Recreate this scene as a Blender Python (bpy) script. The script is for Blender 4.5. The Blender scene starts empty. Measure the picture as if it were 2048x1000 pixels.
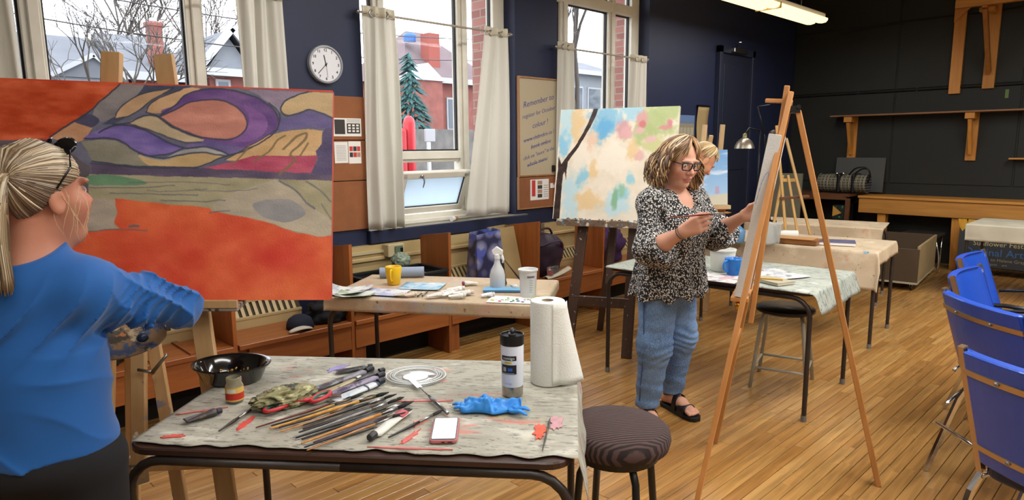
import bpy, bmesh, math, random
import numpy as np
from mathutils import Vector, Matrix

random.seed(7)
S = bpy.context.scene
COL = S.collection

# ------------------------------------------------------------------ camera, sky, exposure
cam_d = bpy.data.cameras.new('camera'); cam = bpy.data.objects.new('camera', cam_d); COL.objects.link(cam)
cam_d.sensor_width = 36; cam_d.lens = 36 * 1320 / 2048; cam_d.clip_end = 300
_r = Vector((0.719, -0.695, -0.009)); _u = Vector((0.114, 0.105, 0.988)); _f = Vector((0.686, 0.711, -0.155))
cam.matrix_world = Matrix(((_r.x, _u.x, -_f.x, 0), (_r.y, _u.y, -_f.y, 0), (_r.z, _u.z, -_f.z, 1.52), (0, 0, 0, 1)))
S.camera = cam
S.view_settings.view_transform = 'Standard'; S.view_settings.look = 'None'
S.view_settings.gamma = 1; S.view_settings.use_curve_mapping = False
S.view_settings.exposure = 0.85

world = bpy.data.worlds.new('overcast'); S.world = world; world.use_nodes = True
wn = world.node_tree; wn.nodes.clear()
_o = wn.nodes.new('ShaderNodeOutputWorld'); _b = wn.nodes.new('ShaderNodeBackground')
_tc = wn.nodes.new('ShaderNodeTexCoord'); _n = wn.nodes.new('ShaderNodeTexNoise'); _cr = wn.nodes.new('ShaderNodeValToRGB')
_n.inputs['Scale'].default_value = 2.2; _n.inputs['Detail'].default_value = 5
_cr.color_ramp.elements[0].position = 0.35; _cr.color_ramp.elements[0].color = (0.66, 0.74, 0.86, 1)
_cr.color_ramp.elements[1].position = 0.62; _cr.color_ramp.elements[1].color = (0.93, 0.95, 0.98, 1)
wn.links.new(_tc.outputs['Generated'], _n.inputs['Vector']); wn.links.new(_n.outputs['Fac'], _cr.inputs[0])
wn.links.new(_cr.outputs[0], _b.inputs[0]); wn.links.new(_b.outputs[0], _o.inputs[0])
_b.inputs[1].default_value = 3.0

LAMP_W = 50.0          # base watts of the unseen ceiling fixtures added to brighten the room

# ------------------------------------------------------------------ helpers
def hx(s, a=1.0):
    s = s.lstrip('#'); v = [int(s[i:i+2], 16) / 255 for i in (0, 2, 4)]
    return tuple((c / 12.92 if c <= 0.04045 else ((c + 0.055) / 1.055) ** 2.4) for c in v) + (a,)
def sc(c, k): return tuple(min(1, x * k) for x in c[:3]) + (1,)
MATS = {}
def newmat(name):
    m = bpy.data.materials.new(name); m.use_nodes = True
    nt = m.node_tree; b = nt.nodes['Principled BSDF']
    MATS[name] = m
    return m, nt, b
def nd(nt, t, **k):
    n = nt.nodes.new('ShaderNode' + t)
    for a, v in k.items():
        if a in n.inputs: n.inputs[a].default_value = v
        else: setattr(n, a, v)
    return n
def coords(nt, scale=(1, 1, 1), rot=(0, 0, 0), gen=False):
    tc = nd(nt, 'TexCoord'); mp = nd(nt, 'Mapping'); mp.inputs['Scale'].default_value = scale; mp.inputs['Rotation'].default_value = rot
    nt.links.new(tc.outputs['Generated' if gen else 'Object'], mp.inputs[0]); return mp.outputs[0]
def mixc(nt, fac, a, b):
    m = nd(nt, 'Mix', data_type='RGBA'); m.clamp_factor = True
    for sock, v in ((m.inputs[0], fac), (m.inputs[6], a), (m.inputs[7], b)):
        if isinstance(v, (tuple, list, float, int)): sock.default_value = v
        else: nt.links.new(v, sock)
    return m.outputs[2]
def thr(nt, v, lo, hi):
    r = nd(nt, 'MapRange'); r.inputs['From Min'].default_value = lo; r.inputs['From Max'].default_value = hi
    nt.links.new(v, r.inputs[0]); return r.outputs[0]
def bump(nt, b, h, s=0.3, d=0.01):
    bp = nd(nt, 'Bump'); bp.inputs['Strength'].default_value = s; bp.inputs['Distance'].default_value = d
    nt.links.new(h, bp.inputs['Height']); nt.links.new(bp.outputs[0], b.inputs['Normal'])
def pm(name, col, rough=0.5, metal=0.0, var=0.0, scale=6, bmp=0.0, bscale=40, spec=0.5, trans=0.0, alpha=1.0, emit=None, es=0, sheen=0, ior=1.45, coat=0, sss=0, stretch=(1, 1, 1)):
    if name in MATS: return MATS[name]
    if isinstance(col, str): col = hx(col)
    m, nt, b = newmat(name)
    b.inputs['Base Color'].default_value = col; b.inputs['Roughness'].default_value = rough; b.inputs['Metallic'].default_value = metal
    b.inputs['Specular IOR Level'].default_value = spec; b.inputs['Transmission Weight'].default_value = trans; b.inputs['IOR'].default_value = ior
    b.inputs['Alpha'].default_value = alpha; b.inputs['Coat Weight'].default_value = coat; b.inputs['Sheen Weight'].default_value = sheen
    if sss: b.inputs['Subsurface Weight'].default_value = sss; b.inputs['Subsurface Radius'].default_value = (0.012, 0.005, 0.003); b.inputs['Subsurface Scale'].default_value = 1
    if emit: b.inputs['Emission Color'].default_value = emit if not isinstance(emit, str) else hx(emit); b.inputs['Emission Strength'].default_value = es
    if var:
        n = nd(nt, 'TexNoise', Scale=scale, Detail=5.0); nt.links.new(coords(nt, stretch), n.inputs['Vector'])
        nt.links.new(mixc(nt, thr(nt, n.outputs['Fac'], 0.3, 0.7), sc(col, 1 - var), sc(col, 1 + var)), b.inputs['Base Color'])
    if bmp:
        n2 = nd(nt, 'TexNoise', Scale=bscale, Detail=3.0); nt.links.new(coords(nt, stretch), n2.inputs['Vector']); bump(nt, b, n2.outputs['Fac'], bmp)
    return m
def wood(name, c1, c2, axis=0, scale=3.0, rough=0.45, spots=None, grain=22):
    if name in MATS: return MATS[name]
    m, nt, b = newmat(name); c1 = hx(c1); c2 = hx(c2)
    s = [grain, grain, grain]; s[axis] = scale * 0.5
    n = nd(nt, 'TexNoise', Scale=1.0, Detail=6.0, Distortion=0.6); nt.links.new(coords(nt, s), n.inputs['Vector'])
    oi = nd(nt, 'ObjectInfo')
    base = mixc(nt, thr(nt, n.outputs['Fac'], 0.3, 0.7), c1, c2)
    hs = nd(nt, 'HueSaturation'); rr = nd(nt, 'MapRange'); rr.inputs['To Min'].default_value = 0.85; rr.inputs['To Max'].default_value = 1.12
    nt.links.new(oi.outputs['Random'], rr.inputs[0]); nt.links.new(rr.outputs[0], hs.inputs['Value']); nt.links.new(base, hs.inputs['Color'])
    out = hs.outputs[0]
    if spots:
        for i, (c, scl, lo) in enumerate(spots):
            q = nd(nt, 'TexNoise', Scale=scl, Detail=4.0, Roughness=0.6); mp = coords(nt, (1, 1, 1), (i * 1.3, i * 0.7, i)); nt.links.new(mp, q.inputs['Vector'])
            out = mixc(nt, thr(nt, q.outputs['Fac'], lo, lo + 0.04), out, hx(c))
    nt.links.new(out, b.inputs['Base Color']); b.inputs['Roughness'].default_value = rough
    bump(nt, b, n.outputs['Fac'], 0.15, 0.004)
    return m
def splat(name, base, spots, rough=0.7, wr=0.4, base2=None, bs=3.0):
    """cloth or paper stained with dried paint: base plus thresholded noise layers (colour, scale, threshold, stretch)"""
    if name in MATS: return MATS[name]
    m, nt, b = newmat(name); b.inputs['Roughness'].default_value = rough
    n = nd(nt, 'TexNoise', Scale=bs, Detail=6.0); nt.links.new(coords(nt), n.inputs['Vector'])
    out = mixc(nt, thr(nt, n.outputs['Fac'], 0.35, 0.65), hx(base), hx(base2) if base2 else sc(hx(base), 0.85))
    for i, sp in enumerate(spots):
        c, scl, lo = sp[:3]; st = sp[3] if len(sp) > 3 else (1, 1, 1); ed = sp[4] if len(sp) > 4 else 0.05; am = sp[5] if len(sp) > 5 else 0.8
        q = nd(nt, 'TexNoise', Scale=scl, Detail=5.0, Roughness=0.62)
        mp = nd(nt, 'Mapping'); tc = nd(nt, 'TexCoord'); mp.inputs['Location'].default_value = (i * 3.7, i * 1.9, i * 2.3); mp.inputs['Scale'].default_value = st; mp.inputs['Rotation'].default_value = (0, 0, 0.5 * i)
        nt.links.new(tc.outputs['Object'], mp.inputs[0]); nt.links.new(mp.outputs[0], q.inputs['Vector'])
        r = nd(nt, 'MapRange'); r.inputs['From Min'].default_value = lo; r.inputs['From Max'].default_value = lo + ed; r.inputs['To Max'].default_value = am
        nt.links.new(q.outputs['Fac'], r.inputs[0]); out = mixc(nt, r.outputs[0], out, hx(c))
    nt.links.new(out, b.inputs['Base Color'])
    w = nd(nt, 'TexNoise', Scale=9.0, Detail=4.0); nt.links.new(coords(nt), w.inputs['Vector']); bump(nt, b, w.outputs['Fac'], wr, 0.02)
    return m
def vcolmat(name, rough=0.6, bmp=0.15, bscale=120, spec=0.3, sss=0):
    if name in MATS: return MATS[name]
    m, nt, b = newmat(name); a = nd(nt, 'VertexColor', layer_name='Col'); nt.links.new(a.outputs[0], b.inputs['Base Color'])
    b.inputs['Roughness'].default_value = rough; b.inputs['Specular IOR Level'].default_value = spec
    if sss: b.inputs['Subsurface Weight'].default_value = sss; b.inputs['Subsurface Radius'].default_value = (0.012, 0.005, 0.003); b.inputs['Subsurface Scale'].default_value = 1
    if bmp:
        n = nd(nt, 'TexNoise', Scale=bscale, Detail=3.0); nt.links.new(coords(nt), n.inputs['Vector']); bump(nt, b, n.outputs['Fac'], bmp, 0.004)
    return m

def V(*a): return Vector(a if len(a) > 1 else a[0])
class MB:
    """collects shapes, then links them as ONE mesh object"""
    def __init__(s): s.v = []; s.f = []
    def add(s, vs, fs):
        k = len(s.v); s.v += [tuple(p) for p in vs]; s.f += [tuple(i + k for i in f) for f in fs]; return s
    def box(s, c, d, rz=0, R=None):
        if R is None: R = Matrix.Rotation(rz, 3, 'Z')
        c = V(c); hxx = [x / 2 for x in d]
        vs = [c + R @ V(x * hxx[0], y * hxx[1], z * hxx[2]) for z in (-1, 1) for y in (-1, 1) for x in (-1, 1)]
        return s.add(vs, [(0, 2, 3, 1), (4, 5, 7, 6), (0, 1, 5, 4), (2, 6, 7, 3), (0, 4, 6, 2), (1, 3, 7, 5)])
    def bb(s, x0, x1, y0, y1, z0, z1): return s.box(((x0 + x1) / 2, (y0 + y1) / 2, (z0 + z1) / 2), (x1 - x0, y1 - y0, z1 - z0))
    def beam(s, p0, p1, w, h, side=None):
        p0 = V(p0); p1 = V(p1); d = p1 - p0; L = d.length; d.normalize()
        sd = V(side) if side is not None else (V(0, 0, 1).cross(d) if abs(d.z) < 0.98 else V(1, 0, 0))
        sd = (sd - d * sd.dot(d)).normalized(); u = d.cross(sd)
        R = Matrix((d, sd, u)).transposed()
        return s.box((p0 + p1) / 2, (L, w, h), R=R)
    def tube(s, pts, r, n=8, caps=True, flat=1.0, upv=None):
        pts = [V(p) for p in pts]; m = len(pts); rs = r if isinstance(r, (list, tuple)) else [r] * m
        vs = []; prev = None
        for i, p in enumerate(pts):
            t = (pts[min(i + 1, m - 1)] - pts[max(i - 1, 0)]).normalized()
            if prev is None:
                a = V(upv) if upv is not None else (V(0, 0, 1) if abs(t.z) < 0.9 else V(1, 0, 0))
            else: a = prev
            a = (a - t * a.dot(t)); a = a.normalized() if a.length > 1e-6 else t.orthogonal().normalized()
            prev = a; b = t.cross(a)
            for k in range(n):
                th = 2 * math.pi * k / n; vs.append(p + (a * math.cos(th) * flat + b * math.sin(th)) * rs[i])
        fs = [(i * n + k, i * n + (k + 1) % n, (i + 1) * n + (k + 1) % n, (i + 1) * n + k) for i in range(m - 1) for k in range(n)]
        if caps: fs += [tuple(range(n - 1, -1, -1)), tuple((m - 1) * n + k for k in range(n))]
        return s.add(vs, fs)
    def lathe(s, prof, n=24, c=(0, 0, 0), R=None, sx=1, sy=1, caps=True):
        c = V(c); vs = []; m = len(prof)
        for (r, z) in prof:
            for k in range(n):
                th = 2 * math.pi * k / n; p = V(r * math.cos(th) * sx, r * math.sin(th) * sy, z)
                vs.append(c + (R @ p if R is not None else p))
        fs = [(i * n + k, i * n + (k + 1) % n, (i + 1) * n + (k + 1) % n, (i + 1) * n + k) for i in range(m - 1) for k in range(n)]
        if caps:
            if prof[0][0] > 1e-5: fs.append(tuple(range(n - 1, -1, -1)))
            if prof[-1][0] > 1e-5: fs.append(tuple((m - 1) * n + k for k in range(n)))
        return s.add(vs, fs)
    def prism(s, poly, z0, z1, M=None):
        n = len(poly); vs = [V(x, y, z0) for x, y in poly] + [V(x, y, z1) for x, y in poly]
        if M is not None: vs = [M @ p for p in vs]
        return s.add(vs, [tuple(range(n - 1, -1, -1)), tuple(range(n, 2 * n))] + [(i, (i + 1) % n, n + (i + 1) % n, n + i) for i in range(n)])
    def grid(s, fn, nu, nv):
        vs = [V(fn(i / (nu - 1), j / (nv - 1))) for j in range(nv) for i in range(nu)]
        return s.add(vs, [(j * nu + i, j * nu + i + 1, (j + 1) * nu + i + 1, (j + 1) * nu + i) for j in range(nv - 1) for i in range(nu - 1)])
    def mesh(s, name, mat=None, smooth=False):
        me = bpy.data.meshes.new(name); me.from_pydata(s.v, [], s.f); me.update()
        if mat is not None: me.materials.append(mat)
        if smooth: me.polygons.foreach_set('use_smooth', [True] * len(me.polygons))
        return me
    def build(s, name, mat, parent=None, smooth=False, bevel=0, seg=1, thick=0, auto=None, sub=0, world=None):
        o = bpy.data.objects.new(name, s.mesh(name, mat, smooth or auto is not None)); COL.objects.link(o)
        if auto is not None:
            o.data.set_sharp_from_angle(angle=auto)
        if thick:
            md = o.modifiers.new('solid', 'SOLIDIFY'); md.thickness = thick; md.offset = 0
        if bevel:
            md = o.modifiers.new('bevel', 'BEVEL'); md.width = bevel; md.segments = seg; md.limit_method = 'ANGLE'; md.angle_limit = 0.6
        if sub:
            md = o.modifiers.new('sub', 'SUBSURF'); md.levels = sub; md.render_levels = sub
        if parent is not None:
            o.parent = parent
            if world if world is not None else parent.get('_w', False): o.matrix_parent_inverse = parent.matrix_basis.inverted()
        return o
def tag(o, label, cat, group=None):
    o['label'] = label; o['category'] = cat
    if group: o['group'] = group
    return o
def struct(o): o['kind'] = 'structure'; return o
def thing(name, label, cat, loc=(0, 0, 0), rz=0, group=None, world=False):
    """an Empty at the base of a thing; world=True: its parts are given in room coordinates"""
    o = bpy.data.objects.new(name, None); COL.objects.link(o); o.empty_display_size = 0.1
    o.location = loc; o.rotation_euler = (0, 0, rz); tag(o, label, cat, group)
    o.matrix_basis = Matrix.Translation(V(loc)) @ Matrix.Rotation(rz, 4, 'Z')
    if world: WORLD.add(o.name)
    return o
WORLD = set()
_bld = MB.build
def _build(s, name, mat, parent=None, **k):
    w = False
    if parent is not None:
        q = parent
        while q.parent is not None: q = q.parent
        w = q.name in WORLD
    if w and parent.parent is not None: w = False      # sub-parts share their part's frame
    return _bld(s, name, mat, parent, world=w, **k)
MB.build = _build
def copy_tree(o, parent=None):
    c = o.copy(); COL.objects.link(c); c.parent = parent
    for ch in [x for x in bpy.data.objects if x.parent == o]: copy_tree(ch, c)
    return c
def set_label(o, label): o['label'] = label; return o
def crom(pts, n=8, closed=False):
    """Catmull-Rom through 2-D or 3-D points"""
    P = [np.array(p, float) for p in pts]; m = len(P); out = []
    for i in range(m if closed else m - 1):
        p1 = P[i]; p2 = P[(i + 1) % m]; p0 = P[i - 1] if (i or closed) else 2 * p1 - p2; p3 = P[(i + 2) % m] if (i + 2 < m or closed) else 2 * p2 - p1
        for k in range(n):
            t = k / n; out.append(tuple(0.5 * ((2 * p1) + (-p0 + p2) * t + (2 * p0 - 5 * p1 + 4 * p2 - p3) * t * t + (-p0 + 3 * p1 - 3 * p2 + p3) * t ** 3)))
    if not closed: out.append(tuple(P[-1]))
    return out
def rrect(w, h, r, n=5):
    out = []
    for cx, cy, a0 in ((w / 2 - r, h / 2 - r, 0), (-w / 2 + r, h / 2 - r, 90), (-w / 2 + r, -h / 2 + r, 180), (w / 2 - r, -h / 2 + r, 270)):
        for k in range(n + 1):
            a = math.radians(a0 + 90 * k / n); out.append((cx + r * math.cos(a), cy + r * math.sin(a)))
    return out
def text_mb(txt, size, mat, name, parent, M, align='CENTER', ext=0.0006, shear=0.0, bold=0.0):
    """flat lettering as a mesh, placed by matrix M (x right, y up, z out of the surface)"""
    cu = bpy.data.curves.new('txt', 'FONT'); cu.body = txt; cu.size = size; cu.align_x = align; cu.align_y = 'CENTER'; cu.extrude = ext; cu.shear = shear; cu.offset = bold; cu.resolution_u = 2
    o = bpy.data.objects.new('txt', cu); me = bpy.data.meshes.new_from_object(o)
    bpy.data.objects.remove(o); bpy.data.curves.remove(cu)
    me.transform(M); me.materials.clear(); me.materials.append(mat); me.name = name
    ob = bpy.data.objects.new(name, me); COL.objects.link(ob)
    if parent is not None:
        ob.parent = parent
        if parent.parent is None and parent.name in WORLD: ob.matrix_parent_inverse = parent.matrix_basis.inverted()
    return ob
def frame_mat(o, x, z):
    """matrix with origin o, x axis x, outward axis z"""
    x = V(x).normalized(); z = V(z).normalized(); y = z.cross(x).normalized(); x = y.cross(z)
    return Matrix(((x.x, y.x, z.x, o[0]), (x.y, y.y, z.y, o[1]), (x.z, y.z, z.z, o[2]), (0, 0, 0, 1)))
# ------------------------------------------------------------------ common materials
NAVY = pm('navy wall paint', '#1c2440', 0.55, var=0.12, scale=2)
CREAMP = pm('cream window paint', '#dedacc', 0.4, var=0.06, scale=8)
CHAR = pm('charcoal wall paint', '#1b1d19', 0.6, var=0.15, scale=1.5, bmp=0.05)
CHROME = pm('chrome', '#c9cacc', 0.12, 1.0)
STEEL = pm('brushed steel', '#9a9a98', 0.3, 1.0)
BLACKM = pm('black painted metal', '#171615', 0.35)
BROWNM = pm('brown painted metal', '#2e2621', 0.38, var=0.2, scale=20)
WHITEP = pm('white plastic', '#e8e8e6', 0.35)
BLACKP = pm('black plastic', '#111112', 0.35)
FIR = wood('stained fir plywood', '#8a4d25', '#a8622f', axis=2, rough=0.35)
FIRX = wood('stained fir plywood long', '#8f4f24', '#ab6633', axis=0, rough=0.35)
PINE = wood('pine', '#c98a3e', '#b5772e', axis=2)
PINEY = wood('pine along the far wall', '#c2883e', '#a87030', axis=1)
BEECH = wood('pale easel beech', '#c9a577', '#b8905f', axis=2, spots=[('#8d8894', 9, 0.64), ('#e8e4da', 14, 0.68), ('#5a4a44', 22, 0.68)])
OILED = wood('oiled easel wood', '#c58a4e', '#b47a40', axis=2)
RADP = pm('radiator cream', '#b09a6c', 0.45, var=0.08, scale=4)
PAPER = pm('white paper', '#e6e4de', 0.8)
m, nt, b = newmat('cream curtain cotton'); b.inputs['Base Color'].default_value = hx('#e6e4dc'); b.inputs['Roughness'].default_value = 0.95
_t = nd(nt, 'BsdfTranslucent'); _t.inputs[0].default_value = hx('#e9e6dc'); _m = nd(nt, 'MixShader'); _m.inputs[0].default_value = 0.35; nt.links.new(b.outputs[0], _m.inputs[1]); nt.links.new(_t.outputs[0], _m.inputs[2]); nt.links.new(_m.outputs[0], nt.nodes['Material Output'].inputs[0])
CREAMC = m

# ------------------------------------------------------------------ floor of narrow maple strips
YW, XF, ZC = 4.2, 9.7, 3.6
X0, Y0 = -1.6, -2.6
fl = struct(MB().bb(X0, XF + 0.1, Y0, YW + 0.1, -0.12, -0.013).build('floor', pm('floor joint dark', '#2a1a0c', 0.8)))
m, nt, b = newmat('maple strip')
n1 = nd(nt, 'TexNoise', Scale=1.0, Detail=6.0, Distortion=0.8); nt.links.new(coords(nt, (2.2, 38, 38)), n1.inputs['Vector'])
oi = nd(nt, 'ObjectInfo'); ge = nd(nt, 'NewGeometry'); ad = nd(nt, 'Math', operation='ADD'); fr = nd(nt, 'Math', operation='FRACT')
nt.links.new(oi.outputs['Random'], ad.inputs[0]); nt.links.new(ge.outputs['Random Per Island'], ad.inputs[1]); nt.links.new(ad.outputs[0], fr.inputs[0])
tone = nd(nt, 'ValToRGB'); e = tone.color_ramp.elements
e[0].color = hx('#b07c40'); e[1].color = hx('#cb9c5c'); x = e.new(0.35); x.color = hx('#bb894b'); x = e.new(0.75); x.color = hx('#c49252')
nt.links.new(fr.outputs[0], tone.inputs[0])
gr = mixc(nt, thr(nt, n1.outputs['Fac'], 0.25, 0.75), hx('#b0afad'), hx('#ffffff'))
mu = nd(nt, 'Mix', data_type='RGBA', blend_type='MULTIPLY'); mu.inputs[0].default_value = 1
nt.links.new(tone.outputs[0], mu.inputs[6]); nt.links.new(gr, mu.inputs[7])
wear = nd(nt, 'TexNoise', Scale=1.3, Detail=4.0); gp = nd(nt, 'NewGeometry'); nt.links.new(gp.outputs['Position'], wear.inputs['Vector'])
nt.links.new(mixc(nt, thr(nt, wear.outputs['Fac'], 0.5, 0.85), mu.outputs[2], hx('#a06c30')), b.inputs['Base Color'])
rg = nd(nt, 'MapRange'); rg.inputs['To Min'].default_value = 0.2; rg.inputs['To Max'].default_value = 0.36; nt.links.new(wear.outputs['Fac'], rg.inputs[0]); nt.links.new(rg.outputs[0], b.inputs['Roughness'])
b.inputs['Coat Weight'].default_value = 0.25; b.inputs['Coat Roughness'].default_value = 0.18
bump(nt, b, n1.outputs['Fac'], 0.08, 0.003)
MAPLE = m
PW = 0.0585
rng = random.Random(3)
LENS = [0.55, 0.75, 0.95, 1.2, 1.45, 1.7]
def plank_mb(mb, x, y, L):
    a, w, c, t = L / 2 - 0.0008, PW / 2 - 0.0012, 0.0018, 0.012
    vs = [(x - a, y - w, -t), (x + a, y - w, -t), (x + a, y + w, -t), (x - a, y + w, -t),
          (x - a, y - w, -c), (x + a, y - w, -c), (x + a, y + w, -c), (x - a, y + w, -c),
          (x - a + c, y - w + c, 0), (x + a - c, y - w + c, 0), (x + a - c, y + w - c, 0), (x - a + c, y + w - c, 0)]
    mb.add(vs, [(0, 1, 5, 4), (1, 2, 6, 5), (2, 3, 7, 6), (3, 0, 4, 7), (4, 5, 9, 8), (5, 6, 10, 9), (6, 7, 11, 10), (7, 4, 8, 11), (8, 9, 10, 11)])
PL = []
y = Y0
while y < YW + PW:
    xx = X0 - rng.random() * 1.2
    while xx < XF:
        L = rng.choice(LENS); PL.append((xx + L / 2, y, L)); xx += L
    y += PW
inv = cam.matrix_world.inverted()
def scr(p):
    q = inv @ V(p)
    if q.z > -0.3: return None
    return (1024 - 1320 * q.x / q.z * -1 * -1 if False else 1024 + 1320 * q.x / -q.z, 500 - 1320 * q.y / -q.z, -q.z)
def inview(p):
    s_ = scr(p)
    return s_ is not None and -40 < s_[0] < 2090 and 500 < s_[1] < 1010 and s_[2] < 9
vis = sorted([p for p in PL if inview((p[0], p[1], 0)) or inview((p[0] - p[2] / 2, p[1], 0)) or inview((p[0] + p[2] / 2, p[1], 0))], key=lambda p: p[0] * 0.69 + p[1] * 0.72)
# nearest visible strips are single boards, the rest of the same floor is one joined part
one = set(id(p) for p in vis[:300])
pmesh = {}
for L in LENS:
    q = MB(); plank_mb(q, 0, 0, L); pmesh[L] = q.mesh('plank', MAPLE)
rest = MB()
for p in PL:
    if id(p) in one:
        o = bpy.data.objects.new('plank', pmesh[p[2]]); COL.objects.link(o); o.location = (p[0], p[1], 0); o.parent = fl
    else: plank_mb(rest, *p)
ro = rest.build('planks', MAPLE, fl); ro['kind'] = 'stuff'

# ------------------------------------------------------------------ walls, ceiling
struct(MB().bb(X0, XF + 0.1, Y0, YW + 0.5, ZC, ZC + 0.1).build('ceiling', pm('ceiling white', '#cfccc2', 0.8)))
WIN = [(0.47, 1.985), (2.59, 4.105), (4.64, 6.095)]
SILL, HEAD, YO = 0.92, 3.35, 4.44
wl = MB()
edges = [X0] + [e for w in WIN for e in w] + [XF + 0.1]
for i in range(0, len(edges), 2): wl.bb(edges[i], edges[i + 1], YW, YO, 0, ZC)
for a, c in WIN: wl.bb(a, c, YW, YO, 0, SILL - 0.02); wl.bb(a, c, YW, YO, HEAD, ZC)
wall_w = struct(wl.build('wall_window', NAVY))
# outer leaf of brick, seen in the reveals through the glass
m, nt, b = newmat('outer brick'); bt = nd(nt, 'TexBrick', Scale=1.0); bt.inputs['Color1'].default_value = hx('#9a6a60'); bt.inputs['Color2'].default_value = hx('#875a52'); bt.inputs['Mortar'].default_value = hx('#93847c')
bt.inputs['Brick Width'].default_value = 0.21; bt.inputs['Row Height'].default_value = 0.072; bt.inputs['Mortar Size'].default_value = 0.006
tc_ = nd(nt, 'TexCoord'); sx_ = nd(nt, 'SeparateXYZ'); cx_ = nd(nt, 'CombineXYZ'); nt.links.new(tc_.outputs['Object'], sx_.inputs[0]); nt.links.new(sx_.outputs['Y'], cx_.inputs['X']); nt.links.new(sx_.outputs['Z'], cx_.inputs['Y']); nt.links.new(cx_.outputs[0], bt.inputs['Vector']); nt.links.new(bt.outputs[0], b.inputs['Base Color']); b.inputs['Roughness'].default_value = 0.9
BRICK = m
ol = MB()
for i in range(0, len(edges), 2): ol.bb(edges[i] - (0.02 if i else 0), edges[i + 1] + (0.0), YO, YO + 0.3, -1.2, ZC + 0.3)
for a, c in WIN: ol.bb(a, c, YO, YO + 0.3, -1.2, SILL - 0.1); ol.bb(a, c, YO, YO + 0.3, HEAD, ZC + 0.3)
struct(ol.build('wall_outer', BRICK))
wf = struct(MB().bb(XF, XF + 0.1, Y0, YW, 0, ZC).build('wall_far', CHAR))
OFFW = pm('pale wall paint', '#8f8b80', 0.7)
struct(MB().bb(X0 - 0.1, X0, Y0, YW, 0, ZC).build('wall_rear', OFFW))
struct(MB().bb(X0, XF, Y0 - 0.1, Y0, 0, ZC).build('wall_right', OFFW))
# boards of the far wall: panel joints, pipe rail, cable along the joint
for i, (y0, y1) in enumerate(((2.86, 4.18), (1.53, 2.84), (0.2, 1.51))):
    MB().bb(XF - 0.012, XF, y0, y1, 1.0, 2.17).build('panel', CHAR, wf, bevel=0.003)
    MB().bb(XF - 0.012, XF, y0, y1, 2.21, 3.04).build('panel', CHAR, wf, bevel=0.003)
    MB().bb(XF - 0.012, XF, y0, y1, 3.055, 3.58).build('panel', CHAR, wf, bevel=0.003)
rail = MB(); rail.tube([(XF - 0.03, 4.19, 2.19), (XF - 0.03, 0.1, 2.19)], 0.014, 8)
for yy in (3.9, 3.3, 2.6, 1.9, 1.2): rail.box((XF - 0.016, yy, 2.19), (0.03, 0.02, 0.05))
struct(rail.build('trim_1', pm('charcoal rail', '#1d1e1b', 0.5), smooth=False))
cab = MB(); cab.tube(crom([(XF - 0.016, 3.6, 2.99), (XF - 0.016, 3.0, 3.03), (XF - 0.016, 2.4, 3.05), (XF - 0.016, 1.2, 3.05)], 4), 0.006, 6)
struct(cab.build('trim_2', pm('black cable', '#151513', 0.5)))
# shallow navy door frame with a closer on the window wall, near the corner
dr = struct(MB().bb(7.55, 8.35, YW - 0.03, YW + 0.001, 0, 2.62).build('door_1', pm('navy door', '#1d2233', 0.5)))
for (x0, x1, z0, z1) in ((7.5, 7.57, 0, 2.7), (8.33, 8.4, 0, 2.7), (7.5, 8.4, 2.62, 2.7)): MB().bb(x0, x1, YW - 0.06, YW, z0, z1).build('door_frame', pm('navy door frame', '#20263a', 0.5), dr, bevel=0.004)
MB().bb(7.64, 8.26, YW - 0.038, YW - 0.03, 1.2, 2.5).build('door_panel', pm('navy door', '#1d2233', 0.5), dr, bevel=0.006)
cl = MB(); cl.bb(7.75, 8.1, YW - 0.11, YW - 0.03, 2.635, 2.69); cl.build('door_closer', STEEL, dr, bevel=0.006)
MB().beam((7.8, YW - 0.1, 2.7), (7.55, YW - 0.28, 2.71), 0.025, 0.008).build('closer_arm', STEEL, dr)

# ------------------------------------------------------------------ windows
GLASS = pm('window glass', '#ffffff', 0.0, trans=1.0, ior=1.0, spec=0.2)
m, nt, b = newmat('clear pane'); nt.nodes.remove(b); tr = nd(nt, 'BsdfTransparent'); gl = nd(nt, 'BsdfGlossy', Roughness=0.02); mx = nd(nt, 'MixShader'); mx.inputs[0].default_value = 0.003
nt.links.new(tr.outputs[0], mx.inputs[1]); nt.links.new(gl.outputs[0], mx.inputs[2]); nt.links.new(mx.outputs[0], nt.nodes['Material Output'].inputs[0]); PANE = m
m, nt, b = newmat('frosted pane'); nt.nodes.remove(b); tr = nd(nt, 'BsdfTransparent'); gl = nd(nt, 'BsdfTranslucent'); gl.inputs[0].default_value = hx('#c2ced6'); mx = nd(nt, 'MixShader'); mx.inputs[0].default_value = 0.85
nt.links.new(tr.outputs[0], mx.inputs[1]); nt.links.new(gl.outputs[0], mx.inputs[2]); nt.links.new(mx.outputs[0], nt.nodes['Material Output'].inputs[0]); FROST = m
GASK = pm('window gasket black', '#18191b', 0.6)
MUL = [(0.70, 1.52), (2.835, 3.64), (4.90, 5.635)]
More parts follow.
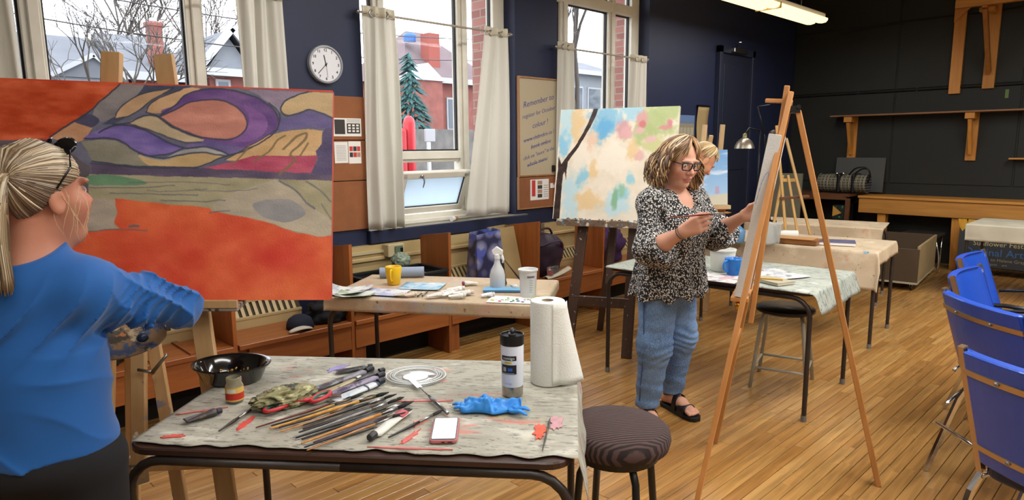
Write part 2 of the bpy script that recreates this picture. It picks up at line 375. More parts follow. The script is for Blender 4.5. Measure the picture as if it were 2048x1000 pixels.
for i, (a, c) in enumerate(WIN):
    w = bpy.data.objects.new('window_%d' % (i + 1), None); COL.objects.link(w); w.location = ((a + c) / 2, YW, SILL); w.matrix_basis = Matrix.Translation(w.location); struct(w); WORLD.add(w.name)
    fy0, fy1 = 4.33, 4.43
    f = MB(); f.bb(a, a + 0.06, fy0, fy1, SILL, HEAD); f.bb(c - 0.13, c, fy0, fy1, SILL, HEAD); f.bb(a, c, fy0, fy1, HEAD - 0.06, HEAD); f.bb(a, c, fy0, fy1, SILL, SILL + 0.07); f.bb(a + 0.02, c - 0.02, fy0 - 0.05, fy0, SILL, SILL + 0.035)
    f.build('window_frame', CREAMP, w, bevel=0.006)
    m1, m2 = MUL[i]
    for k, mxx in enumerate((m1, m2)):
        q = MB(); q.bb(mxx - 0.05, mxx + 0.05, fy0 + 0.01, fy1, SILL + 0.07, HEAD - 0.06); q.bb(mxx - 0.018, mxx + 0.035, fy0 - 0.012, fy0 + 0.01, SILL + 0.07, HEAD - 0.06); q.build('mullion', CREAMP, w, bevel=0.005)
    MB().bb(a + 0.06, c - 0.13, fy0 - 0.01, fy1, 2.86, 2.96).build('transom', CREAMP, w, bevel=0.006)
    t = MB(); t.bb(m1 + 0.05, m2 - 0.05, fy0 - 0.01, fy1, 1.425, 1.49); t.bb(m1 + 0.05, m2 - 0.05, fy0 + 0.02, fy1 - 0.02, 1.40, 1.425); t.build('transom', CREAMP, w, bevel=0.005)
    cols = [(a + 0.06, m1 - 0.05), (m1 + 0.05, m2 - 0.05), (m2 + 0.05, c - 0.13)]
    for k, (x0, x1) in enumerate(cols):
        for (z0, z1) in ((1.49 if k == 1 else SILL + 0.07, 2.86), (2.96, HEAD - 0.06)):
            MB().bb(x0, x1, 4.385, 4.389, z0, z1).build('pane', PANE, w)
            g = MB(); e_ = 0.012
            for q in ((x0, x0 + e_, z0, z1), (x1 - e_, x1, z0, z1), (x0, x1, z0, z0 + e_), (x0, x1, z1 - e_, z1)): g.bb(q[0], q[1], 4.372, 4.398, q[2], q[3])
            g.build('gasket', GASK, w)
    # hopper light under the transom: window 2 stands open, tilted into the room
    x0, x1 = m1 + 0.06, m2 - 0.055
    tilt = math.radians(24) if i == 1 else 0.0
    R = Matrix.Rotation(tilt, 3, 'X'); piv = V(0, fy0 + 0.0, SILL + 0.075); Hh = 0.36
    def hb(mb, xa, xb, ya, yb, za, zb):
        c_ = piv + R @ V(0, (ya + yb) / 2, (za + zb) / 2); mb.box((((xa + xb) / 2), c_.y, c_.z), (xb - xa, yb - ya, zb - za), R=R)
    s_ = MB()
    for q in ((x0, x0 + 0.055, 0, Hh), (x1 - 0.055, x1, 0, Hh), (x0, x1, 0, 0.055), (x0, x1, Hh - 0.055, Hh)): hb(s_, q[0], q[1], 0.0, 0.045, q[2], q[3])
    sash = s_.build('hopper_sash', CREAMP, w, bevel=0.006)
    if i == 1: sash['label'] = 'small cream hopper sash tilted open into the room'
    g = MB(); hb(g, x0 + 0.05, x1 - 0.05, 0.02, 0.026, 0.05, Hh - 0.05); g.build('pane', FROST if i == 1 else PANE, sash)
    g = MB()
    for q in ((x0 + 0.05, x0 + 0.06, 0.05, Hh - 0.05), (x1 - 0.06, x1 - 0.05, 0.05, Hh - 0.05), (x0 + 0.05, x1 - 0.05, 0.05, 0.06)): hb(g, q[0], q[1], 0.01, 0.034, q[2], q[3])
    g.build('gasket', GASK, sash)
    h = MB(); pc = piv + R @ V(0, -0.012, Hh - 0.027); h.lathe([(0.014, -0.012), (0.014, 0.008), (0.008, 0.012)], 12, (x0 + 0.18, pc.y, pc.z), R=Matrix.Rotation(math.pi / 2, 3, 'X'))
    h.tube([(x0 + 0.18, pc.y - 0.016, pc.z), (x0 + 0.182, pc.y - 0.024, pc.z - 0.04), (x0 + 0.17, pc.y - 0.02, pc.z - 0.085)], [0.007, 0.006, 0.004], 8); h.build('latch', STEEL, sash, auto=0.6)
    h = MB(); h.lathe([(0.012, -0.01), (0.012, 0.008)], 12, (x1 - 0.06, pc.y, pc.z), R=Matrix.Rotation(math.pi / 2, 3, 'X')); h.build('stay', STEEL, sash)
    # stone sill board with dark front
    MB().bb(a - 0.0, c + 0.0, YW, fy0, SILL - 0.02, SILL).build('window_sill', pm('sill top', '#8d8778', 0.35, var=0.1), w)
    MB().bb(a - 0.02, c + 0.1, YW - 0.055, YW, SILL - 0.1, SILL - 0.002).build('sill_front', NAVY, w, bevel=0.008)
    MB().bb(a - 0.02, c + 0.1, YW - 0.05, YW + 0.005, SILL - 0.002, SILL).build('sill_edge', pm('sill top', '#8d8778', 0.35, var=0.1), w)
    pl = bpy.data.lights.new('window portal', 'AREA'); pl.shape = 'RECTANGLE'; pl.size = c - a; pl.size_y = HEAD - SILL
    po = bpy.data.objects.new('window_portal', pl); COL.objects.link(po); po.location = ((a + c) / 2, YO + 0.32, (SILL + HEAD) / 2); po.rotation_euler = (math.radians(-90), 0, 0)
    pl.cycles.is_portal = True

# ------------------------------------------------------------------ ceiling lights
m, nt, b = newmat('yellowed prismatic diffuser')
b.inputs['Base Color'].default_value = hx('#e8d8a8'); b.inputs['Emission Color'].default_value = hx('#ffe0a0'); b.inputs['Emission Strength'].default_value = 1.15; b.inputs['Roughness'].default_value = 0.4
DIFF = m
def ceiling_light(loc, label, bright):
    t = thing('ceiling_light', label, 'ceiling light', loc, 0, 'fluorescent ceiling lights')
    MB().bb(-1.25, 1.25, -0.1, 0.1, 0.05, 0.11).build('housing', WHITEP, t, bevel=0.01)
    for s in (-1, 1):
        for k in (-1, 1):
            q = MB(); pr = [(-0.13, 0.05), (-0.13, 0.03), (-0.11, 0.006), (-0.065, 0.0), (-0.02, 0.008), (0.0, 0.028), (0.0, 0.05)]
            pts = [(k * (-u), w_) for u, w_ in pr]
            x0, x1 = (s * 0.01, s * 1.24); q.add([(x0, u, w_) for u, w_ in pts] + [(x1, u, w_) for u, w_ in pts], [tuple(range(7)), tuple(range(13, 6, -1))] + [(i, (i + 1) % 7, 7 + (i + 1) % 7, 7 + i) for i in range(7)])
            q.build('diffuser', DIFF, t)
    MB().bb(-0.012, 0.012, -0.135, 0.135, 0.0, 0.06).build('clip', pm('diffuser clip', '#c8a860', 0.5), t)
    for s in (-0.8, 0.8): MB().tube([(s, 0, 0.11), (s, 0, ZC - loc[2])], 0.006, 6).build('rod', STEEL, t)
    if bright:
        l = bpy.data.lights.new('fluorescent tubes', 'AREA'); l.shape = 'RECTANGLE'; l.size = 2.4; l.size_y = 0.24; l.energy = bright; l.color = (0.98, 0.99, 1.0)
        lo = bpy.data.objects.new('tube_light', l); COL.objects.link(lo); lo.parent = t; lo.location = (0, 0, -0.012)
    return t
ceiling_light((6.9, 3.29, 2.9), 'twin-lobed yellowish fluorescent ceiling light at the top of the picture', 14)
for (x, y, z, w, k) in ((0.2, 0.4, 3.0, 'above the photographer', 0.35), (3.4, 0.2, 3.0, 'above the blue chairs', 0.9), (2.6, 2.6, 3.15, 'above the front and second tables', 0.55), (6.4, 0.0, 3.15, 'above the right-hand end of the far wall', 1.2), (-0.2, -1.6, 3.0, 'behind the photographer', 0.35), (3.4, -1.7, 3.0, 'by the right-hand wall', 0.8)):
    ceiling_light((x, y, z), 'added, unseen fluorescent ceiling light hanging ' + w, LAMP_W * k)  # unseen fixtures, added to lift the light indoors
# ------------------------------------------------------------------ outdoors, seen through the glass
GZ = -1.2
struct(MB().bb(-40, 90, YO + 0.3, 90, GZ - 0.2, GZ).build('ground', pm('pale pavement', '#6e6c66', 0.9, var=0.1, scale=0.5)))
SHIN = pm('grey shingles', '#5f6268', 0.9, var=0.12, scale=1.2, bmp=0.3, bscale=6)
SHINB = pm('brown shingles', '#66585a', 0.9, var=0.12, scale=1.2, bmp=0.3, bscale=6)
SIDING = pm('pale house siding', '#7c8086', 0.8, var=0.05)
HBRICK = pm('house brick', '#7d4c45', 0.9, var=0.18, scale=3)
TRIMW = pm('white house trim', '#9c9ea2', 0.7)
HGL = pm('house window glass', '#4c555e', 0.15)
def house(name, label, x0, x1, y0, y1, eave, ridge, wallm, roofm, axis='x', trim=True, wins=(), hip=0.0):
    t = thing(name, label, 'house', ((x0 + x1) / 2, (y0 + y1) / 2, GZ), 0, 'houses across the street', world=True)
    MB().bb(x0, x1, y0, y1, GZ, eave).build('wall', wallm, t)
    ov = 0.45; r = MB()
    if axis == 'x':
        ym = (y0 + y1) / 2; hp = hip
        a = [(x0 - ov, y0 - ov, eave), (x1 + ov, y0 - ov, eave), (x1 + ov, y1 + ov, eave), (x0 - ov, y1 + ov, eave), (x0 - ov + hp, ym, ridge), (x1 + ov - hp, ym, ridge)]
        r.add(a, [(0, 1, 5, 4), (2, 3, 4, 5), (0, 4, 3), (1, 2, 5), (0, 3, 2, 1)])
    else:
        xm = (x0 + x1) / 2
        a = [(x0 - ov, y0 - ov, eave), (x1 + ov, y0 - ov, eave), (x1 + ov, y1 + ov, eave), (x0 - ov, y1 + ov, eave), (xm, y0 - ov, ridge), (xm, y1 + ov, ridge)]
        r.add(a, [(0, 4, 5, 3), (1, 2, 5, 4), (2, 3, 5), (0, 3, 2, 1)])
        g = MB(); g.add([(x0 - 0.1, y0 - 0.1, eave), (x1 + 0.1, y0 - 0.1, eave), (xm, y0 - 0.1, ridge - 0.25), (x0 - 0.1, y0 + 0.2, eave), (x1 + 0.1, y0 + 0.2, eave), (xm, y0 + 0.2, ridge - 0.25)], [(0, 1, 2), (5, 4, 3), (0, 3, 4, 1), (1, 4, 5, 2), (2, 5, 3, 0)]); g.build('gable', SIDING, t)
        for s_, e_ in (((x0 - ov, y0 - ov, eave), (xm, y0 - ov, ridge)), ((x1 + ov, y0 - ov, eave), (xm, y0 - ov, ridge))): MB().beam(s_, e_, 0.12, 0.22).build('bargeboard', TRIMW, t)
    r.build('roof', roofm, t)
    if trim: MB().bb(x0 - ov, x1 + ov, y0 - ov - 0.06, y0 - ov + 0.06, eave - 0.2, eave + 0.04).build('fascia', TRIMW, t)
    for (wx, wz, ww, wh) in wins:
        f = MB().bb(wx - ww / 2 - 0.08, wx + ww / 2 + 0.08, y0 - 0.08, y0, wz - wh / 2 - 0.08, wz + wh / 2 + 0.08).build('window', TRIMW, t)
        MB().bb(wx - ww / 2, wx + ww / 2, y0 - 0.1, y0 - 0.07, wz - wh / 2, wz + wh / 2).build('pane', HGL, f)
    return t
def at_y(px, pz): return (px, pz)
h = house('gabled_house', 'pale grey house with shingled roof left of the brick chimney', 2.2, 5.0, 22.5, 27, 3.6, 5.0, SIDING, SHIN, 'x', wins=((3.0, 2.6, 0.6, 0.9), (4.4, 2.6, 0.6, 0.9)))
g = MB(); g.add([(3.75, 21.6, 3.5), (5.5, 21.6, 3.5), (4.8, 21.6, 4.08), (3.75, 23.5, 3.5), (5.5, 23.5, 3.5), (4.8, 24.4, 4.08)], [(0, 1, 2), (0, 2, 5, 3), (1, 4, 5, 2), (0, 3, 4, 1)]); g.build('porch_roof', SHIN, h)
MB().beam((3.7, 21.55, 3.48), (4.8, 21.55, 4.12), 0.1, 0.12).build('porch_trim', TRIMW, h); MB().beam((5.55, 21.55, 3.48), (4.8, 21.55, 4.12), 0.1, 0.12).build('porch_trim', TRIMW, h)
MB().bb(3.85, 5.4, 21.7, 21.8, GZ, 3.5).build('porch', SIDING, h)
h = house('gabled_house', 'grey-roofed house carrying the tall red brick chimney', 6.0, 7.1, 22.4, 27, 3.75, 5.2, HBRICK, SHIN, 'x', wins=((6.4, 2.6, 0.4, 0.9), (6.85, 3.0, 0.3, 0.8)))
c = MB(); c.bb(6.5, 6.86, 22.3, 22.7, 3.9, 5.25); c.bb(6.46, 6.9, 22.26, 22.74, 5.2, 5.33); c.build('chimney', HBRICK, h); MB().bb(6.6, 6.76, 22.4, 22.6, 5.33, 5.45).build('chimney_pot', TRIMW, h)
house('gabled_house', 'white-trimmed gabled house in the right-hand light of the nearest window', 8.1, 9.4, 22.2, 26, 4.0, 5.3, HBRICK, SHIN, 'y', wins=((8.5, 3.3, 0.3, 0.7),))
h = house('brick_house', 'red brick house with hipped brown roof behind the open hopper window', 17.0, 21.5, 24, 29, 4.5, 6.9, HBRICK, SHINB, 'x', hip=2.2, wins=((18.0, 3.0, 0.9, 1.3), (19.6, 3.0, 0.9, 1.3)))
MB().bb(18.35, 18.95, 24.2, 24.8, 4.4, 6.5).build('chimney', pm('red chimney brick', '#86483f', 0.9), h)
MB().lathe([(0.28, 0), (0.3, 0.25), (0.22, 0.35)], 12, (18.05, 25.2, 6.2)).build('chimney_cover', pm('blue tarp', '#3560a8', 0.6), h)
g = MB(); g.add([(16.3, 22.5, 4.25), (17.9, 22.5, 4.25), (17.0, 22.5, 4.95), (16.3, 24.2, 4.25), (17.9, 24.2, 4.25), (17.0, 25.2, 4.95)], [(0, 1, 2), (0, 2, 5, 3), (1, 4, 5, 2), (0, 3, 4, 1)]); g.build('dormer', TRIMW, h)
MB().bb(16.4, 17.8, 22.6, 24, GZ, 4.25).build('bay', HBRICK, h)
house('grey_house', 'pale grey house in the farthest window', 26, 32, 24.5, 30, 5.6, 6.6, SIDING, SHIN, 'x', wins=((28.6, 4.0, 1.0, 1.4), (30.2, 4.0, 1.0, 1.4)))
w = MB(); w.bb(7.2, 12.5, 11.5, 11.9, GZ, 1.9); tag(w.build('stone_wall', pm('grey fieldstone', '#64625f', 0.9, var=0.3, scale=4, bmp=0.8, bscale=5)), 'grey fieldstone wall beyond the open hopper window', 'wall')
t = thing('play_slide', 'red plastic playground slide outside the open hopper window', 'slide', (6.95, 10, GZ), world=True)
RED = pm('red plastic', '#a82029', 0.4)
MB().bb(6.5, 6.98, 9.9, 10.3, GZ, 1.86).build('panel', RED, t, bevel=0.05, seg=2); MB().tube([(7.09, 10.0, GZ), (7.09, 10.0, 1.95), (7.09, 10.0, 2.03), (7.09, 10.0, 2.08)], [0.11, 0.11, 0.09, 0.04], 12).build('post', RED, t, smooth=True)
t = thing('sign_post', 'small white notice board on a post in front of the stone wall', 'sign', (7.75, 10.2, GZ), world=True)
MB().bb(7.58, 7.82, 10.18, 10.22, 1.62, 1.86).build('board', TRIMW, t, bevel=0.01); MB().bb(7.67, 7.73, 10.22, 10.27, GZ, 1.86).build('post', STEEL, t)
BARK = pm('bare bark', '#4a443f', 0.9)
def bare_tree(label, x, y, h, seed, r0=0.16, spread=0.55, depth=6):
    rn = random.Random(seed); t = thing('bare_tree', label, 'tree', (x, y, GZ), 0, 'bare trees outside'); tr = MB(); br = MB()
    def grow(p, d, L, r, k, mb):
        q = p + d * L; mid = p + d * L * 0.5 + V(rn.uniform(-1, 1), rn.uniform(-1, 1), 0) * L * 0.05
        mb.tube([p, mid, q], [r, r * 0.85, r * 0.7], 5 if k > 3 else 3, caps=False)
        if k == 0: return
        for i in range(3 if k > 2 else 2 + (rn.random() < 0.5)):
            a = d.orthogonal().normalized(); a.rotate(Matrix.Rotation(rn.uniform(0, 6.28), 3, d))
            nd_ = (d + a * rn.uniform(0.3, spread * 1.6) + V(0, 0, 0.12)).normalized(); grow(q, nd_, L * rn.uniform(0.6, 0.85), r * 0.62, k - 1, br)
    grow(V(0, 0, 0), V(rn.uniform(-0.05, 0.05), 0, 1).normalized(), h * 0.3, r0, depth, tr)
    tr.build('trunk', BARK, t, smooth=True); br.build('branches', BARK, t, smooth=True)
bare_tree('wide bare tree between the grey house and the brick chimney', 6.2, 30, 11.0, 5)
bare_tree('bare tree branching over the grey porch roof', 4.6, 17.5, 6.6, 8, 0.1, 0.5)
bare_tree('bare tree standing right behind the brick chimney', 10.6, 34, 11.5, 11)
bare_tree('tall thin bare tree in the farthest window', 24.8, 21, 13.5, 21, 0.2, 0.4)
bare_tree('pale leafing tree at the left edge of the nearest window', 1.6, 17, 8.5, 33, 0.12, 0.6)
def leafy(name, label, x, y, h, r, col, seed, cone=True, n=900, z0=0.0):
    rn = random.Random(seed); t = thing(name, label, 'tree', (x, y, GZ), 0); MB().tube([(0, 0, 0), (0, 0, h * 0.9)], [0.12, 0.03], 6).build('trunk', BARK, t); f = MB()
    for i in range(n):
        u = rn.random() ** 0.7 if cone else rn.random(); a = rn.uniform(0, 6.28)
        if cone: zz = h * (1 - u); rr = r * u * rn.uniform(0.5, 1.0)
        else:
            ph = math.acos(rn.uniform(-1, 1)); zz = h * 0.62 + math.cos(ph) * h * 0.38; rr = r * math.sin(ph) * rn.uniform(0.6, 1)
        c_ = V(rr * math.cos(a), rr * math.sin(a), max(zz, z0)); d = V(math.cos(a), math.sin(a), -0.5 if cone else rn.uniform(-1, 1)) * rn.uniform(0.2, 0.42); s_ = V(-math.sin(a), math.cos(a), 0.1) * 0.09; u_ = V(0, 0, 0.07)
        f.add([c_ - s_, c_ + s_, c_ + d, c_ + u_], [(0, 1, 2), (0, 2, 3), (1, 3, 2), (0, 3, 1)])
    f.build('foliage', col, t)
leafy('spruce', 'blue-green spruce in front of the brick house', 13.7, 19.2, 5.9, 1.5, pm('spruce needles', '#2f5250', 0.8, var=0.3), 4)
leafy('leafy_shrub', 'pale green leafing shrub at the left edge of the nearest window', 0.9, 14, 5.0, 1.1, pm('young leaves', '#6a7449', 0.8, var=0.3), 6, cone=False, n=500)
leafy('leafy_shrub', 'grey-green treetop beside the house in the farthest window', 31, 22, 7.5, 1.6, pm('dull leaves', '#5c6656', 0.8, var=0.3), 9, cone=False, n=500)
for k, (za, zb) in enumerate(((4.3, 4.15), (3.75, 3.6))):
    tag(MB().tube(crom([(-2, 14, za + 0.5), (3, 14, za - 0.05), (8, 14, zb), (14, 14, zb + 0.35)], 6), 0.012, 5).build('power_line', BLACKM), 'thin %s power line crossing the view of the nearest window' % ('upper', 'lower')[k], 'cable')

# ------------------------------------------------------------------ curtains on rods
RODM = pm('painted rod', '#a89f90', 0.4)
def curtain(label, xt0, xt1, xb0, xb1, zt, zb, nf, seed, pull=0.0, n=70):
    rn = random.Random(seed); t = thing('curtain', label, 'curtain', ((xt0 + xt1) / 2, 4.13, zb), 0, 'cream cotton curtains', world=True)
    ph = [rn.uniform(-0.5, 0.5) for _ in range(4)]; q = MB(); yc = 4.13
    def fn(u, v):
        x = (xt0 + (xt1 - xt0) * u) * (1 - v) + (xb0 + (xb1 - xb0) * u) * v
        amp = 0.026 + 0.012 * v
        yy = yc - 0.012 - pull * v * 0.03 + amp * math.sin(u * nf * 6.283 + ph[0] + 0.8 * math.sin(v * 2.5 + ph[1])) + 0.010 * math.sin(u * nf * 13 + v * 3 + ph[2])
        x += 0.012 * math.sin(v * 4 + u * 7 + ph[3])
        return (x, yy, zt + (zb - zt) * v + 0.004 * math.sin(u * nf * 6.283))
    q.grid(fn, n, 24); q.build('cloth', CREAMC, t, smooth=True, thick=0.004)
    hm = MB(); hm.grid(lambda u, v: (lambda p: (p[0], p[1] - 0.0045, p[2]))(fn(u, v * 0.045)), n, 3); hm.build('hem', pm('curtain hem', '#cbc4af', 0.9), t, smooth=True, thick=0.002)
    for k in range(max(1, int(nf))):
        u = (k + 0.5) / max(1, int(nf)); p = fn(u, 0.03)
        g = MB(); g.lathe([(0.017, -0.004), (0.026, -0.004), (0.028, 0), (0.026, 0.004), (0.017, 0.004), (0.017, -0.004)], 16, (p[0], p[1] - 0.004, p[2]), R=Matrix.Rotation(math.pi / 2, 3, 'X'), caps=False); g.build('grommet', STEEL, t, smooth=True)
    return t
curtain('cream curtain half drawn at the left edge of the nearest window', 0.36, 0.58, 0.36, 0.60, 2.5, 0.94, 3, 1)
curtain('cream curtain left of the clock', 1.70, 1.99, 1.72, 2.0, 2.5, 0.94, 3, 2)
curtain('cream curtain hanging between the cork board and the open hopper window', 2.555, 2.81, 2.555, 2.84, 2.49, 0.93, 2.6, 3)
curtain('cream curtain between the open hopper window and the whiteboard', 3.69, 3.95, 3.45, 3.96, 2.48, 0.96, 2.2, 4, pull=1)
curtain('cream curtain right of the whiteboard', 4.575, 4.76, 4.585, 4.80, 2.45, 0.93, 2, 5)
curtain('cream curtain at the right side of the farthest window', 5.68, 5.93, 5.64, 5.93, 2.43, 0.93, 2, 6)
for k, (a, c, z, nm) in enumerate(((0.36, 2.02, 2.46, 'nearest window'), (2.53, 3.99, 2.445, 'open hopper window'), (4.55, 5.97, 2.4, 'farthest window'))):
    t = thing('curtain_rod', 'slim painted curtain rod across the ' + nm, 'curtain rod', ((a + c) / 2, 4.13, z), 0, 'curtain rods', world=True)
    MB().tube([(a, 4.13, z), (c, 4.13, z)], 0.0085, 8).build('rod', RODM, t, smooth=True)
    for e_ in (a, c): MB().lathe([(0.004, -0.016), (0.015, -0.008), (0.017, 0), (0.015, 0.008), (0.004, 0.016)], 10, (e_, 4.13, z), R=Matrix.Rotation(math.pi / 2, 3, 'Y')).build('finial', STEEL, t, smooth=True)
    for e_ in (a + 0.01, c - 0.01): MB().beam((e_, 4.13, z - 0.004), (e_, 4.2, z - 0.004), 0.012, 0.012).build('bracket', STEEL, t)

# ------------------------------------------------------------------ things on the window wall
INK = pm('black ink', '#141418', 0.6); BLUEINK = pm('blue marker ink', '#2f3f86', 0.5); CORK = pm('brown pin board', '#8f5a38', 0.9, var=0.08, scale=14, bmp=0.2, bscale=200)
t = thing('wall_clock', 'round white wall clock with black numerals above the cork board', 'clock', (2.296, 4.2, 2.078), world=False)
RX = Matrix.Rotation(math.pi / 2, 3, 'X')
MB().lathe([(0.0, 0.0), (0.126, 0.0), (0.128, 0.02), (0.124, 0.032), (0.113, 0.034), (0.112, 0.022), (0, 0.022)], 48, (0, 0, 0), R=RX).build('rim', pm('grey clock rim', '#8d9096', 0.4), t, auto=0.5)
MB().lathe([(0.0, 0.0215), (0.1125, 0.0215), (0.1125, 0.024), (0, 0.024)], 48, (0, 0, 0), R=RX).build('face', pm('clock face white', '#dcdde2', 0.5), t)
for k in range(1, 13):
    a = math.radians(90 - 30 * k); text_mb(str(k), 0.026, INK, 'numeral', t, frame_mat((0.094 * math.cos(a), -0.0243, 0.094 * math.sin(a)), (1, 0, 0), (0, -1, 0)), bold=0.0006)
for k, (ang, L, w, nm) in enumerate(((11.6 * 30, 0.062, 0.006, 'hour_hand'), (37.3 * 6, 0.088, 0.004, 'minute_hand'), (29 * 6, 0.085, 0.0015, 'second_hand'))):
    a = math.radians(90 - ang); d = V(math.cos(a), 0, math.sin(a)); MB().beam(d * -0.015 + V(0, -0.026 - 0.001 * k, 0), d * L + V(0, -0.026 - 0.001 * k, 0), 0.001, w, side=(0, 1, 0)).build(nm, INK, t)
MB().lathe([(0.006, 0.024), (0.006, 0.031), (0, 0.032)], 12, R=RX).build('hub', INK, t)
def sheet(name, mat, parent, x0, x1, z0, z1, y, th=0.001, bevel=0): return MB().bb(x0, x1, y - th, y, z0, z1).build(name, mat, parent, bevel=bevel)
REDP = pm('print red', '#c63a34', 0.7); DARKP = pm('print dark', '#3a3634', 0.7); GREYP = pm('print grey', '#9b9892', 0.8); TANP = pm('print tan', '#b08a72', 0.8); BLUEP = pm('print blue', '#5f78a0', 0.7)
t = thing('cork_board', 'tall brown pin board beside the red and purple canvas', 'board', (2.46, 4.2, 0.93), world=True)
MB().bb(2.13, 2.585, 4.182, 4.2, 1.575, 1.875).build('board_panel', CORK, t, bevel=0.003); MB().bb(2.13, 2.585, 4.182, 4.2, 1.29, 1.57).build('board_panel', CORK, t, bevel=0.003); MB().bb(2.13, 2.585, 4.182, 4.2, 0.935, 1.285).build('board_panel', CORK, t, bevel=0.003)
s1 = thing('notice', 'white notice with a dark photo pinned high on the pin board', 'notice', (2.45, 4.18, 1.6), world=True)
sheet('sheet', PAPER, s1, 2.31, 2.55, 1.6, 1.725, 4.181)
for (a, c, e_, f_, mm) in ((2.34, 2.42, 1.615, 1.715, DARKP), (2.435, 2.54, 1.62, 1.69, DARKP)): sheet('picture', mm, s1, a, c, e_, f_, 4.18)
for k in range(9): rn = random.Random(k); a = 2.445 + (k % 3) * 0.032; z_ = 1.63 + (k // 3) * 0.02; sheet('blot', PAPER, s1, a, a + 0.02, z_, z_ + 0.013, 4.179)
for k in range(3): sheet('text_line', GREYP, s1, 2.435, 2.54, 1.698 + k * 0.008, 1.701 + k * 0.008, 4.18)
s1 = thing('notice', 'two typed sheets with small face pictures pinned lower on the pin board', 'notice', (2.44, 4.18, 1.41), world=True)
sheet('sheet', PAPER, s1, 2.33, 2.435, 1.415, 1.562, 4.181); sheet('sheet', PAPER, s1, 2.44, 2.54, 1.41, 1.565, 4.181)
for k in range(10): sheet('text_line', GREYP, s1, 2.345, 2.42, 1.435 + k * 0.011, 1.438 + k * 0.011, 4.18)
for r in range(2):
    for k in range(3): sheet('picture', (DARKP, REDP, TANP, REDP, DARKP, REDP)[r * 3 + k], s1, 2.448 + k * 0.03, 2.474 + k * 0.03, 1.455 + r * 0.042, 1.488 + r * 0.042, 4.18)
t = thing('whiteboard', 'tan-framed whiteboard with blue handwriting hung between the windows', 'whiteboard', (4.37, 4.2, 1.25), world=True)
MB().bb(4.135, 4.632, 4.185, 4.197, 1.262, 2.112).build('surface', pm('whiteboard cream', '#b7aa90', 0.3), t)
FRM = wood('whiteboard frame oak', '#a97f55', '#946a43', axis=2)
for q in ((4.12, 4.137, 1.25, 2.125), (4.63, 4.647, 1.25, 2.125), (4.137, 4.63, 1.25, 1.265), (4.137, 4.63, 2.11, 2.125)): MB().bb(q[0], q[1], 4.175, 4.2, q[2], q[3]).build('frame', FRM, t, bevel=0.002)
for k, (s_, x, z, sz) in enumerate((('Remember to', 4.38, 1.92, 0.072), ('register for October', 4.385, 1.82, 0.052), ('colour !', 4.40, 1.72, 0.066), ('www.clubrulco.ca /', 4.385, 1.61, 0.052), ('book online', 4.41, 1.54, 0.056), ('click on "more" in the', 4.385, 1.455, 0.047), ('whole menu', 4.36, 1.38, 0.055))):
    a = math.radians(13); text_mb(s_, sz, BLUEINK, 'handwriting', t, frame_mat((x, 4.1845, z), (math.cos(a), 0, math.sin(a)), (0, -1, 0)), shear=0.35, bold=-0.0004)
for (x0, z0, x1, z1) in ((4.18, 1.565, 4.5, 1.64), (4.28, 1.51, 4.5, 1.56), (4.24, 1.345, 4.48, 1.40)): MB().beam((x0, 4.1843, z0), (x1, 4.1843, z1), 0.0008, 0.003, side=(0, 1, 0)).build('underline', BLUEINK, t)
e_ = MB().bb(4.555, 4.585, 4.16, 4.185, 1.285, 1.345).build('eraser', BLACKP, bevel=0.004); tag(e_, 'small black eraser stuck on the whiteboard corner', 'eraser')
t = thing('cork_board', 'small brown pin board hanging under the whiteboard', 'board', (4.37, 4.2, 0.97), world=True)
MB().bb(4.12, 4.645, 4.18, 4.2, 0.965, 1.245).build('board_panel', CORK, t, bevel=0.003)
for q in ((4.115, 4.125, 0.96, 1.25), (4.64, 4.65, 0.96, 1.25), (4.12, 4.645, 0.96, 0.97)): MB().bb(q[0], q[1], 4.174, 4.2, q[2], q[3]).build('frame', FRM, t)
s1 = thing('notice', 'notice with a red column pinned under the whiteboard', 'notice', (4.38, 4.18, 1.03), world=True)
sheet('sheet', PAPER, s1, 4.265, 4.51, 1.035, 1.222, 4.179); sheet('column', REDP, s1, 4.285, 4.33, 1.07, 1.215, 4.178)
for r in range(4): sheet('picture', TANP if r % 2 else DARKP, s1, 4.36, 4.42, 1.055 + r * 0.04, 1.088 + r * 0.04, 4.178); 
for r in range(6): sheet('text_line', GREYP, s1, 4.44, 4.5, 1.06 + r * 0.02, 1.066 + r * 0.02, 4.178)
s1 = thing('notice', 'little white card pinned beside the notice with the red column', 'notice', (4.575, 4.18, 1.14), world=True); sheet('sheet', PAPER, s1, 4.53, 4.615, 1.135, 1.18, 4.179); MB().lathe([(0.008, 0), (0.008, 0.004), (0.004, 0.01)], 10, (4.575, 4.178, 1.175), R=RX).build('pin', REDP, s1)
t = thing('wall_calendar', 'grey wall calendar with a blue heading right of the tree painting', 'calendar', (6.9, 4.2, 1.2), world=True)
sheet('page', pm('calendar page', '#8b8573', 0.8), t, 6.72, 7.05, 1.25, 1.86, 4.197); sheet('heading', BLUEP, t, 6.72, 7.05, 1.77, 1.86, 4.195)
for r in range(4):
    for c_ in range(4): sheet('day_box', pm('calendar box', '#a49d88', 0.8), t, 6.74 + c_ * 0.075, 6.803 + c_ * 0.075, 1.72 - r * 0.1 - 0.085, 1.72 - r * 0.1, 4.195)
t = thing('kraft_sheet', 'long strip of tan kraft paper pinned to the dark wall', 'paper', (7.2, 4.2, 1.2), world=True)
MB().grid(lambda u, v: (7.09 + 0.25 * u, 4.17 + 0.02 * math.sin(v * 5), 1.98 - 0.75 * v), 4, 12).build('sheet', pm('kraft paper', '#a08a60', 0.85, var=0.06), t, smooth=True, thick=0.002); MB().bb(7.08, 7.35, 4.165, 4.195, 1.965, 1.985).build('batten', BLACKP, t)

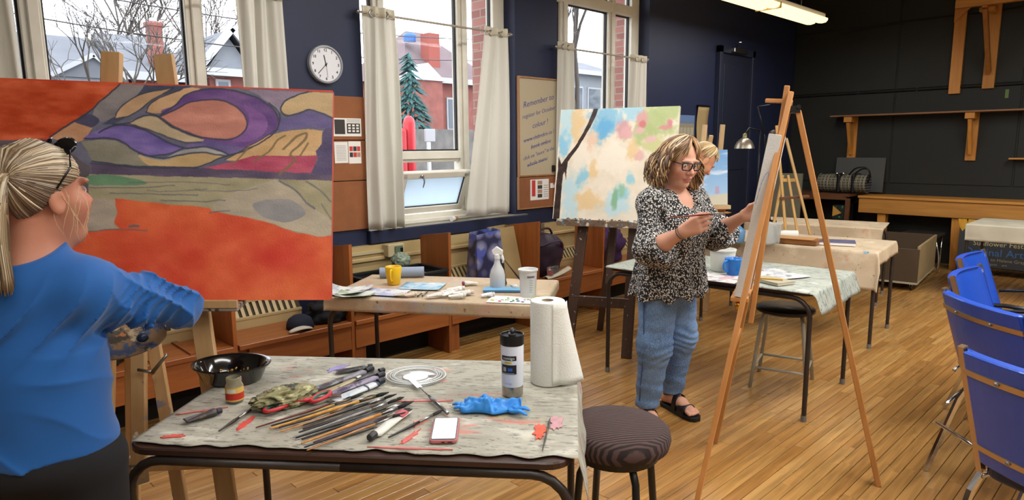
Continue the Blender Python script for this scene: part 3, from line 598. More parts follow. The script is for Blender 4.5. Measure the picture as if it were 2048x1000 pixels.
# ------------------------------------------------------------------ radiator covers and the fir bench under the windows
DARKSLOT = pm('dark slot', '#3d3420', 0.8)
sl_mesh = MB().box((0, 0, 0), (0.022, 0.118, 0.006), R=Matrix.Rotation(math.atan2(0.1, 0.075), 3, 'X')).mesh('slat', RADP)
for bi, (a, c) in enumerate(((0.3, 1.97), (2.36, 4.1), (4.42, 6.1))):
    nm = ('nearest window', 'open hopper window', 'farthest window')[bi]
    t = thing('radiator_cover', 'cream metal radiator cover under the ' + nm, 'radiator', ((a + c) / 2, 4.13, 0.02), 0, 'radiator covers', world=True)
    MB().bb(a, c, 4.07, 4.196, 0.02, 0.46).build('front_panel', RADP, t, bevel=0.004); MB().bb(a, c, 4.15, 4.197, 0.46, 0.815).build('upper_panel', RADP, t)
    MB().bb(a, c, 4.125, 4.15, 0.70, 0.73).build('moulding', RADP, t, bevel=0.006)
    MB().add([(a, 4.078, 0.462), (c, 4.078, 0.462), (c, 4.15, 0.55), (a, 4.15, 0.55)], [(0, 1, 2, 3)]).build('slot', DARKSLOT, t)
    k = a + 0.03
    while k < c - 0.02:
        o = bpy.data.objects.new('slat', sl_mesh); COL.objects.link(o); o.parent = t; o.matrix_parent_inverse = t.matrix_basis.inverted(); o.location = (k, 4.108, 0.508); k += 0.042
    MB().bb(a, c, 4.066, 4.082, 0.455, 0.475).build('lip', RADP, t, bevel=0.003); MB().bb(a, c, 4.135, 4.152, 0.548, 0.568).build('lip', RADP, t, bevel=0.003)
DIV = [0.25, 1.38, 2.14, 2.95, 3.89, 4.75, 5.6, 6.97, 7.68]
for i, (a, c) in enumerate(zip(DIV[:-1], DIV[1:])):
    if i == 6: continue
    lab = ['stained fir bench bay with dark lettering on its front, behind the pale easel', 'stained fir bench bay with the white cap and black jacket on it', 'stained fir bench bay with the wall socket above, behind the yellow mug table', 'stained fir bench bay holding the blueberry bag', 'stained fir bench bay behind the dark studio easel', 'stained fir bench bay behind the woman in the spotted blouse', '', 'stained fir bench bay in the far corner below the seascape canvas'][i]
    t = thing('wall_bench', lab, 'bench', ((a + c) / 2, 3.9, 0), 0, 'fir benches along the window wall', world=True)
    g = 0.09 if i == 1 else 0.03
    MB().bb(a + 0.03, c, 3.72, 4.068, 0.372, 0.402).build('seat_board', FIRX, t, bevel=0.003)
    MB().bb(a + g, c, 3.735, 3.757, 0.215, 0.37).build('fascia', FIRX, t, bevel=0.002)
    sp = MB(); sp.add([(a, 3.74, 0), (a, 4.064, 0), (a, 4.064, 0.86), (a, 3.72, 0.91), (a, 3.725, 0.6), (a + 0.022, 3.74, 0), (a + 0.022, 4.064, 0), (a + 0.022, 4.064, 0.86), (a + 0.022, 3.72, 0.91), (a + 0.022, 3.725, 0.6)], [(0, 1, 2, 3, 4), (9, 8, 7, 6, 5), (0, 5, 6, 1), (1, 6, 7, 2), (2, 7, 8, 3), (3, 8, 9, 4), (4, 9, 5, 0)]); sp.build('side_panel', FIR, t)
    MB().bb(a + 0.022, a + 0.022 + 0.1, 3.77, 3.79, 0, 0.37).build('leg', FIR, t); MB().bb(a + 0.022, c, 4.0, 4.06, 0.0, 0.36).build('back_panel', pm('bench recess shade', '#1a1510', 0.8), t)  # near-black panel added to stand for the shade in the bench recess
    if i == 0:
        for q in (0.95, 1.15): MB().bb(q, q + 0.03, 3.74, 4.06, 0.402, 0.412).build('cleat', FIRX, t)
        for k2, (s_, x) in enumerate((('CAPP', 1.27),)): text_mb(s_, 0.05, INK, 'lettering', t, frame_mat((x, 3.7345, 0.335), (1, 0, 0.05), (0, -1, 0)), shear=0.2, bold=0.001)
    if i == 4: MB().bb(a + 0.022, a + 0.3, 3.97, 3.99, 0.68, 0.72).build('cleat', FIRX, t)
t = thing('wall_socket', 'cream socket box with green outlet under the window sill', 'socket', (2.73, 4.15, 0.75), world=True)
MB().bb(2.665, 2.81, 4.07, 4.15, 0.72, 0.815).build('box', pm('socket cream', '#b8aa84', 0.5), t, bevel=0.006); MB().bb(2.72, 2.79, 4.06, 4.07, 0.735, 0.80).build('outlet', pm('socket green', '#5c6b54', 0.5), t, bevel=0.003)
MB().bb(2.765, 2.785, 4.055, 4.06, 0.75, 0.785).build('plug_slot', BLACKP, t); MB().bb(2.3, 2.665, 4.13, 4.15, 0.755, 0.775).build('conduit', pm('socket cream', '#b8aa84', 0.5), t)
# ------------------------------------------------------------------ tables and their painted cloths
from mathutils import noise as NZ
TOPZ = 0.73
TBROWN = pm('brown table laminate', '#3b2820', 0.35, var=0.15, scale=6)
def table(label, cx, cy, L, W, rz, legr=0.0135, topm=None, inset=0.03, light=False):
    """school table: laminate top on bent tubular legs; x is its long axis"""
    t = thing('work_table', label, 'table', (cx, cy, 0), rz, 'school work tables')
    MB().prism(rrect(L, W, 0.07, 6), TOPZ - 0.025, TOPZ - 0.004).build('table_top', topm or TBROWN, t, bevel=0.004)
    lm = BROWNM
    a, b_ = L / 2 - inset + 0.02, W / 2 - inset + 0.02
    for sx in (-1, 1):
        for sy in (-1, 1):
            x1, y1 = sx * a, sy * b_; r = 0.1; zt = TOPZ - 0.04
            pts = [(0, y1, zt), (x1 - sx * r, y1, zt)] + [(x1 - sx * r * (1 - math.sin(q)), y1, zt - r * (1 - math.cos(q))) for q in (0.3, 0.6, 0.95, 1.25, 1.571)] + [(x1, y1, 0.03), (x1, y1, 0.006)]
            lg = MB().tube(pts, legr, 10).build('leg', lm, t, smooth=True)
            MB().tube([(x1, y1, 0.035), (x1, y1, 0.0)], legr + 0.0025, 10).build('foot_cap', pm('grey rubber foot', '#6f6a62', 0.7), lg)
    for sx in (-1, 1): MB().tube([(sx * (a - 0.13), -b_, TOPZ - 0.04), (sx * (a - 0.13), b_, TOPZ - 0.04)], 0.011, 8).build('cross_tube', lm, t, smooth=True)
    return t
def cloth(name, label, cat, cx, cy, L, W, rz, ov, mat, seed=1, wrin=0.0025, flare=0.16, cut=None, nx=70, ny=50, rag=0.0, group='paint-stained table covers'):
    """sheet laid over a table, hanging ov=(x-,x+,y-,y+) beyond its edges"""
    q = MB(); x0, x1, y0, y1 = -L / 2 - ov[0], L / 2 + ov[1], -W / 2 - ov[2], W / 2 + ov[3]
    def fn(u, v):
        x = x0 + (x1 - x0) * u; y = y0 + (y1 - y0) * v
        if rag:
            e_ = 0.5 * (NZ.noise(V(x * 6, seed, 0)) + NZ.noise(V(x * 17, seed, 3)))
            if v < 0.1: y += rag * e_ * (1 - v / 0.1)
        dx = max(abs(x) - L / 2, 0); dy = max(abs(y) - W / 2, 0); d = math.hypot(dx, dy)
        X = max(-L / 2, min(L / 2, x)); Y = max(-W / 2, min(W / 2, y)); sx = 1 if x > 0 else -1; sy = 1 if y > 0 else -1
        if cut and dx > 0 and dy > 0: d = min(d, cut)
        w = NZ.noise(V(x * 5, y * 5, seed)) + 0.6 * NZ.noise(V(x * 13, y * 11, seed + 5))
        if d > 0:
            drop = max(0, d - 0.012); out = 0.008 + flare * d + 0.012 * w * min(1, d * 8)
            nx_, ny_ = (dx / d * sx, dy / d * sy) if d else (0, 0)
            if dx > 0 and dy > 0: nx_, ny_ = (sx * min(1, dx / d), sy * min(1, dy / d)); out += 0.25 * min(dx, dy)
            return (X + nx_ * out, Y + ny_ * out, TOPZ + 0.002 - drop)
        return (X, Y, TOPZ + 0.002 + wrin * abs(w) * min(1, 0.3 + 6 * min(L / 2 - abs(x), W / 2 - abs(y))))
    q.grid(fn, nx, ny); o = q.build(name, mat, smooth=True, thick=0.0012); o.location = (cx, cy, 0); o.rotation_euler = (0, 0, rz)
    return tag(o, label, cat, group)
A1 = math.atan2(-0.759, 0.650); A2 = math.atan2(-0.82, 0.57); AB = math.radians(95); AC = math.radians(97); AD = math.radians(102)
T1 = (1.0925, 1.7365, 1.22, 0.78, A1); T2 = (2.271, 2.88, 1.16, 0.64, A2); TB = (3.885, 2.05, 1.30, 0.78, AB); TC = (5.50, 2.28, 1.34, 0.72, AC); TD = (6.86, 2.66, 1.25, 0.62, AD); TE = (8.02, 0.90, 1.25, 0.72, math.radians(90))
table('brown work table in front, strewn with paintbrushes and tubes', *T1)
table('work table with the yellow mug and spray bottle', *T2)
table('work table with the blue mug, behind the woman in the spotted blouse', *TB)
table('work table under the white roll of paper and small wooden easel', *TC)
table('work table deepest in the row, in front of the long pine counter', *TD)
table('work table at the right edge before the festival banner', *TE)
DROP = splat('painted drop cloth', '#aaa798', [('#8b8778', 7, 0.50, (1, 3.5, 1), 0.12, 0.6), ('#c9c6b8', 5, 0.55, (1, 2, 1), 0.1, 0.8), ('#6d6a62', 18, 0.565, (0.8, 4, 1), 0.05, 0.75), ('#4d4a46', 34, 0.615, (0.8, 3, 1), 0.03, 0.8), ('#cf6a5c', 7, 0.62, (0.6, 2.4, 1), 0.03, 0.6), ('#c99088', 5, 0.61, (1.5, 1, 1), 0.06, 0.45), ('#8a7cae', 7, 0.67, (1, 1, 1), 0.05, 0.6), ('#6e8c7c', 9, 0.66, (1, 2, 1), 0.04, 0.5), ('#b8a24e', 9, 0.66, (1, 2, 1), 0.05, 0.5)], base2='#9c998c', wr=0.5)
c1 = cloth('table_cover', 'grey paint-stained canvas cover on the front table', 'table cover', *T1, (-0.012, 0.13, -0.02, -0.004), DROP, 3, wrin=0.002, flare=0.2, cut=0.22, rag=0.03, nx=110, ny=80)
KRAFT = splat('kraft table paper', '#bfa98b', [('#d3c4ac', 4, 0.55, (1, 1, 1), 0.15, 0.8), ('#b77f79', 5, 0.55, (1, 1, 1), 0.12, 0.45), ('#8fa7b8', 4, 0.58, (1, 1, 1), 0.08, 0.5), ('#4b453e', 40, 0.655, (1, 1, 1), 0.02, 0.8), ('#97916f', 7, 0.60, (1, 1, 1), 0.1, 0.5), ('#7d6f9c', 9, 0.74, (1, 1, 1), 0.05, 0.6)], wr=0.25)
cloth('table_cover', 'tan kraft paper cover under the yellow mug', 'table cover', *T2, (0.03, 0.07, 0.08, 0.0), KRAFT, 5, wrin=0.001, flare=0.08, cut=0.08)
GREYC = splat('greenish stained oilcloth', '#a8aca0', [('#5f6a62', 12, 0.53, (1, 3, 1), 0.1, 0.7), ('#7a8a80', 6, 0.56, (2, 1, 1), 0.12, 0.7), ('#c9cac2', 5, 0.6, (1, 1, 1), 0.1, 0.8), ('#9a6f84', 6, 0.60, (1, 1, 1), 0.1, 0.5), ('#31342f', 30, 0.60, (1, 2, 1), 0.04, 0.8), ('#6d4a3a', 8, 0.74, (1, 1, 1), 0.05, 0.6)], wr=0.35)
cloth('table_cover', 'grey-green stained oilcloth on the blue mug table', 'table cover', TB[0], TB[1], TB[2], TB[3], TB[4], (0.13, 0.0, 0.0, 0.02), GREYC, 8, wrin=0.0025, flare=0.35, cut=0.16)
KRAFT2 = splat('pale kraft sheet', '#c6b193', [('#d8c8ac', 4, 0.55, (1, 1, 1), 0.15, 0.8), ('#8b8260', 6, 0.58, (1, 1, 1), 0.08, 0.5), ('#4f93b5', 5, 0.67, (1, 1, 1), 0.03, 0.7), ('#3c3832', 36, 0.655, (1, 1, 1), 0.02, 0.9), ('#b8744e', 4, 0.62, (1, 1, 1), 0.08, 0.55)], wr=0.25)
cloth('table_cover', 'pale kraft paper cover hanging low under the white paper roll', 'table cover', *TC, (0.11, 0.02, 0.03, 0.29), KRAFT2, 12, wrin=0.001, flare=0.1, cut=0.3)
cloth('table_cover', 'plain kraft paper cover on the deepest table of the row', 'table cover', *TD, (0.02, 0.0, 0.0, 0.16), KRAFT2, 17, wrin=0.001, flare=0.04, cut=0.16)
cloth('table_cover', 'pale cloth hanging off the right-edge table before the banner', 'table cover', *TE, (0.0, 0.03, 0.0, 0.17), pm('pale spattered cloth', '#b5ae9a', 0.85, var=0.12, scale=4), 21, wrin=0.002, flare=0.05, cut=0.17)
TZ = TOPZ + 0.006

# ------------------------------------------------------------------ small builders
def blob(c, rad, seed, amp=0.25, freq=4.0, sub=4, flatz=None, ridge=False):
    bm = bmesh.new(); bmesh.ops.create_icosphere(bm, subdivisions=sub, radius=1.0); vs = []
    for v in bm.verts:
        n = v.co.copy(); k = NZ.noise(n * freq * 0.5 + V(seed, seed * 2, 0)) + 0.5 * NZ.noise(n * freq + V(0, seed, seed))
        if ridge: k = 0.6 - 2.0 * abs(k)
        p = n * (1 + amp * k); p = V(p.x * rad[0], p.y * rad[1], p.z * rad[2])
        if flatz is not None and p.z < flatz: p.z = flatz + (p.z - flatz) * 0.05
        vs.append(V(c) + p)
    fs = [tuple(v.index for v in f.verts) for f in bm.faces]; bm.free()
    return MB().add(vs, fs)
def mug(name, label, cx, cy, z, r0, r1, h, mat, inner, ha, group=None, hr=0.033):
    t = thing(name, label, 'mug', (cx, cy, z), 0, group)
    MB().lathe([(0, 0), (r0 * 0.92, 0), (r0, 0.004), (r0 * 0.4 + r1 * 0.6, h * 0.5), (r1, h - 0.003), (r1 - 0.002, h), (r1 - 0.005, h - 0.003), (r0 - 0.005, 0.01), (0, 0.008)], 32).build('body', mat, t, auto=0.7)
    MB().lathe([(r1 - 0.0045, h - 0.002), (r1 - 0.0055, h - 0.012), (r0 * 0.5 + r1 * 0.5 - 0.006, h * 0.55), (0, h * 0.54)], 32, caps=False).build('inside', inner, t, smooth=True)
    d = V(math.cos(ha), math.sin(ha), 0); pts = [d * (r0 * 0.5 + r1 * 0.5 - 0.004) + V(0, 0, h * 0.86), d * (r1 + hr * 0.7) + V(0, 0, h * 0.84), d * (r1 + hr) + V(0, 0, h * 0.6), d * (r1 + hr * 0.6) + V(0, 0, h * 0.34), d * (r0 * 0.6 + r1 * 0.4 - 0.004) + V(0, 0, h * 0.24)]
    MB().tube(crom(pts, 5), 0.0055, 8, flat=1.4).build('handle', mat, t, smooth=True)
    return t
def brush_at(label, p0, p1, hcol, r=0.0038, tip=0.03, bcol='#2b2522', flat=1.0, group='paintbrushes lying on the front table', name='paintbrush'):
    """brush from its handle end p0 to its bristle end p1"""
    p0 = V(p0); p1 = V(p1); L = (p1 - p0).length; d = (p1 - p0) / L
    t = thing(name, label, 'paintbrush', tuple(p0), 0, group); q = lambda s_: d * s_
    hm = pm('brush handle ' + hcol, hcol, 0.3, var=0.25, scale=60)
    a = L - tip - 0.055
    MB().tube([q(0), q(0.004), q(a * 0.35), q(a * 0.75), q(a)], [r * 0.35, r * 0.55, r * 0.75, r * 1.15, r * 0.85], 7).build('handle', hm, t, smooth=True)
    MB().tube([q(a - 0.002), q(a + 0.03), q(L - tip)], [r * 0.92, r * 0.95, r * 1.05], 8, flat=flat).build('ferrule', STEEL if random.random() < 0.6 else pm('tarnished ferrule', '#6b5f4c', 0.35, 0.8), t, smooth=True)
    MB().tube([q(L - tip), q(L - tip * 0.55), q(L)], [r * 0.98, r * 1.25, r * 0.25], 8, flat=flat).build('bristles', pm('bristles ' + bcol, bcol, 0.8), t, smooth=True)
    return t
def ptube(label, p0, p1, w, body, capc, bands=(), z=TZ, seed=1, group='paint tubes on the front table', stain=None, squash=0.5):
    """squeezed paint tube: crimped end p0, cap end p1 (x, y)"""
    p0 = V(p0[0], p0[1], z); p1 = V(p1[0], p1[1], z); L = (p1 - p0).length; d = (p1 - p0) / L; s_ = V(-d.y, d.x, 0)
    t = thing('paint_tube', label, 'paint tube', tuple(p0), 0, group); rn = random.Random(seed)
    bmx = splat('tube skin %s %d' % (body, seed), body, [(c, 30, lo, (1, 1, 1), 0.06, 0.9) for c, lo in (stain or [])], rough=0.35, wr=0.6) if stain else pm('tube skin ' + body, body, 0.35, var=0.1, scale=30, bmp=0.3, bscale=60)
    n = 12; st = [(0, 1.15, 0.03), (0.04, 1.15, 0.05), (0.2, 1.08, 0.3), (0.45, 1.0, 0.6), (0.7, 0.95, 0.8), (0.82, 0.9, 0.85), (0.86, 0.5, 0.5), (0.9, 0.3, 0.3)]
    vs = []
    for (u, kw, kh) in st:
        kh *= squash * 1.6
        for k in range(n):
            a = 2 * math.pi * k / n; w_ = w / 2 * kw * (1 + 0.08 * rn.uniform(-1, 1)); h_ = max(0.0015, w / 2 * kh * (1 + 0.15 * rn.uniform(-1, 1)))
            vs.append(d * (u * L) + s_ * (math.cos(a) * w_) + V(0, 0, w / 2 * squash * 1.3 * 0.55 + 0.001 + math.sin(a) * h_ * 0.75))
    m = len(st); MB().add(vs, [(i * n + k, i * n + (k + 1) % n, (i + 1) * n + (k + 1) % n, (i + 1) * n + k) for i in range(m - 1) for k in range(n)] + [tuple(range(n - 1, -1, -1)), tuple((m - 1) * n + k for k in range(n))]).build('body', bmx, t, smooth=True)
    zc = w / 2 * squash * 1.3 * 0.55 + 0.001
    cr = w * 0.3; MB().tube([d * (0.87 * L) + V(0, 0, max(zc, cr)), d * (0.985 * L) + V(0, 0, max(zc, cr)), d * L + V(0, 0, max(zc, cr))], [cr, cr, cr * 0.8], 10).build('cap', pm('tube cap ' + capc, capc, 0.4), t, auto=0.7)
    for (u0, u1, c) in bands:
        b_ = MB(); vs = []
        for u in (u0, u1):
            kh = 0.8 * squash * 1.6
            for k in range(n):
                a = 2 * math.pi * k / n; vs.append(d * (u * L) + s_ * (math.cos(a) * w / 2 * 1.05) + V(0, 0, zc + math.sin(a) * w / 2 * kh * 0.84))
        b_.add(vs, [(k, (k + 1) % n, n + (k + 1) % n, n + k) for k in range(n)]); b_.build('band', pm('tube band ' + c, c, 0.4), t, smooth=True)
    return t
ORD = ['first', 'second', 'third', 'fourth', 'fifth', 'sixth', 'seventh', 'eighth', 'ninth', 'tenth', 'eleventh', 'twelfth', 'thirteenth', 'fourteenth', 'fifteenth', 'sixteenth', 'seventeenth', 'eighteenth', 'nineteenth', 'twentieth']

# ------------------------------------------------------------------ front table clutter
# black oval takeaway bowl with dried paint crumbs
t = thing('plastic_bowl', 'black oval plastic bowl with yellow crumbs on the front table', 'bowl', (0.815, 2.235, TZ), A1)
prof = [(0, 0), (0.082, 0), (0.088, 0.004), (0.108, 0.05), (0.116, 0.053), (0.12, 0.06), (0.119, 0.063), (0.113, 0.0615), (0.106, 0.055), (0.085, 0.008), (0, 0.006)]
MB().lathe(prof, 48, sx=1.12, sy=0.86).build('shell', pm('glossy black plastic', '#0c0c0d', 0.12, coat=0.5), t, auto=0.9)
cr = MB(); rn = random.Random(4)
for k in range(60):
    a = rn.uniform(0, 6.28); r_ = 0.075 * math.sqrt(rn.random()); s_ = rn.uniform(0.004, 0.011); cr.box((r_ * math.cos(a) * 1.1 + 0.01, r_ * math.sin(a) * 0.8, 0.01 + rn.uniform(0, 0.014)), (s_, s_ * 0.7, s_ * 0.5), R=Matrix.Rotation(rn.uniform(0, 3), 3, V(rn.random(), rn.random(), 0.3).normalized()))
o = cr.build('crumbs', pm('ochre crumbs', '#b98a3a', 0.9, var=0.4, scale=40), t); o['kind'] = 'stuff'
t = thing('glass_jar', 'small glass jar with a red and yellow label before the black bowl', 'jar', (0.745, 2.035, TZ))
JG = pm('jar glass', '#d9d2b8', 0.08, trans=0.75, ior=1.3); MB().lathe([(0, 0), (0.024, 0), (0.027, 0.004), (0.027, 0.052), (0.022, 0.062), (0.0225, 0.078), (0.021, 0.079), (0.0205, 0.062), (0.0255, 0.051), (0.0255, 0.006), (0, 0.004)], 28).build('glass', JG, t, auto=0.8)
for k in range(3): MB().lathe([(0.0225, 0.0655 + k * 0.004), (0.0236, 0.0665 + k * 0.004), (0.0225, 0.0675 + k * 0.004)], 28, caps=False).build('thread', JG, t, smooth=True)
MB().lathe([(0, 0.006), (0.0248, 0.006), (0.0248, 0.03), (0, 0.031)], 24).build('contents', pm('murky medium', '#8a7a52', 0.4), t)
va = math.atan2(-2.035, -0.745)
def wrap(name, mat, parent, r, z0, z1, a0, a1, n=14):
    MB().grid(lambda u, v: (r * math.cos(a0 + (a1 - a0) * u), r * math.sin(a0 + (a1 - a0) * u), z0 + (z1 - z0) * v), n, 2).build(name, mat, parent, smooth=True)
wrap('label', pm('label yellow', '#d8b25a', 0.6), t, 0.0274, 0.007, 0.05, va - 1.5, va + 1.5); wrap('label_band', pm('label red', '#b8321f', 0.6), t, 0.0277, 0.011, 0.032, va - 1.5, va + 1.5); wrap('label_patch', pm('label white', '#d8d2c0', 0.6), t, 0.0278, 0.034, 0.046, va - 0.9, va + 0.1)
# black paint tubes at the left
ptube('stubby black squeezed paint tube alone at the left of the front table', (0.572, 1.965), (0.678, 1.965), 0.03, '#3a3432', '#2a2a38', seed=3, stain=[('#6b5a48', 0.6), ('#25263c', 0.55)], squash=0.75)
# clear plastic lid with a palette knife
t = thing('clear_plate', 'clear ribbed plastic lid holding a splash of light, behind the paint tubes', 'lid', (1.275, 1.805, TZ), A1)
CLR = pm('clear plastic', '#f2f4f4', 0.06, trans=0.9, ior=1.25, spec=0.7)
MB().lathe([(0.0, 0.002), (0.072, 0.002), (0.076, 0.007), (0.088, 0.008), (0.09, 0.005), (0.102, 0.006), (0.104, 0.002), (0.105, 0.003), (0.103, 0.008), (0.09, 0.0075), (0.087, 0.0105), (0.075, 0.0095), (0.071, 0.0045), (0, 0.0045)], 56, sx=1.0, sy=0.9).build('disc', CLR, t, auto=0.9)
for r_ in (0.074, 0.089, 0.103): MB().lathe([(r_ - 0.0012, 0.0085), (r_, 0.0105), (r_ + 0.0012, 0.0085)], 56, sx=1, sy=0.9, caps=False).build('rim', pm('lid rim gloss', '#e2e4e2', 0.15), t, smooth=True)
MB().lathe([(0, 0.0048), (0.045, 0.0048), (0.05, 0.0055), (0.045, 0.0062), (0, 0.0062)], 40, (0.0, -0.01, 0), sx=0.9, sy=0.8).build('glare_disc', pm('white glare disc', '#e4e6e8', 0.2), t, smooth=True)  # white disc painted in place of the reflection on the clear lid
t = thing('palette_knife', 'steel palette knife leaning on the clear plastic lid', 'palette knife', (1.146, 1.466, TZ), world=True)
k0, k1 = V(1.228, 1.765, TZ + 0.013), V(1.143, 1.462, TZ + 0.007); dd = (k1 - k0)
MB().tube([k0 + dd * 0.98, k0 + dd * 0.6, k0 + dd * 0.5], [0.0055, 0.0065, 0.004], 8).build('handle', pm('grey handle', '#8d8f92', 0.25, 0.8), t, smooth=True); MB().tube([k0 + dd * 0.5, k0 + dd * 0.28, k0 + dd * 0.24], 0.0022, 6).build('shank', STEEL, t, smooth=True)
MB().beam(k0, k0 + dd * 0.25, 0.018, 0.0012).build('blade', CHROME, t, bevel=0.003)
# travel mug
t = thing('travel_mug', 'white insulated travel mug with black lid and black label', 'travel mug', (1.40, 1.455, TZ))
MB().lathe([(0, 0), (0.032, 0), (0.0335, 0.003), (0.034, 0.033)], 40).build('base', pm('mug steel', '#a3a09a', 0.25, 1.0, var=0.1), t, auto=0.6)
MB().lathe([(0.0338, 0.033), (0.0345, 0.036), (0.036, 0.1), (0.0365, 0.166), (0.0355, 0.168)], 40).build('body', pm('mug white lacquer', '#cfd3dd', 0.3), t, auto=0.6)
MB().lathe([(0.0355, 0.166), (0.0378, 0.168), (0.0385, 0.196), (0.0375, 0.2), (0.035, 0.199), (0.034, 0.194), (0, 0.194)], 40).build('lid', BLACKP, t, auto=0.6)
va = math.atan2(-1.455, -1.40)
lp = MB(); lp.prism(rrect(0.032, 0.024, 0.01), 0.193, 0.203, Matrix.Rotation(va, 4, 'Z')); lp.build('spout_cap', pm('dark grey plastic', '#2b2b2d', 0.35), t, bevel=0.003, seg=2)
MB().tube([(0.016 * math.cos(va + 2.4), 0.016 * math.sin(va + 2.4), 0.203), (0.0, 0.0, 0.211), (0.012 * math.cos(va), 0.012 * math.sin(va), 0.207)], [0.006, 0.009, 0.004], 8).build('flip_tab', pm('dark grey plastic', '#2b2b2d', 0.35), t, smooth=True)
def mr(zz): return 0.0372
LB = pm('label black', '#16171a', 0.4)
wrap('label', LB, t, mr(0.1), 0.122, 0.137, va - 1.05, va + 0.35); wrap('label', LB, t, mr(0.08) + 0.0002, 0.078, 0.108, va - 1.05, va + 0.35); wrap('label_strip', pm('label yellow strip', '#d8c62e', 0.5), t, mr(0.1) + 0.0003, 0.1125, 0.118, va - 0.75, va - 0.05)
wrap('label_patch', pm('label blue', '#2f56a8', 0.5), t, mr(0.1) + 0.0006, 0.088, 0.098, va - 0.4, va + 0.0); wrap('label_patch', pm('label grey', '#9a9a98', 0.5), t, mr(0.1) + 0.0006, 0.086, 0.1, va - 0.85, va - 0.55); wrap('label_strip', pm('label grey', '#9a9a98', 0.5), t, mr(0.1) + 0.0006, 0.0795, 0.0815, va - 0.9, va + 0.15)
def wrap_text(txt, size, mat, parent, name, r, zc, a0, h=0.0):
    """lettering bent round a cylinder, centred at angle a0"""
    cu = bpy.data.curves.new('txt', 'FONT'); cu.body = txt; cu.size = size; cu.align_x = 'CENTER'; cu.align_y = 'CENTER'; cu.resolution_u = 2
    ob = bpy.data.objects.new('txt', cu); me = bpy.data.meshes.new_from_object(ob); bpy.data.objects.remove(ob); bpy.data.curves.remove(cu)
    for v in me.vertices:
        a = a0 + v.co.x / r; v.co = V(r * math.cos(a), r * math.sin(a), zc + v.co.y)
    me.materials.clear(); me.materials.append(mat); o = bpy.data.objects.new(name, me); COL.objects.link(o); o.parent = parent; return o
WHT = pm('white print', '#e4e4e2', 0.5)
wrap_text('contigo', 0.013, WHT, t, 'lettering', mr(0.13) + 0.0009, 0.1295, va - 0.32); wrap_text('contigo', 0.008, pm('pale lilac print', '#8c86b4', 0.5), t, 'lettering', mr(0.05) + 0.0006, 0.047, va - 0.35)
wrap_text('AUTOSEAL', 0.004, LB, t, 'lettering', mr(0.1) + 0.0009, 0.1152, va - 0.4)
# paper towel roll standing on end with its loose sheet
t = thing('paper_towel_roll', 'white paper towel roll standing at the back right of the front table', 'paper towel', (1.565, 1.455, TZ))
TOW = pm('paper towel', '#dcdcd4', 0.95, var=0.02, scale=30, bmp=0.25, bscale=220)
MB().lathe([(0.018, 0.0), (0.056, 0.0), (0.058, 0.004), (0.058, 0.276), (0.055, 0.28), (0.02, 0.28)], 44, caps=False).build('roll', TOW, t, auto=0.8)
MB().lathe([(0.0205, 0.2805), (0.0205, 0.19), (0.019, 0.19), (0.019, 0.2805), (0.0205, 0.2805)], 24, caps=False).build('core', pm('card tube', '#a89a84', 0.8), t, auto=0.8)
va = math.atan2(-1.455, -1.565)
def lsheet(u, v):
    a = va + 0.25 + 1.35 * u; r_ = 0.0595 + (0.004 + 0.062 * max(0, v - 0.05) ** 1.1) * max(0, (u - 0.25) / 0.75) ** 1.2
    return (r_ * math.cos(a), r_ * math.sin(a), 0.279 - (0.274) * v)
MB().grid(lsheet, 18, 14).build('loose_sheet', TOW, t, smooth=True, thick=0.001)
# blue nitrile gloves
NIT = pm('blue nitrile', '#2f86d6', 0.4, var=0.08, scale=30)
t = thing('nitrile_glove', 'crumpled blue nitrile glove by the travel mug', 'glove', (1.265, 1.41, TZ), A1)
def gl(u, v):
    x = (u - 0.5) * 0.17; y = (v - 0.5) * 0.085 * (1 - 0.5 * abs(u - 0.45)); k = NZ.noise(V(x * 30, y * 40, 2)) + 0.6 * NZ.noise(V(x * 70, y * 60, 7)); e_ = max(0, 1 - (2 * v - 1) ** 4)
    return (x + 0.012 * NZ.noise(V(x * 20, y * 30, 9)), y + 0.02 * NZ.noise(V(x * 22, y * 18, 4)), 0.004 + e_ * max(0, 0.016 + 0.022 * k + 0.015 * math.exp(-((u - 0.35) / 0.25) ** 2)))
MB().grid(gl, 46, 26).build('palm', NIT, t, smooth=True, thick=0.0012)
for k, (x, y, a, L) in enumerate(((-0.085, 0.0, 2.9, 0.035), (-0.08, -0.018, 3.3, 0.03), (0.07, -0.03, -0.5, 0.05), (0.085, -0.012, -0.2, 0.035), (0.05, 0.03, 0.8, 0.03))):
    d = V(math.cos(a), math.sin(a), 0); s_ = V(x, y, 0.009); MB().tube(crom([s_ - d * 0.015 + V(0, 0, 0.004), s_, s_ + d * L * 0.5 + V(0, 0, 0.006), s_ + d * L], 3), [0.01] * 6 + [0.009, 0.008, 0.007, 0.003], 8, flat=0.6).build('finger', NIT, t, smooth=True)
# phone in a pink case
t = thing('mobile_phone', 'phone in a pink case with a lit white screen', 'phone', (1.07, 1.385, TZ), math.atan2(0.11, 0.10))
MB().prism(rrect(0.155, 0.076, 0.012), 0, 0.010).build('case', pm('rose case', '#b06a68', 0.35), t, bevel=0.003, seg=2)
MB().prism(rrect(0.146, 0.068, 0.009), 0.0095, 0.0108).build('bezel', BLACKP, t)
MB().prism(rrect(0.134, 0.063, 0.004), 0.0107, 0.0113).build('screen', pm('lit phone screen', '#dfe6ee', 0.1, emit='#e4ecf4', es=0.45), t)
for k in range(4): MB().box((0.02 - k * 0.02, 0, 0.0114), (0.002, 0.02 + 0.012 * (k % 2), 0.0003)).build('text_line', pm('screen grey text', '#b8c0c8', 0.5), t)
MB().box((-0.0778, 0.0, 0.005), (0.0015, 0.009, 0.003)).build('port', BLACKP, t); MB().box((-0.0778, -0.018, 0.005), (0.0015, 0.012, 0.002)).build('port', BLACKP, t)
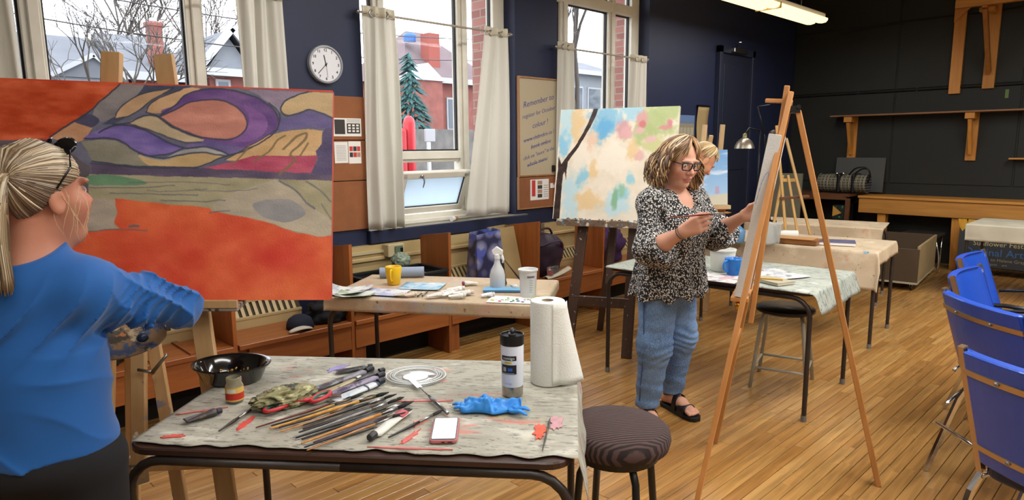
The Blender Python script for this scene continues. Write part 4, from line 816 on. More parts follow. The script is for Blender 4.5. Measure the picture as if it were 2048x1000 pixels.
# brushes, fanned in one heap
heap = [((0.700, 1.775), (1.02, 1.785), '#5a2a22', 0.0042), ((0.735, 1.752), (1.075, 1.735), '#241f1d', 0.0045), ((0.725, 1.740), (1.105, 1.715), '#c08a3c', 0.0055), ((0.745, 1.725), (1.09, 1.70), '#2e2320', 0.004),
        ((0.735, 1.700), (1.06, 1.690), '#b5773a', 0.0042), ((0.80, 1.690), (1.115, 1.685), '#1f1e20', 0.004), ((0.79, 1.672), (1.13, 1.668), '#3a2a24', 0.0045), ((0.77, 1.655), (1.105, 1.655), '#23222a', 0.0042),
        ((0.745, 1.640), (1.10, 1.645), '#8d8a84', 0.0038), ((0.748, 1.628), (1.12, 1.628), '#1d1c1c', 0.0048), ((0.757, 1.612), (1.125, 1.608), '#2c2a2a', 0.0052), ((0.742, 1.585), (1.10, 1.592), '#b9803f', 0.0055),
        ((0.77, 1.572), (1.09, 1.580), '#4a2430', 0.0042), ((0.737, 1.558), (1.085, 1.560), '#26242c', 0.0045), ((0.735, 1.540), (1.05, 1.545), '#a8703a', 0.0036), ((0.79, 1.545), (1.02, 1.532), '#3c3a36', 0.004), ((0.775, 1.70), (0.99, 1.72), '#6f6a60', 0.0035), ((0.82, 1.75), (1.04, 1.76), '#a88a3a', 0.0036)]
hw = {'#5a2a22': 'maroon', '#241f1d': 'black', '#c08a3c': 'amber', '#2e2320': 'dark brown', '#b5773a': 'orange-tan', '#1f1e20': 'black', '#3a2a24': 'dark brown', '#23222a': 'navy-black', '#8d8a84': 'grey', '#1d1c1c': 'black', '#2c2a2a': 'charcoal', '#b9803f': 'ochre', '#4a2430': 'wine', '#26242c': 'black', '#a8703a': 'tan', '#3c3a36': 'grey-brown', '#6f6a60': 'dull grey', '#a88a3a': 'mustard'}
for k, (a, c, col, r_) in enumerate(heap):
    lift = 0.006 + 0.005 * (k % 3); brush_at('%s-handled paintbrush, %s from the back of the brush heap' % (hw[col], ORD[k]), (a[0], a[1], TZ + 0.006 + 0.002 * (k % 2)), (c[0], c[1], TZ + lift), col, r_, 0.028 + 0.01 * (k % 3), ('#2a2624', '#3b332c', '#151416')[k % 3])
brush_at('thin black paintbrush lying alone left of the brush heap', (0.617, 1.826, TZ + 0.006), (0.765, 1.925, TZ + 0.008), '#2b211d', 0.0045, 0.03)
brush_at('short black paintbrush under the white and red tube', (0.93, 1.455, TZ + 0.006), (1.155, 1.50, TZ + 0.006), '#1b1a1a', 0.0045, 0.05)
brush_at('slim grey liner brush lying alone at the right of the front table', (1.171, 1.108, TZ + 0.004), (1.34, 1.236, TZ + 0.004), '#4c4644', 0.0028, 0.05, '#5a5050')
# tubes in the heap
DK = [('#24222a', 0.5), ('#8d8396', 0.62)]
ptube('long silver paint tube smeared black along the back of the tube heap', (0.955, 1.935), (1.205, 1.965), 0.034, '#7f7f86', '#1a1a1c', seed=5, stain=[('#2c2a30', 0.5), ('#d8d6d0', 0.64)])
ptube('tan rolled paint tube with a pale cap in the tube heap', (0.975, 1.89), (1.13, 1.925), 0.024, '#a89a78', '#c8cabc', seed=6, stain=[('#6e6250', 0.6)])
ptube('purple-smeared crumpled paint tube in the tube heap', (0.975, 1.855), (1.20, 1.888), 0.034, '#8a8298', '#26232c', seed=7, stain=[('#3a2f4e', 0.5), ('#c7a9ae', 0.63)])
ptube('white paint tube with navy bands at the front of the tube heap', (0.955, 1.80), (1.165, 1.835), 0.036, '#c9d0d6', '#1d2430', bands=((0.6, 0.625, '#1e2748'), (0.8, 0.84, '#1e2748')), seed=8, stain=[('#9fb8cc', 0.6), ('#b8a890', 0.66)])
ptube('upright-capped black paint tube lying at the back of the tube heap', (1.10, 2.04), (1.215, 1.985), 0.034, '#5b575c', '#101012', seed=9, stain=[('#1e1d22', 0.5)])
ptube('black stained tube end in front of the clear lid', (1.06, 1.92), (1.225, 1.925), 0.032, '#48444a', '#151516', seed=19, stain=[('#1a191c', 0.5), ('#7d7a50', 0.66)])
ptube('white paint tube with a red emblem beside the phone', (1.075, 1.575), (0.885, 1.478), 0.036, '#d6d4cc', '#2a2a2a', bands=((0.1, 0.28, '#b4525a'),), seed=10, stain=[('#b6a9a2', 0.64)])
# rag, scissors
o = blob((0.845, 1.9, TZ + 0.022), (0.085, 0.05, 0.026), 3, 0.55, 5.0, 5, None, True); tag(o.build('paint_rag', splat('dirty rag', '#8d8862', [('#2f2e2b', 16, 0.5, (1, 1, 1), 0.06, 0.9), ('#c4bd92', 22, 0.56, (1, 1, 1), 0.05, 0.9)], wr=0.8), smooth=True), 'crumpled olive rag caked with dark paint behind the scissors', 'rag')
t = thing('scissors', 'scissors with red and green handles in front of the dirty rag', 'scissors', (0.86, 1.855, TZ), world=True)
RS = pm('red scissor handle', '#b52a30', 0.35); GS = pm('green scissor grip', '#2f6a58', 0.45)
for k, (cx, cy, rx, ry, a) in enumerate(((0.80, 1.857, 0.042, 0.019, 0.25), (0.935, 1.838, 0.045, 0.018, 0.45))):
    pts = [(cx + rx * math.cos(q) * math.cos(a) - ry * math.sin(q) * math.sin(a), cy + rx * math.cos(q) * math.sin(a) + ry * math.sin(q) * math.cos(a), TZ + 0.016) for q in np.linspace(0, 2 * math.pi, 25)]
    MB().tube(pts, 0.0058, 8, caps=False).build('handle_loop', RS, t, smooth=True)
    pts = [(cx + (rx - 0.006) * math.cos(q) * math.cos(a) - (ry - 0.005) * math.sin(q) * math.sin(a), cy + (rx - 0.006) * math.cos(q) * math.sin(a) + (ry - 0.005) * math.sin(q) * math.cos(a), TZ + 0.017) for q in np.linspace(0, 2 * math.pi, 25)]
    MB().tube(pts, 0.0035, 6, caps=False).build('grip', GS, t, smooth=True)
MB().tube([(0.835, 1.862, TZ + 0.016), (0.87, 1.852, TZ + 0.017), (0.905, 1.83, TZ + 0.016)], 0.007, 8).build('shank', RS, t, smooth=True)
MB().beam((0.87, 1.852, TZ + 0.013), (0.985, 1.80, TZ + 0.011), 0.014, 0.002).build('blade', CHROME, t); MB().beam((0.875, 1.85, TZ + 0.016), (0.99, 1.812, TZ + 0.014), 0.013, 0.002).build('blade', CHROME, t)
MB().lathe([(0.005, 0.01), (0.005, 0.019), (0, 0.02)], 10, (0.885, 1.845, TZ)).build('pivot', STEEL, t)
# dried paint patches on the cover
def patch(label, cx, cy, rx, ry, col, seed, rz=0.0):
    rn = random.Random(seed); n = 22; p = [(cx + math.cos(rz) * math.cos(q) * rx * k - math.sin(rz) * math.sin(q) * ry * k, cy + math.sin(rz) * math.cos(q) * rx * k + math.cos(rz) * math.sin(q) * ry * k) for q, k in ((2 * math.pi * i / n, rn.uniform(0.55, 1.15)) for i in range(n))]
    o = MB().prism(p, TOPZ + 0.003, TOPZ + 0.0062).build('paint_patch', pm('dried paint ' + col, col, 0.5, var=0.2, scale=30)); tag(o, label, 'paint patch', 'dried paint patches')
patch('orange-red dried paint patch at the right of the front table', 1.262, 1.205, 0.055, 0.02, '#d4553a', 3, 0.7); patch('pinkish dried paint patch beside the slim liner brush', 1.335, 1.205, 0.05, 0.022, '#b98a90', 5, 0.7)
patch('red dried paint streak left of the brush heap', 0.70, 1.845, 0.05, 0.012, '#cf4a40', 6, 0.7); patch('lavender dried paint patch near the far edge', 1.13, 2.09, 0.055, 0.022, '#8f86b8', 7, 0.2); patch('coral dried paint patch behind the phone', 1.06, 1.49, 0.04, 0.016, '#d2786a', 8, 0.3); patch('long pink dried streak behind the phone and the white tube', 1.16, 1.62, 0.11, 0.008, '#cf8078', 21, -0.75); patch('red dried stroke left of the phone', 0.985, 1.43, 0.05, 0.01, '#cc6058', 22, 0.4); patch('thin red dried line along the front edge of the front table', 0.93, 1.385, 0.12, 0.005, '#c46a64', 23, -0.86); patch('faint red dried line before the black bowl', 0.64, 2.03, 0.07, 0.006, '#b8665a', 24, -0.4)
patch('red dried smear at the left corner of the front table', 0.52, 1.90, 0.035, 0.012, '#c4584a', 9, -0.6)
PAINTING=[('p',(213,80,40),0,26,[(-50,756),(386,762),(575,762),(771,762),(740,730),(688,678),(637,636),(546,567),(433,549),(-45,536)]),
('p',(100,102,122),0,14,[(771,762),(1062,764),(1504,761),(1502,453),(677,442),(609,522),(535,552),(546,567),(637,636),(688,678),(740,730)]),
('p',(92,84,90),0,14,[(-45,536),(433,553),(546,560),(677,467),(679,339),(-40,328)]),
('p',(137,132,132),0,16,[(773,762),(852,761),(831,728),(790,689),(749,643),(712,626),(681,645),(688,678),(740,730)]),
('p',(66,66,92),1,14,[(626,621),(666,654),(704,634),(682,606),(645,610)]),
('p',(205,150,108),0,14,[(546,567),(626,622),(682,603),(657,560),(612,545)]),
('p',(64,70,92),0,12,[(852,761),(1011,763),(953,741),(877,721),(824,683),(787,641),(749,619),(712,618),(756,648),(831,728)]),
('p',(204,164,120),1,18,[(756,640),(765,666),(801,705),(861,735),(949,756),(900,725),(866,699),(839,673),(802,651)]),
('p',(208,164,118),1,18,[(858,667),(869,692),(907,721),(976,752),(1040,758),(1001,734),(977,711),(946,679),(908,664)]),
('p',(150,134,156),0,16,[(1204,759),(1409,760),(1336,728),(1313,679),(1278,714)]),
('p',(104,70,134),1,16,[(908,659),(954,694),(984,728),(1038,751),(1109,759),(1204,741),(1276,705),(1310,658),(1303,616),(1261,577),(1190,537),(1127,529),(1064,551),(1033,566)]),
('p',(132,88,158),1,16,[(1188,704),(1244,681),(1273,644),(1261,606),(1214,575),(1150,570),(1201,617),(1205,663)]),
('p',(206,132,112),1,16,[(901,652),(954,677),(1000,704),(1062,718),(1117,715),(1173,687),(1199,646),(1194,611),(1158,582),(1103,576),(1033,586),(970,609),(928,633)]),
('p',(198,176,138),1,18,[(799,623),(847,649),(893,654),(925,630),(978,599),(1048,578),(1041,565),(986,563),(925,583),(871,602)]),
('p',(114,96,172),1,22,[(657,565),(697,595),(749,613),(802,617),(863,598),(925,566),(988,542),(941,522),(872,512),(834,523),(788,554),(742,569)]),
('p',(106,92,146),1,18,[(987,547),(1064,570),(1182,550),(1238,559),(1269,588),(1222,545),(1143,524),(1064,544)]),
('p',(142,138,118),0,14,[(646,554),(705,564),(758,562),(794,545),(834,515),(895,500),(911,473),(804,474),(684,487),(668,524)]),
('p',(206,172,116),1,16,[(834,512),(903,497),(972,514),(1033,527),(1096,522),(1131,518),(1065,488),(1019,472),(911,474),(865,480)]),
('p',(168,168,166),1,18,[(834,514),(910,504),(987,534),(1049,549),(1104,538),(1137,523),(1112,518),(1049,529),(987,518),(910,496)]),
('p',(216,174,116),0,16,[(1124,503),(1206,553),(1269,593),(1333,612),(1414,622),(1478,617),(1465,561),(1441,525),(1302,522),(1183,500)]),
('p',(190,74,98),0,20,[(1050,470),(1143,495),(1222,520),(1449,527),(1433,461),(1303,453),(1144,457)]),
('p',(84,74,110),0,16,[(1505,669),(1502,451),(1425,462),(1449,509),(1441,542),(1462,570),(1465,612),(1483,642)]),
('p',(206,176,124),0,14,[(1316,692),(1332,721),(1380,748),(1429,759),(1505,759),(1504,667),(1462,683),(1421,695),(1381,680),(1349,671),(1324,675)]),
('p',(94,84,138),0,14,[(1310,656),(1357,668),(1421,692),(1462,681),(1504,664),(1492,628),(1414,629),(1333,614),(1301,616)]),
('p',(88,76,98),0,14,[(678,480),(850,468),(1034,471),(1425,461),(1503,458),(1503,436),(1223,438),(911,440),(679,442)]),
('p',(168,160,122),0,16,[(674,442),(911,440),(1223,438),(1503,437),(1502,233),(1385,241),(1264,284),(1083,319),(1075,331),(882,345),(761,359),(769,308),(758,275),(777,253),(673,242),(-38,220),(-41,343),(674,371)]),
('p',(172,158,138),0,16,[(671,355),(761,359),(765,308),(758,267),(773,253),(673,241),(636,242)]),
('p',(104,148,108),1,14,[(676,438),(775,437),(866,415),(805,404),(676,406)]),
('p',(186,174,148),1,14,[(1091,322),(1145,379),(1239,414),(1311,434),(1384,383),(1441,334),(1499,284),(1499,242),(1450,231),(1345,257),(1264,284)]),
('p',(150,148,146),1,14,[(1224,347),(1344,366),(1409,316),(1344,282),(1264,298)]),
('l',(52,56,70),5,[(546,567),(637,636),(688,678),(740,730),(771,762)]),
('l',(52,56,70),5,[(901,652),(954,677),(1000,704),(1062,718),(1117,715),(1173,687),(1199,646),(1194,611),(1158,582),(1103,576),(1033,586),(970,609),(928,633),(901,652),(858,667)]),
('l',(52,56,70),5,[(908,659),(954,694),(984,728),(1038,751),(1109,759),(1204,741),(1276,705),(1310,658),(1303,616),(1261,577),(1190,537),(1131,518),(1065,488),(1019,472),(911,473),(804,474),(684,487)]),
('l',(52,56,70),5,[(705,589),(749,613),(802,617),(863,598),(925,566),(987,542),(1049,548),(1104,538),(1137,523)]),
('l',(52,56,70),5,[(657,565),(742,569),(788,554),(834,523),(903,504),(972,515),(1033,528),(1096,522),(1131,518)]),
('l',(52,56,70),5,[(749,619),(802,626),(847,651),(893,654),(925,630),(978,599),(1048,578)]),
('l',(52,56,70),4,[(756,640),(765,666),(801,705),(861,735),(949,756)]),
('l',(52,56,70),4,[(756,638),(802,651),(839,673),(866,699),(900,725),(949,754)]),
('l',(52,56,70),4,[(858,667),(869,692),(907,721),(976,752)]),
('l',(52,56,70),4,[(802,623),(871,602),(925,583),(986,563),(1041,564)]),
('l',(52,56,70),5,[(1413,759),(1380,748),(1332,721),(1316,692),(1326,675),(1349,671),(1381,680),(1421,695),(1462,683),(1504,666)]),
('l',(52,56,70),4,[(1276,715),(1313,675),(1310,637)]),
('l',(52,56,70),3,[(678,480),(850,468),(1034,471)]),
('l',(52,56,70),4,[(834,520),(872,511),(941,521),(988,542)]),
('l',(52,56,70),3,[(1301,616),(1269,593),(1206,553),(1124,503)]),
('l',(128,104,66),5,[(1147,482),(1183,521),(1210,555)]),
('l',(128,104,66),6,[(1230,503),(1278,538),(1305,578),(1333,595)]),
('l',(128,104,66),8,[(1327,548),(1374,593),(1410,605),(1398,575),(1352,532),(1368,507),(1315,455)]),
('l',(128,104,66),6,[(1386,524),(1416,570)]),
('l',(96,100,104),3,[(678,395),(805,396),(958,408)]),
('l',(96,100,104),3,[(745,376),(912,375),(1035,374)]),
('l',(96,100,104),2,[(805,414),(988,421),(1144,414)]),
('l',(96,100,104),3,[(912,355),(1036,352),(1129,358)]),
('l',(96,100,104),2,[(1004,393),(1145,391),(1239,401)]),
('l',(96,100,104),2,[(866,390),(927,385),(1066,398)]),
('l',(96,100,104),6,[(1315,432),(1376,395),(1408,358),(1439,332)]),
('l',(96,100,104),4,[(1408,432),(1457,401),(1498,358)]),
('l',(96,100,104),3,[(1465,351),(1498,292)]),
('l',(96,100,104),3,[(1075,312),(1145,321)]),
('l',(96,100,104),3,[(673,242),(777,250),(868,247)]),
('l',(96,100,104),8,[(811,263),(837,263)])]
TREEPIC=[('b',(180,212,222),56,676,76,196,0.5),
('b',(222,190,140),137,699,56,157,0.5),
('b',(130,190,220),43,518,51,110,0.5),
('b',(120,178,210),341,693,133,155,0.5),
('b',(95,165,210),334,634,72,72,0.5),
('b',(150,195,215),505,748,94,70,0.5),
('b',(180,212,222),122,168,75,192,0.5),
('b',(130,190,215),192,313,50,96,0.5),
('b',(222,190,140),249,135,110,71,0.5),
('b',(222,190,140),282,349,37,72,0.5),
('b',(180,212,222),458,106,129,104,0.5),
('b',(140,195,212),475,199,70,58,0.5),
('b',(140,195,212),538,293,35,46,0.5),
('b',(166,180,120),684,685,146,127,0.5),
('b',(166,180,120),586,594,104,82,0.5),
('b',(166,180,120),759,740,112,69,0.5),
('b',(222,190,140),536,490,46,70,0.5),
('b',(190,190,130),684,512,91,69,0.5),
('b',(205,150,150),472,631,53,71,0.5),
('b',(215,165,165),481,596,47,47,0.5),
('b',(205,150,150),590,699,47,70,0.5),
('b',(198,110,115),599,664,29,29,0.5),
('b',(215,170,170),585,618,46,29,0.5),
('b',(196,120,125),781,671,28,34,0.5),
('b',(205,135,135),744,637,45,21,0.5),
('b',(215,175,175),652,564,46,29,0.5),
('b',(215,170,165),585,450,41,40,0.5),
('b',(224,190,165),242,552,61,72,0.5),
('b',(122,170,130),442,163,26,88,0.5),
('b',(140,185,150),486,211,29,46,0.5),
('b',(235,225,208),385,433,131,129,0.5),
('b',(232,222,205),164,433,75,108,0.5),
('p',(52,38,34),0,20,[(248,792),(279,793),(265,731),(225,642),(185,565),(135,481),(84,409),(79,348),(78,276),(64,336),(53,312),(52,239),(51,130),(54,-12),(2,-14),(6,92),(8,238),(12,348),(10,445),(34,390),(86,463),(137,529),(181,613),(218,702)])]
# ------------------------------------------------------------------ painted canvases (colours laid on dense grids)
def vnoise(x, y, f, seed):
    r = np.random.RandomState(seed); T = r.rand(64, 64); x = x * f; y = y * f
    xi = np.floor(x).astype(int); yi = np.floor(y).astype(int); fx = x - xi; fy = y - yi; fx = fx * fx * (3 - 2 * fx); fy = fy * fy * (3 - 2 * fy)
    g = lambda a, c: T[(xi + a) % 64, (yi + c) % 64]
    return (g(0, 0) * (1 - fx) + g(1, 0) * fx) * (1 - fy) + (g(0, 1) * (1 - fx) + g(1, 1) * fx) * fy
def fbm(x, y, f, seed): return (vnoise(x, y, f, seed) + 0.5 * vnoise(x, y, f * 2.1, seed + 1) + 0.25 * vnoise(x, y, f * 4.3, seed + 2)) / 1.75 - 0.5
def inpoly(X, Y, P):
    m = np.zeros(X.shape, bool); n = len(P); j = n - 1
    for i in range(n):
        xi, yi = P[i]; xj, yj = P[j]
        if yi != yj: m ^= ((yi > Y) != (yj > Y)) & (X < (xj - xi) * (Y - yi) / (yj - yi) + xi)
        j = i
    return m
def segdist(X, Y, P):
    d = np.full(X.shape, 1e9)
    for (ax, ay), (bx, by) in zip(P[:-1], P[1:]):
        dx, dy = bx - ax, by - ay; L2 = dx * dx + dy * dy + 1e-9; t = np.clip(((X - ax) * dx + (Y - ay) * dy) / L2, 0, 1); d = np.minimum(d, np.hypot(X - ax - t * dx, Y - ay - t * dy))
    return d
def paint_layers(X, Y, C, layers, s=1.0, warp=3.0):
    Xw = X + warp * (fbm(X, Y, 0.03, 11)) * 2; Yw = Y + warp * (fbm(X, Y, 0.03, 17)) * 2
    for k, l in enumerate(layers):
        col = np.array(l[1], float)
        if l[0] == 'p':
            P = [(a * s, c * s) for a, c in l[4]]; P = crom(P, 5, True) if l[2] else P
            px_ = [q[0] for q in P]; py_ = [q[1] for q in P]; bm_ = np.where((Xw > min(px_)) & (Xw < max(px_)) & (Yw > min(py_)) & (Yw < max(py_)))
            x_, y_ = Xw[bm_], Yw[bm_]; mm_ = inpoly(x_, y_, P); i_, j_ = bm_[0][mm_], bm_[1][mm_]; v = fbm(X[i_, j_] * 0.6, Y[i_, j_] * 1.6, 0.02, 30 + k) * l[3] * 3.2
            C[i_, j_] = np.clip(col + v[:, None] * np.array([1, 0.9, 0.8]), 0, 255)
        elif l[0] == 'l':
            d = segdist(Xw, Yw, crom([(a * s, c * s) for a, c in l[3]], 4)); w = l[2] * 0.9 * (0.8 + 0.6 * (fbm(X, Y, 0.03, 5) + 0.5)); a = np.clip((w / 2 + 1.2 - d) / 2.0, 0, 1)[..., None] * 0.92; C[:] = C * (1 - a) + col * a
        elif l[0] == 'b':
            u = (Xw - l[2] * s) / (l[4] * s); v = (Yw - l[3] * s) / (l[5] * s); q = np.sqrt(u * u + v * v) + 1.1 * fbm(X, Y, 0.018, 60 + k) + 0.5 * fbm(X, Y * 0.5, 0.06, 80 + k)
            a = np.clip((1.05 - q) / l[6], 0, 1)[..., None] * 0.85; C[:] = C * (1 - a) + col * a
    return C
PAINTM = vcolmat('oil paint surface', 0.42, 0.25, 160, 0.4)
def colour_grid(me, C):
    c = C.reshape(-1, 3) / 255.0; c = np.where(c <= 0.04045, c / 12.92, ((c + 0.055) / 1.055) ** 2.4)
    at = me.color_attributes.new('Col', 'FLOAT_COLOR', 'POINT'); at.data.foreach_set('color', np.concatenate([c, np.ones((len(c), 1))], 1).ravel().astype(np.float32))
def canvas_art(label, O, eu, ev, W, H, nx, ny, fn, side, thick=0.038, cat='painting', name='canvas_painting'):
    """stretched canvas: O lower-left corner of the painted face, eu to the right, ev up"""
    O = V(O); eu = V(eu).normalized(); ev = (V(ev) - eu * V(ev).dot(eu)).normalized(); n = eu.cross(ev)
    t = thing(name, label, cat, tuple(O), 0, None, world=True)
    X, Y = np.meshgrid(np.linspace(0, W * 1000, nx), np.linspace(0, H * 1000, ny)); hx_, hy_ = W * 250 / (nx - 1), H * 250 / (ny - 1); C = (fn(X + hx_, Y + hy_) + fn(X - hx_, Y - hy_)) / 2
    vs = [O + eu * (W * i / (nx - 1)) + ev * (H * j / (ny - 1)) for j in range(ny) for i in range(nx)]
    o = MB().add(vs, [(j * nx + i, j * nx + i + 1, (j + 1) * nx + i + 1, (j + 1) * nx + i) for j in range(ny - 1) for i in range(nx - 1)]).build('painted_face', PAINTM, t); colour_grid(o.data, C)
    R = Matrix((eu, ev, n)).transposed(); MB().box(O + eu * (W / 2) + ev * (H / 2) - n * (thick / 2 + 0.0006), (W, H, thick), R=R).build('canvas_sides', side, t, bevel=0.002)
    for (a, c, w, h) in ((W / 2, 0.03, W, 0.05), (W / 2, H - 0.03, W, 0.05), (0.03, H / 2, 0.05, H - 0.1), (W - 0.03, H / 2, 0.05, H - 0.1)): MB().box(O + eu * a + ev * c - n * (thick + 0.006), (w - 0.01, h, 0.012), R=R).build('stretcher_bar', PINE, t)
    return t, n
BO, BEU, BEV = V(-0.053, 3.039, 1.027), V(0.805, -0.592, -0.036), V(0.132, 0.119, 0.984)
def big(X, Y):
    C = np.empty(X.shape + (3,)); v = fbm(X, Y, 0.006, 3); w = fbm(X * 0.7, Y, 0.02, 8)
    C[:] = np.array([224, 78, 44]) + (v[..., None] * np.array([50, 95, 40])) + (w[..., None] * np.array([30, 30, 26]))
    C = paint_layers(X, Y, np.clip(C, 0, 255), PAINTING); return 255 * (np.clip(C, 0, 255) / 255) ** np.array([0.88, 0.88, 0.84])
canvas_art('large canvas of a red lake with purple and peach swirling mountains', BO, BEU, BEV, 1.50, 0.768, 640, 328, big, pm('canvas side red', '#b8402e', 0.6, var=0.1))
TEU, TEV = V(0.359, -0.933, 0), V(0.194, 0.075, 0.978); TO = V(3.443 * 1.058, 3.154 * 1.058, 1.52 + (1.012 - 1.52) * 1.058)
def treepic(X, Y):
    C = np.empty(X.shape + (3,)); C[:] = np.array([226, 214, 194]) + fbm(X, Y, 0.012, 4)[..., None] * np.array([24, 24, 28])
    return np.clip(paint_layers(X, Y, C, TREEPIC, 1.058), 0, 255)
canvas_art('pale canvas of a dark tree trunk with pink blossoms and blue sky', TO, TEU, TEV, 0.889, 0.825, 300, 280, treepic, pm('canvas side pale', '#c9c4b2', 0.7), 0.03)
def seapic(X, Y):
    C = np.empty(X.shape + (3,)); t = np.clip(Y / 500, 0, 1)[..., None]; C[:] = np.array([176, 206, 232]) * (1 - t) + np.array([104, 158, 214]) * t
    a = np.clip((fbm(X * 0.5, Y * 1.8, 0.012, 6) * 3.2), 0, 1)[..., None]; C = C * (1 - a) + np.array([214, 226, 240]) * a
    m = (Y < 95 + 10 * np.sin(X / 60)); C[m] = np.array([206, 200, 178]); m = (Y > 95) & (Y < 160) & (np.abs(X - 330) < 14 + (160 - Y) * 0.1); C[m] = np.array([186, 160, 190])
    a = np.clip(1 - np.abs(Y - 300 - 30 * np.sin(X / 70)) / 16, 0, 1)[..., None] * 0.7; C = C * (1 - a) + np.array([232, 238, 246]) * a
    return C
SEU = V(0.719, -0.695, 0); SEV = V(0.09, 0.095, 0.99); SO = V(5.302, 2.806, 1.005) - SEU * 0.42
canvas_art('small seascape canvas in blue with white clouds by the grey-haired painter', SO, SEU, SEV, 0.42, 0.475, 90, 100, seapic, pm('canvas side blue', '#33465c', 0.6), 0.02)

# ------------------------------------------------------------------ easels
def beam_part(name, t, p0, p1, w, h, mat, side=None, bevel=0.003): return MB().beam(p0, p1, w, h, side).build(name, mat, t, bevel=bevel)
BN = BEU.cross(BEV).normalized()                     # towards the painter
t = thing('studio_easel', 'pale paint-flecked wooden easel carrying the large red canvas', 'easel', (0.66, 2.4, 0), world=True)
def onp(p, off): return V(p) - BN * off
up = V(-BN.x, -BN.y, 0)
def down(p, q, z): p = V(p); q = V(q); s_ = (z - p.z) / (q.z - p.z); return p + (q - p) * s_
Lt, Lb = V(0.675, 2.763, 1.867), V(0.655, 2.754, 1.76); Rt, Rb = V(0.815, 2.66, 1.86), V(0.796, 2.325, 0.263)
Lb0 = V(0.43, 2.60, 0.0); Rb0 = down(Rt, Rb, 0.0)
beam_part('leg', t, Lt, Lb0, 0.066, 0.03, BEECH, side=BEU); beam_part('leg', t, Rt, Rb0, 0.066, 0.03, BEECH, side=BEU)
M0, M1 = V(0.645, 2.615, 1.0) - BN * 0.0, V(0.566, 2.512, 0.36)
beam_part('mast', t, V(0.70, 2.69, 1.55) - BN * 0.03, M1, 0.05, 0.03, BEECH, side=BEU)
beam_part('rear_leg', t, V(0.70, 2.80, 1.5) - BN * 0.02, V(0.64, 2.99, 0.0), 0.05, 0.025, BEECH, side=BEU); beam_part('inner_leg', t, V(0.655, 2.60, 0.95) - BN * 0.035, V(0.665, 2.36, 0.0) - BN * 0.02, 0.045, 0.025, BEECH, side=BEU)
beam_part('crossbar', t, V(0.47, 2.60, 0.415), V(0.80, 2.355, 0.405), 0.025, 0.055, BEECH)
tr = MB(); tr.beam(V(0.45, 2.725, 0.982) + BN * 0.05, V(0.932, 2.37, 0.96) + BN * 0.05, 0.11, 0.022); tr.build('tray', wood('paint-crusted tray', '#8d8479', '#a09484', axis=0, spots=[('#3c3c40', 20, 0.6), ('#cfccc6', 25, 0.62)]), t, bevel=0.003)
beam_part('tray_lip', t, V(0.45, 2.725, 0.988) + BN * 0.105, V(0.932, 2.37, 0.966) + BN * 0.105, 0.012, 0.03, BEECH)
MB().box(V(0.70, 2.69, 1.55) - BN * 0.02, (0.09, 0.05, 0.05)).build('head_block', BEECH, t, bevel=0.004)
lt = MB(); lt.tube([V(0.615, 2.56, 0.745) + BN * 0.02, V(0.66, 2.52, 0.735) + BN * 0.03], 0.006, 8); lt.tube([V(0.655, 2.525, 0.735) + BN * 0.03, V(0.70, 2.49, 0.80) + BN * 0.035], [0.008, 0.005], 8); lt.build('latch', STEEL, t, smooth=True)
MB().box(M1 + V(0, 0, 0.02), (0.056, 0.036, 0.07)).build('mast_shoe', STEEL, t, bevel=0.003)
# dark spattered studio easel
DKW = wood('dark spattered easel', '#4a3428', '#3a2a22', axis=2, spots=[('#8d8f8c', 26, 0.66), ('#b9b4a6', 40, 0.68), ('#6f7f90', 30, 0.69)])
TN = TEU.cross(TEV).normalized()
t = thing('studio_easel', 'dark paint-spattered studio easel carrying the tree painting', 'easel', (3.9, 2.95, 0), world=True)
bk = -TN * 0.05
LT, LB, RT, RB = V(3.745, 3.125, 0.923), V(3.58, 3.13, 0), V(3.886, 2.769, 0.939), V(3.775, 2.735, 0)
for a, c in ((LT, LB), (RT, RB)):
    d = (a - c) / a.z; beam_part('leg', t, c, c + d * 0.94, 0.075, 0.03, DKW, side=TEU)
beam_part('rear_leg', t, V(4.13, 3.07, 1.5), V(4.22, 3.33, 0), 0.05, 0.03, DKW, side=TEU)
beam_part('mast', t, V(3.86, 2.97, 0.5), V(4.13, 3.06, 1.72), 0.05, 0.03, DKW, side=TEU)
beam_part('crossbar', t, LB.lerp(LT, 0.42), RB.lerp(RT, 0.42), 0.025, 0.075, DKW)
TRAYW = wood('crusted ledge', '#7a6450', '#5e4c3e', axis=0, spots=[('#5f7f96', 24, 0.58), ('#d0c6b0', 20, 0.58), ('#2f3a3c', 16, 0.6)])
tl = TO + TEV * -0.012 - TEU * -0.05; beam_part('ledge', t, tl + TN * -0.01, tl + TN * -0.01 + TEU * 0.66, 0.09, 0.022, TRAYW); beam_part('ledge_front', t, tl + TN * 0.04 - V(0, 0, 0.015), tl + TN * 0.04 - V(0, 0, 0.015) + TEU * 0.66, 0.016, 0.05, TRAYW)
bl = MB(); rn = random.Random(5)
for k in range(26): p = tl + TN * rn.uniform(0.0, 0.035) + TEU * rn.uniform(0.05, 0.62) + V(0, 0, 0.014); s_ = rn.uniform(0.008, 0.02); bl.box(p, (s_, s_ * 0.7, s_ * 0.7), rz=rn.uniform(0, 3))
o = bl.build('paint_lumps', pm('dried slate paint', '#4d5a66', 0.6, var=0.4, scale=50), t, bevel=0.002); o['kind'] = 'stuff'
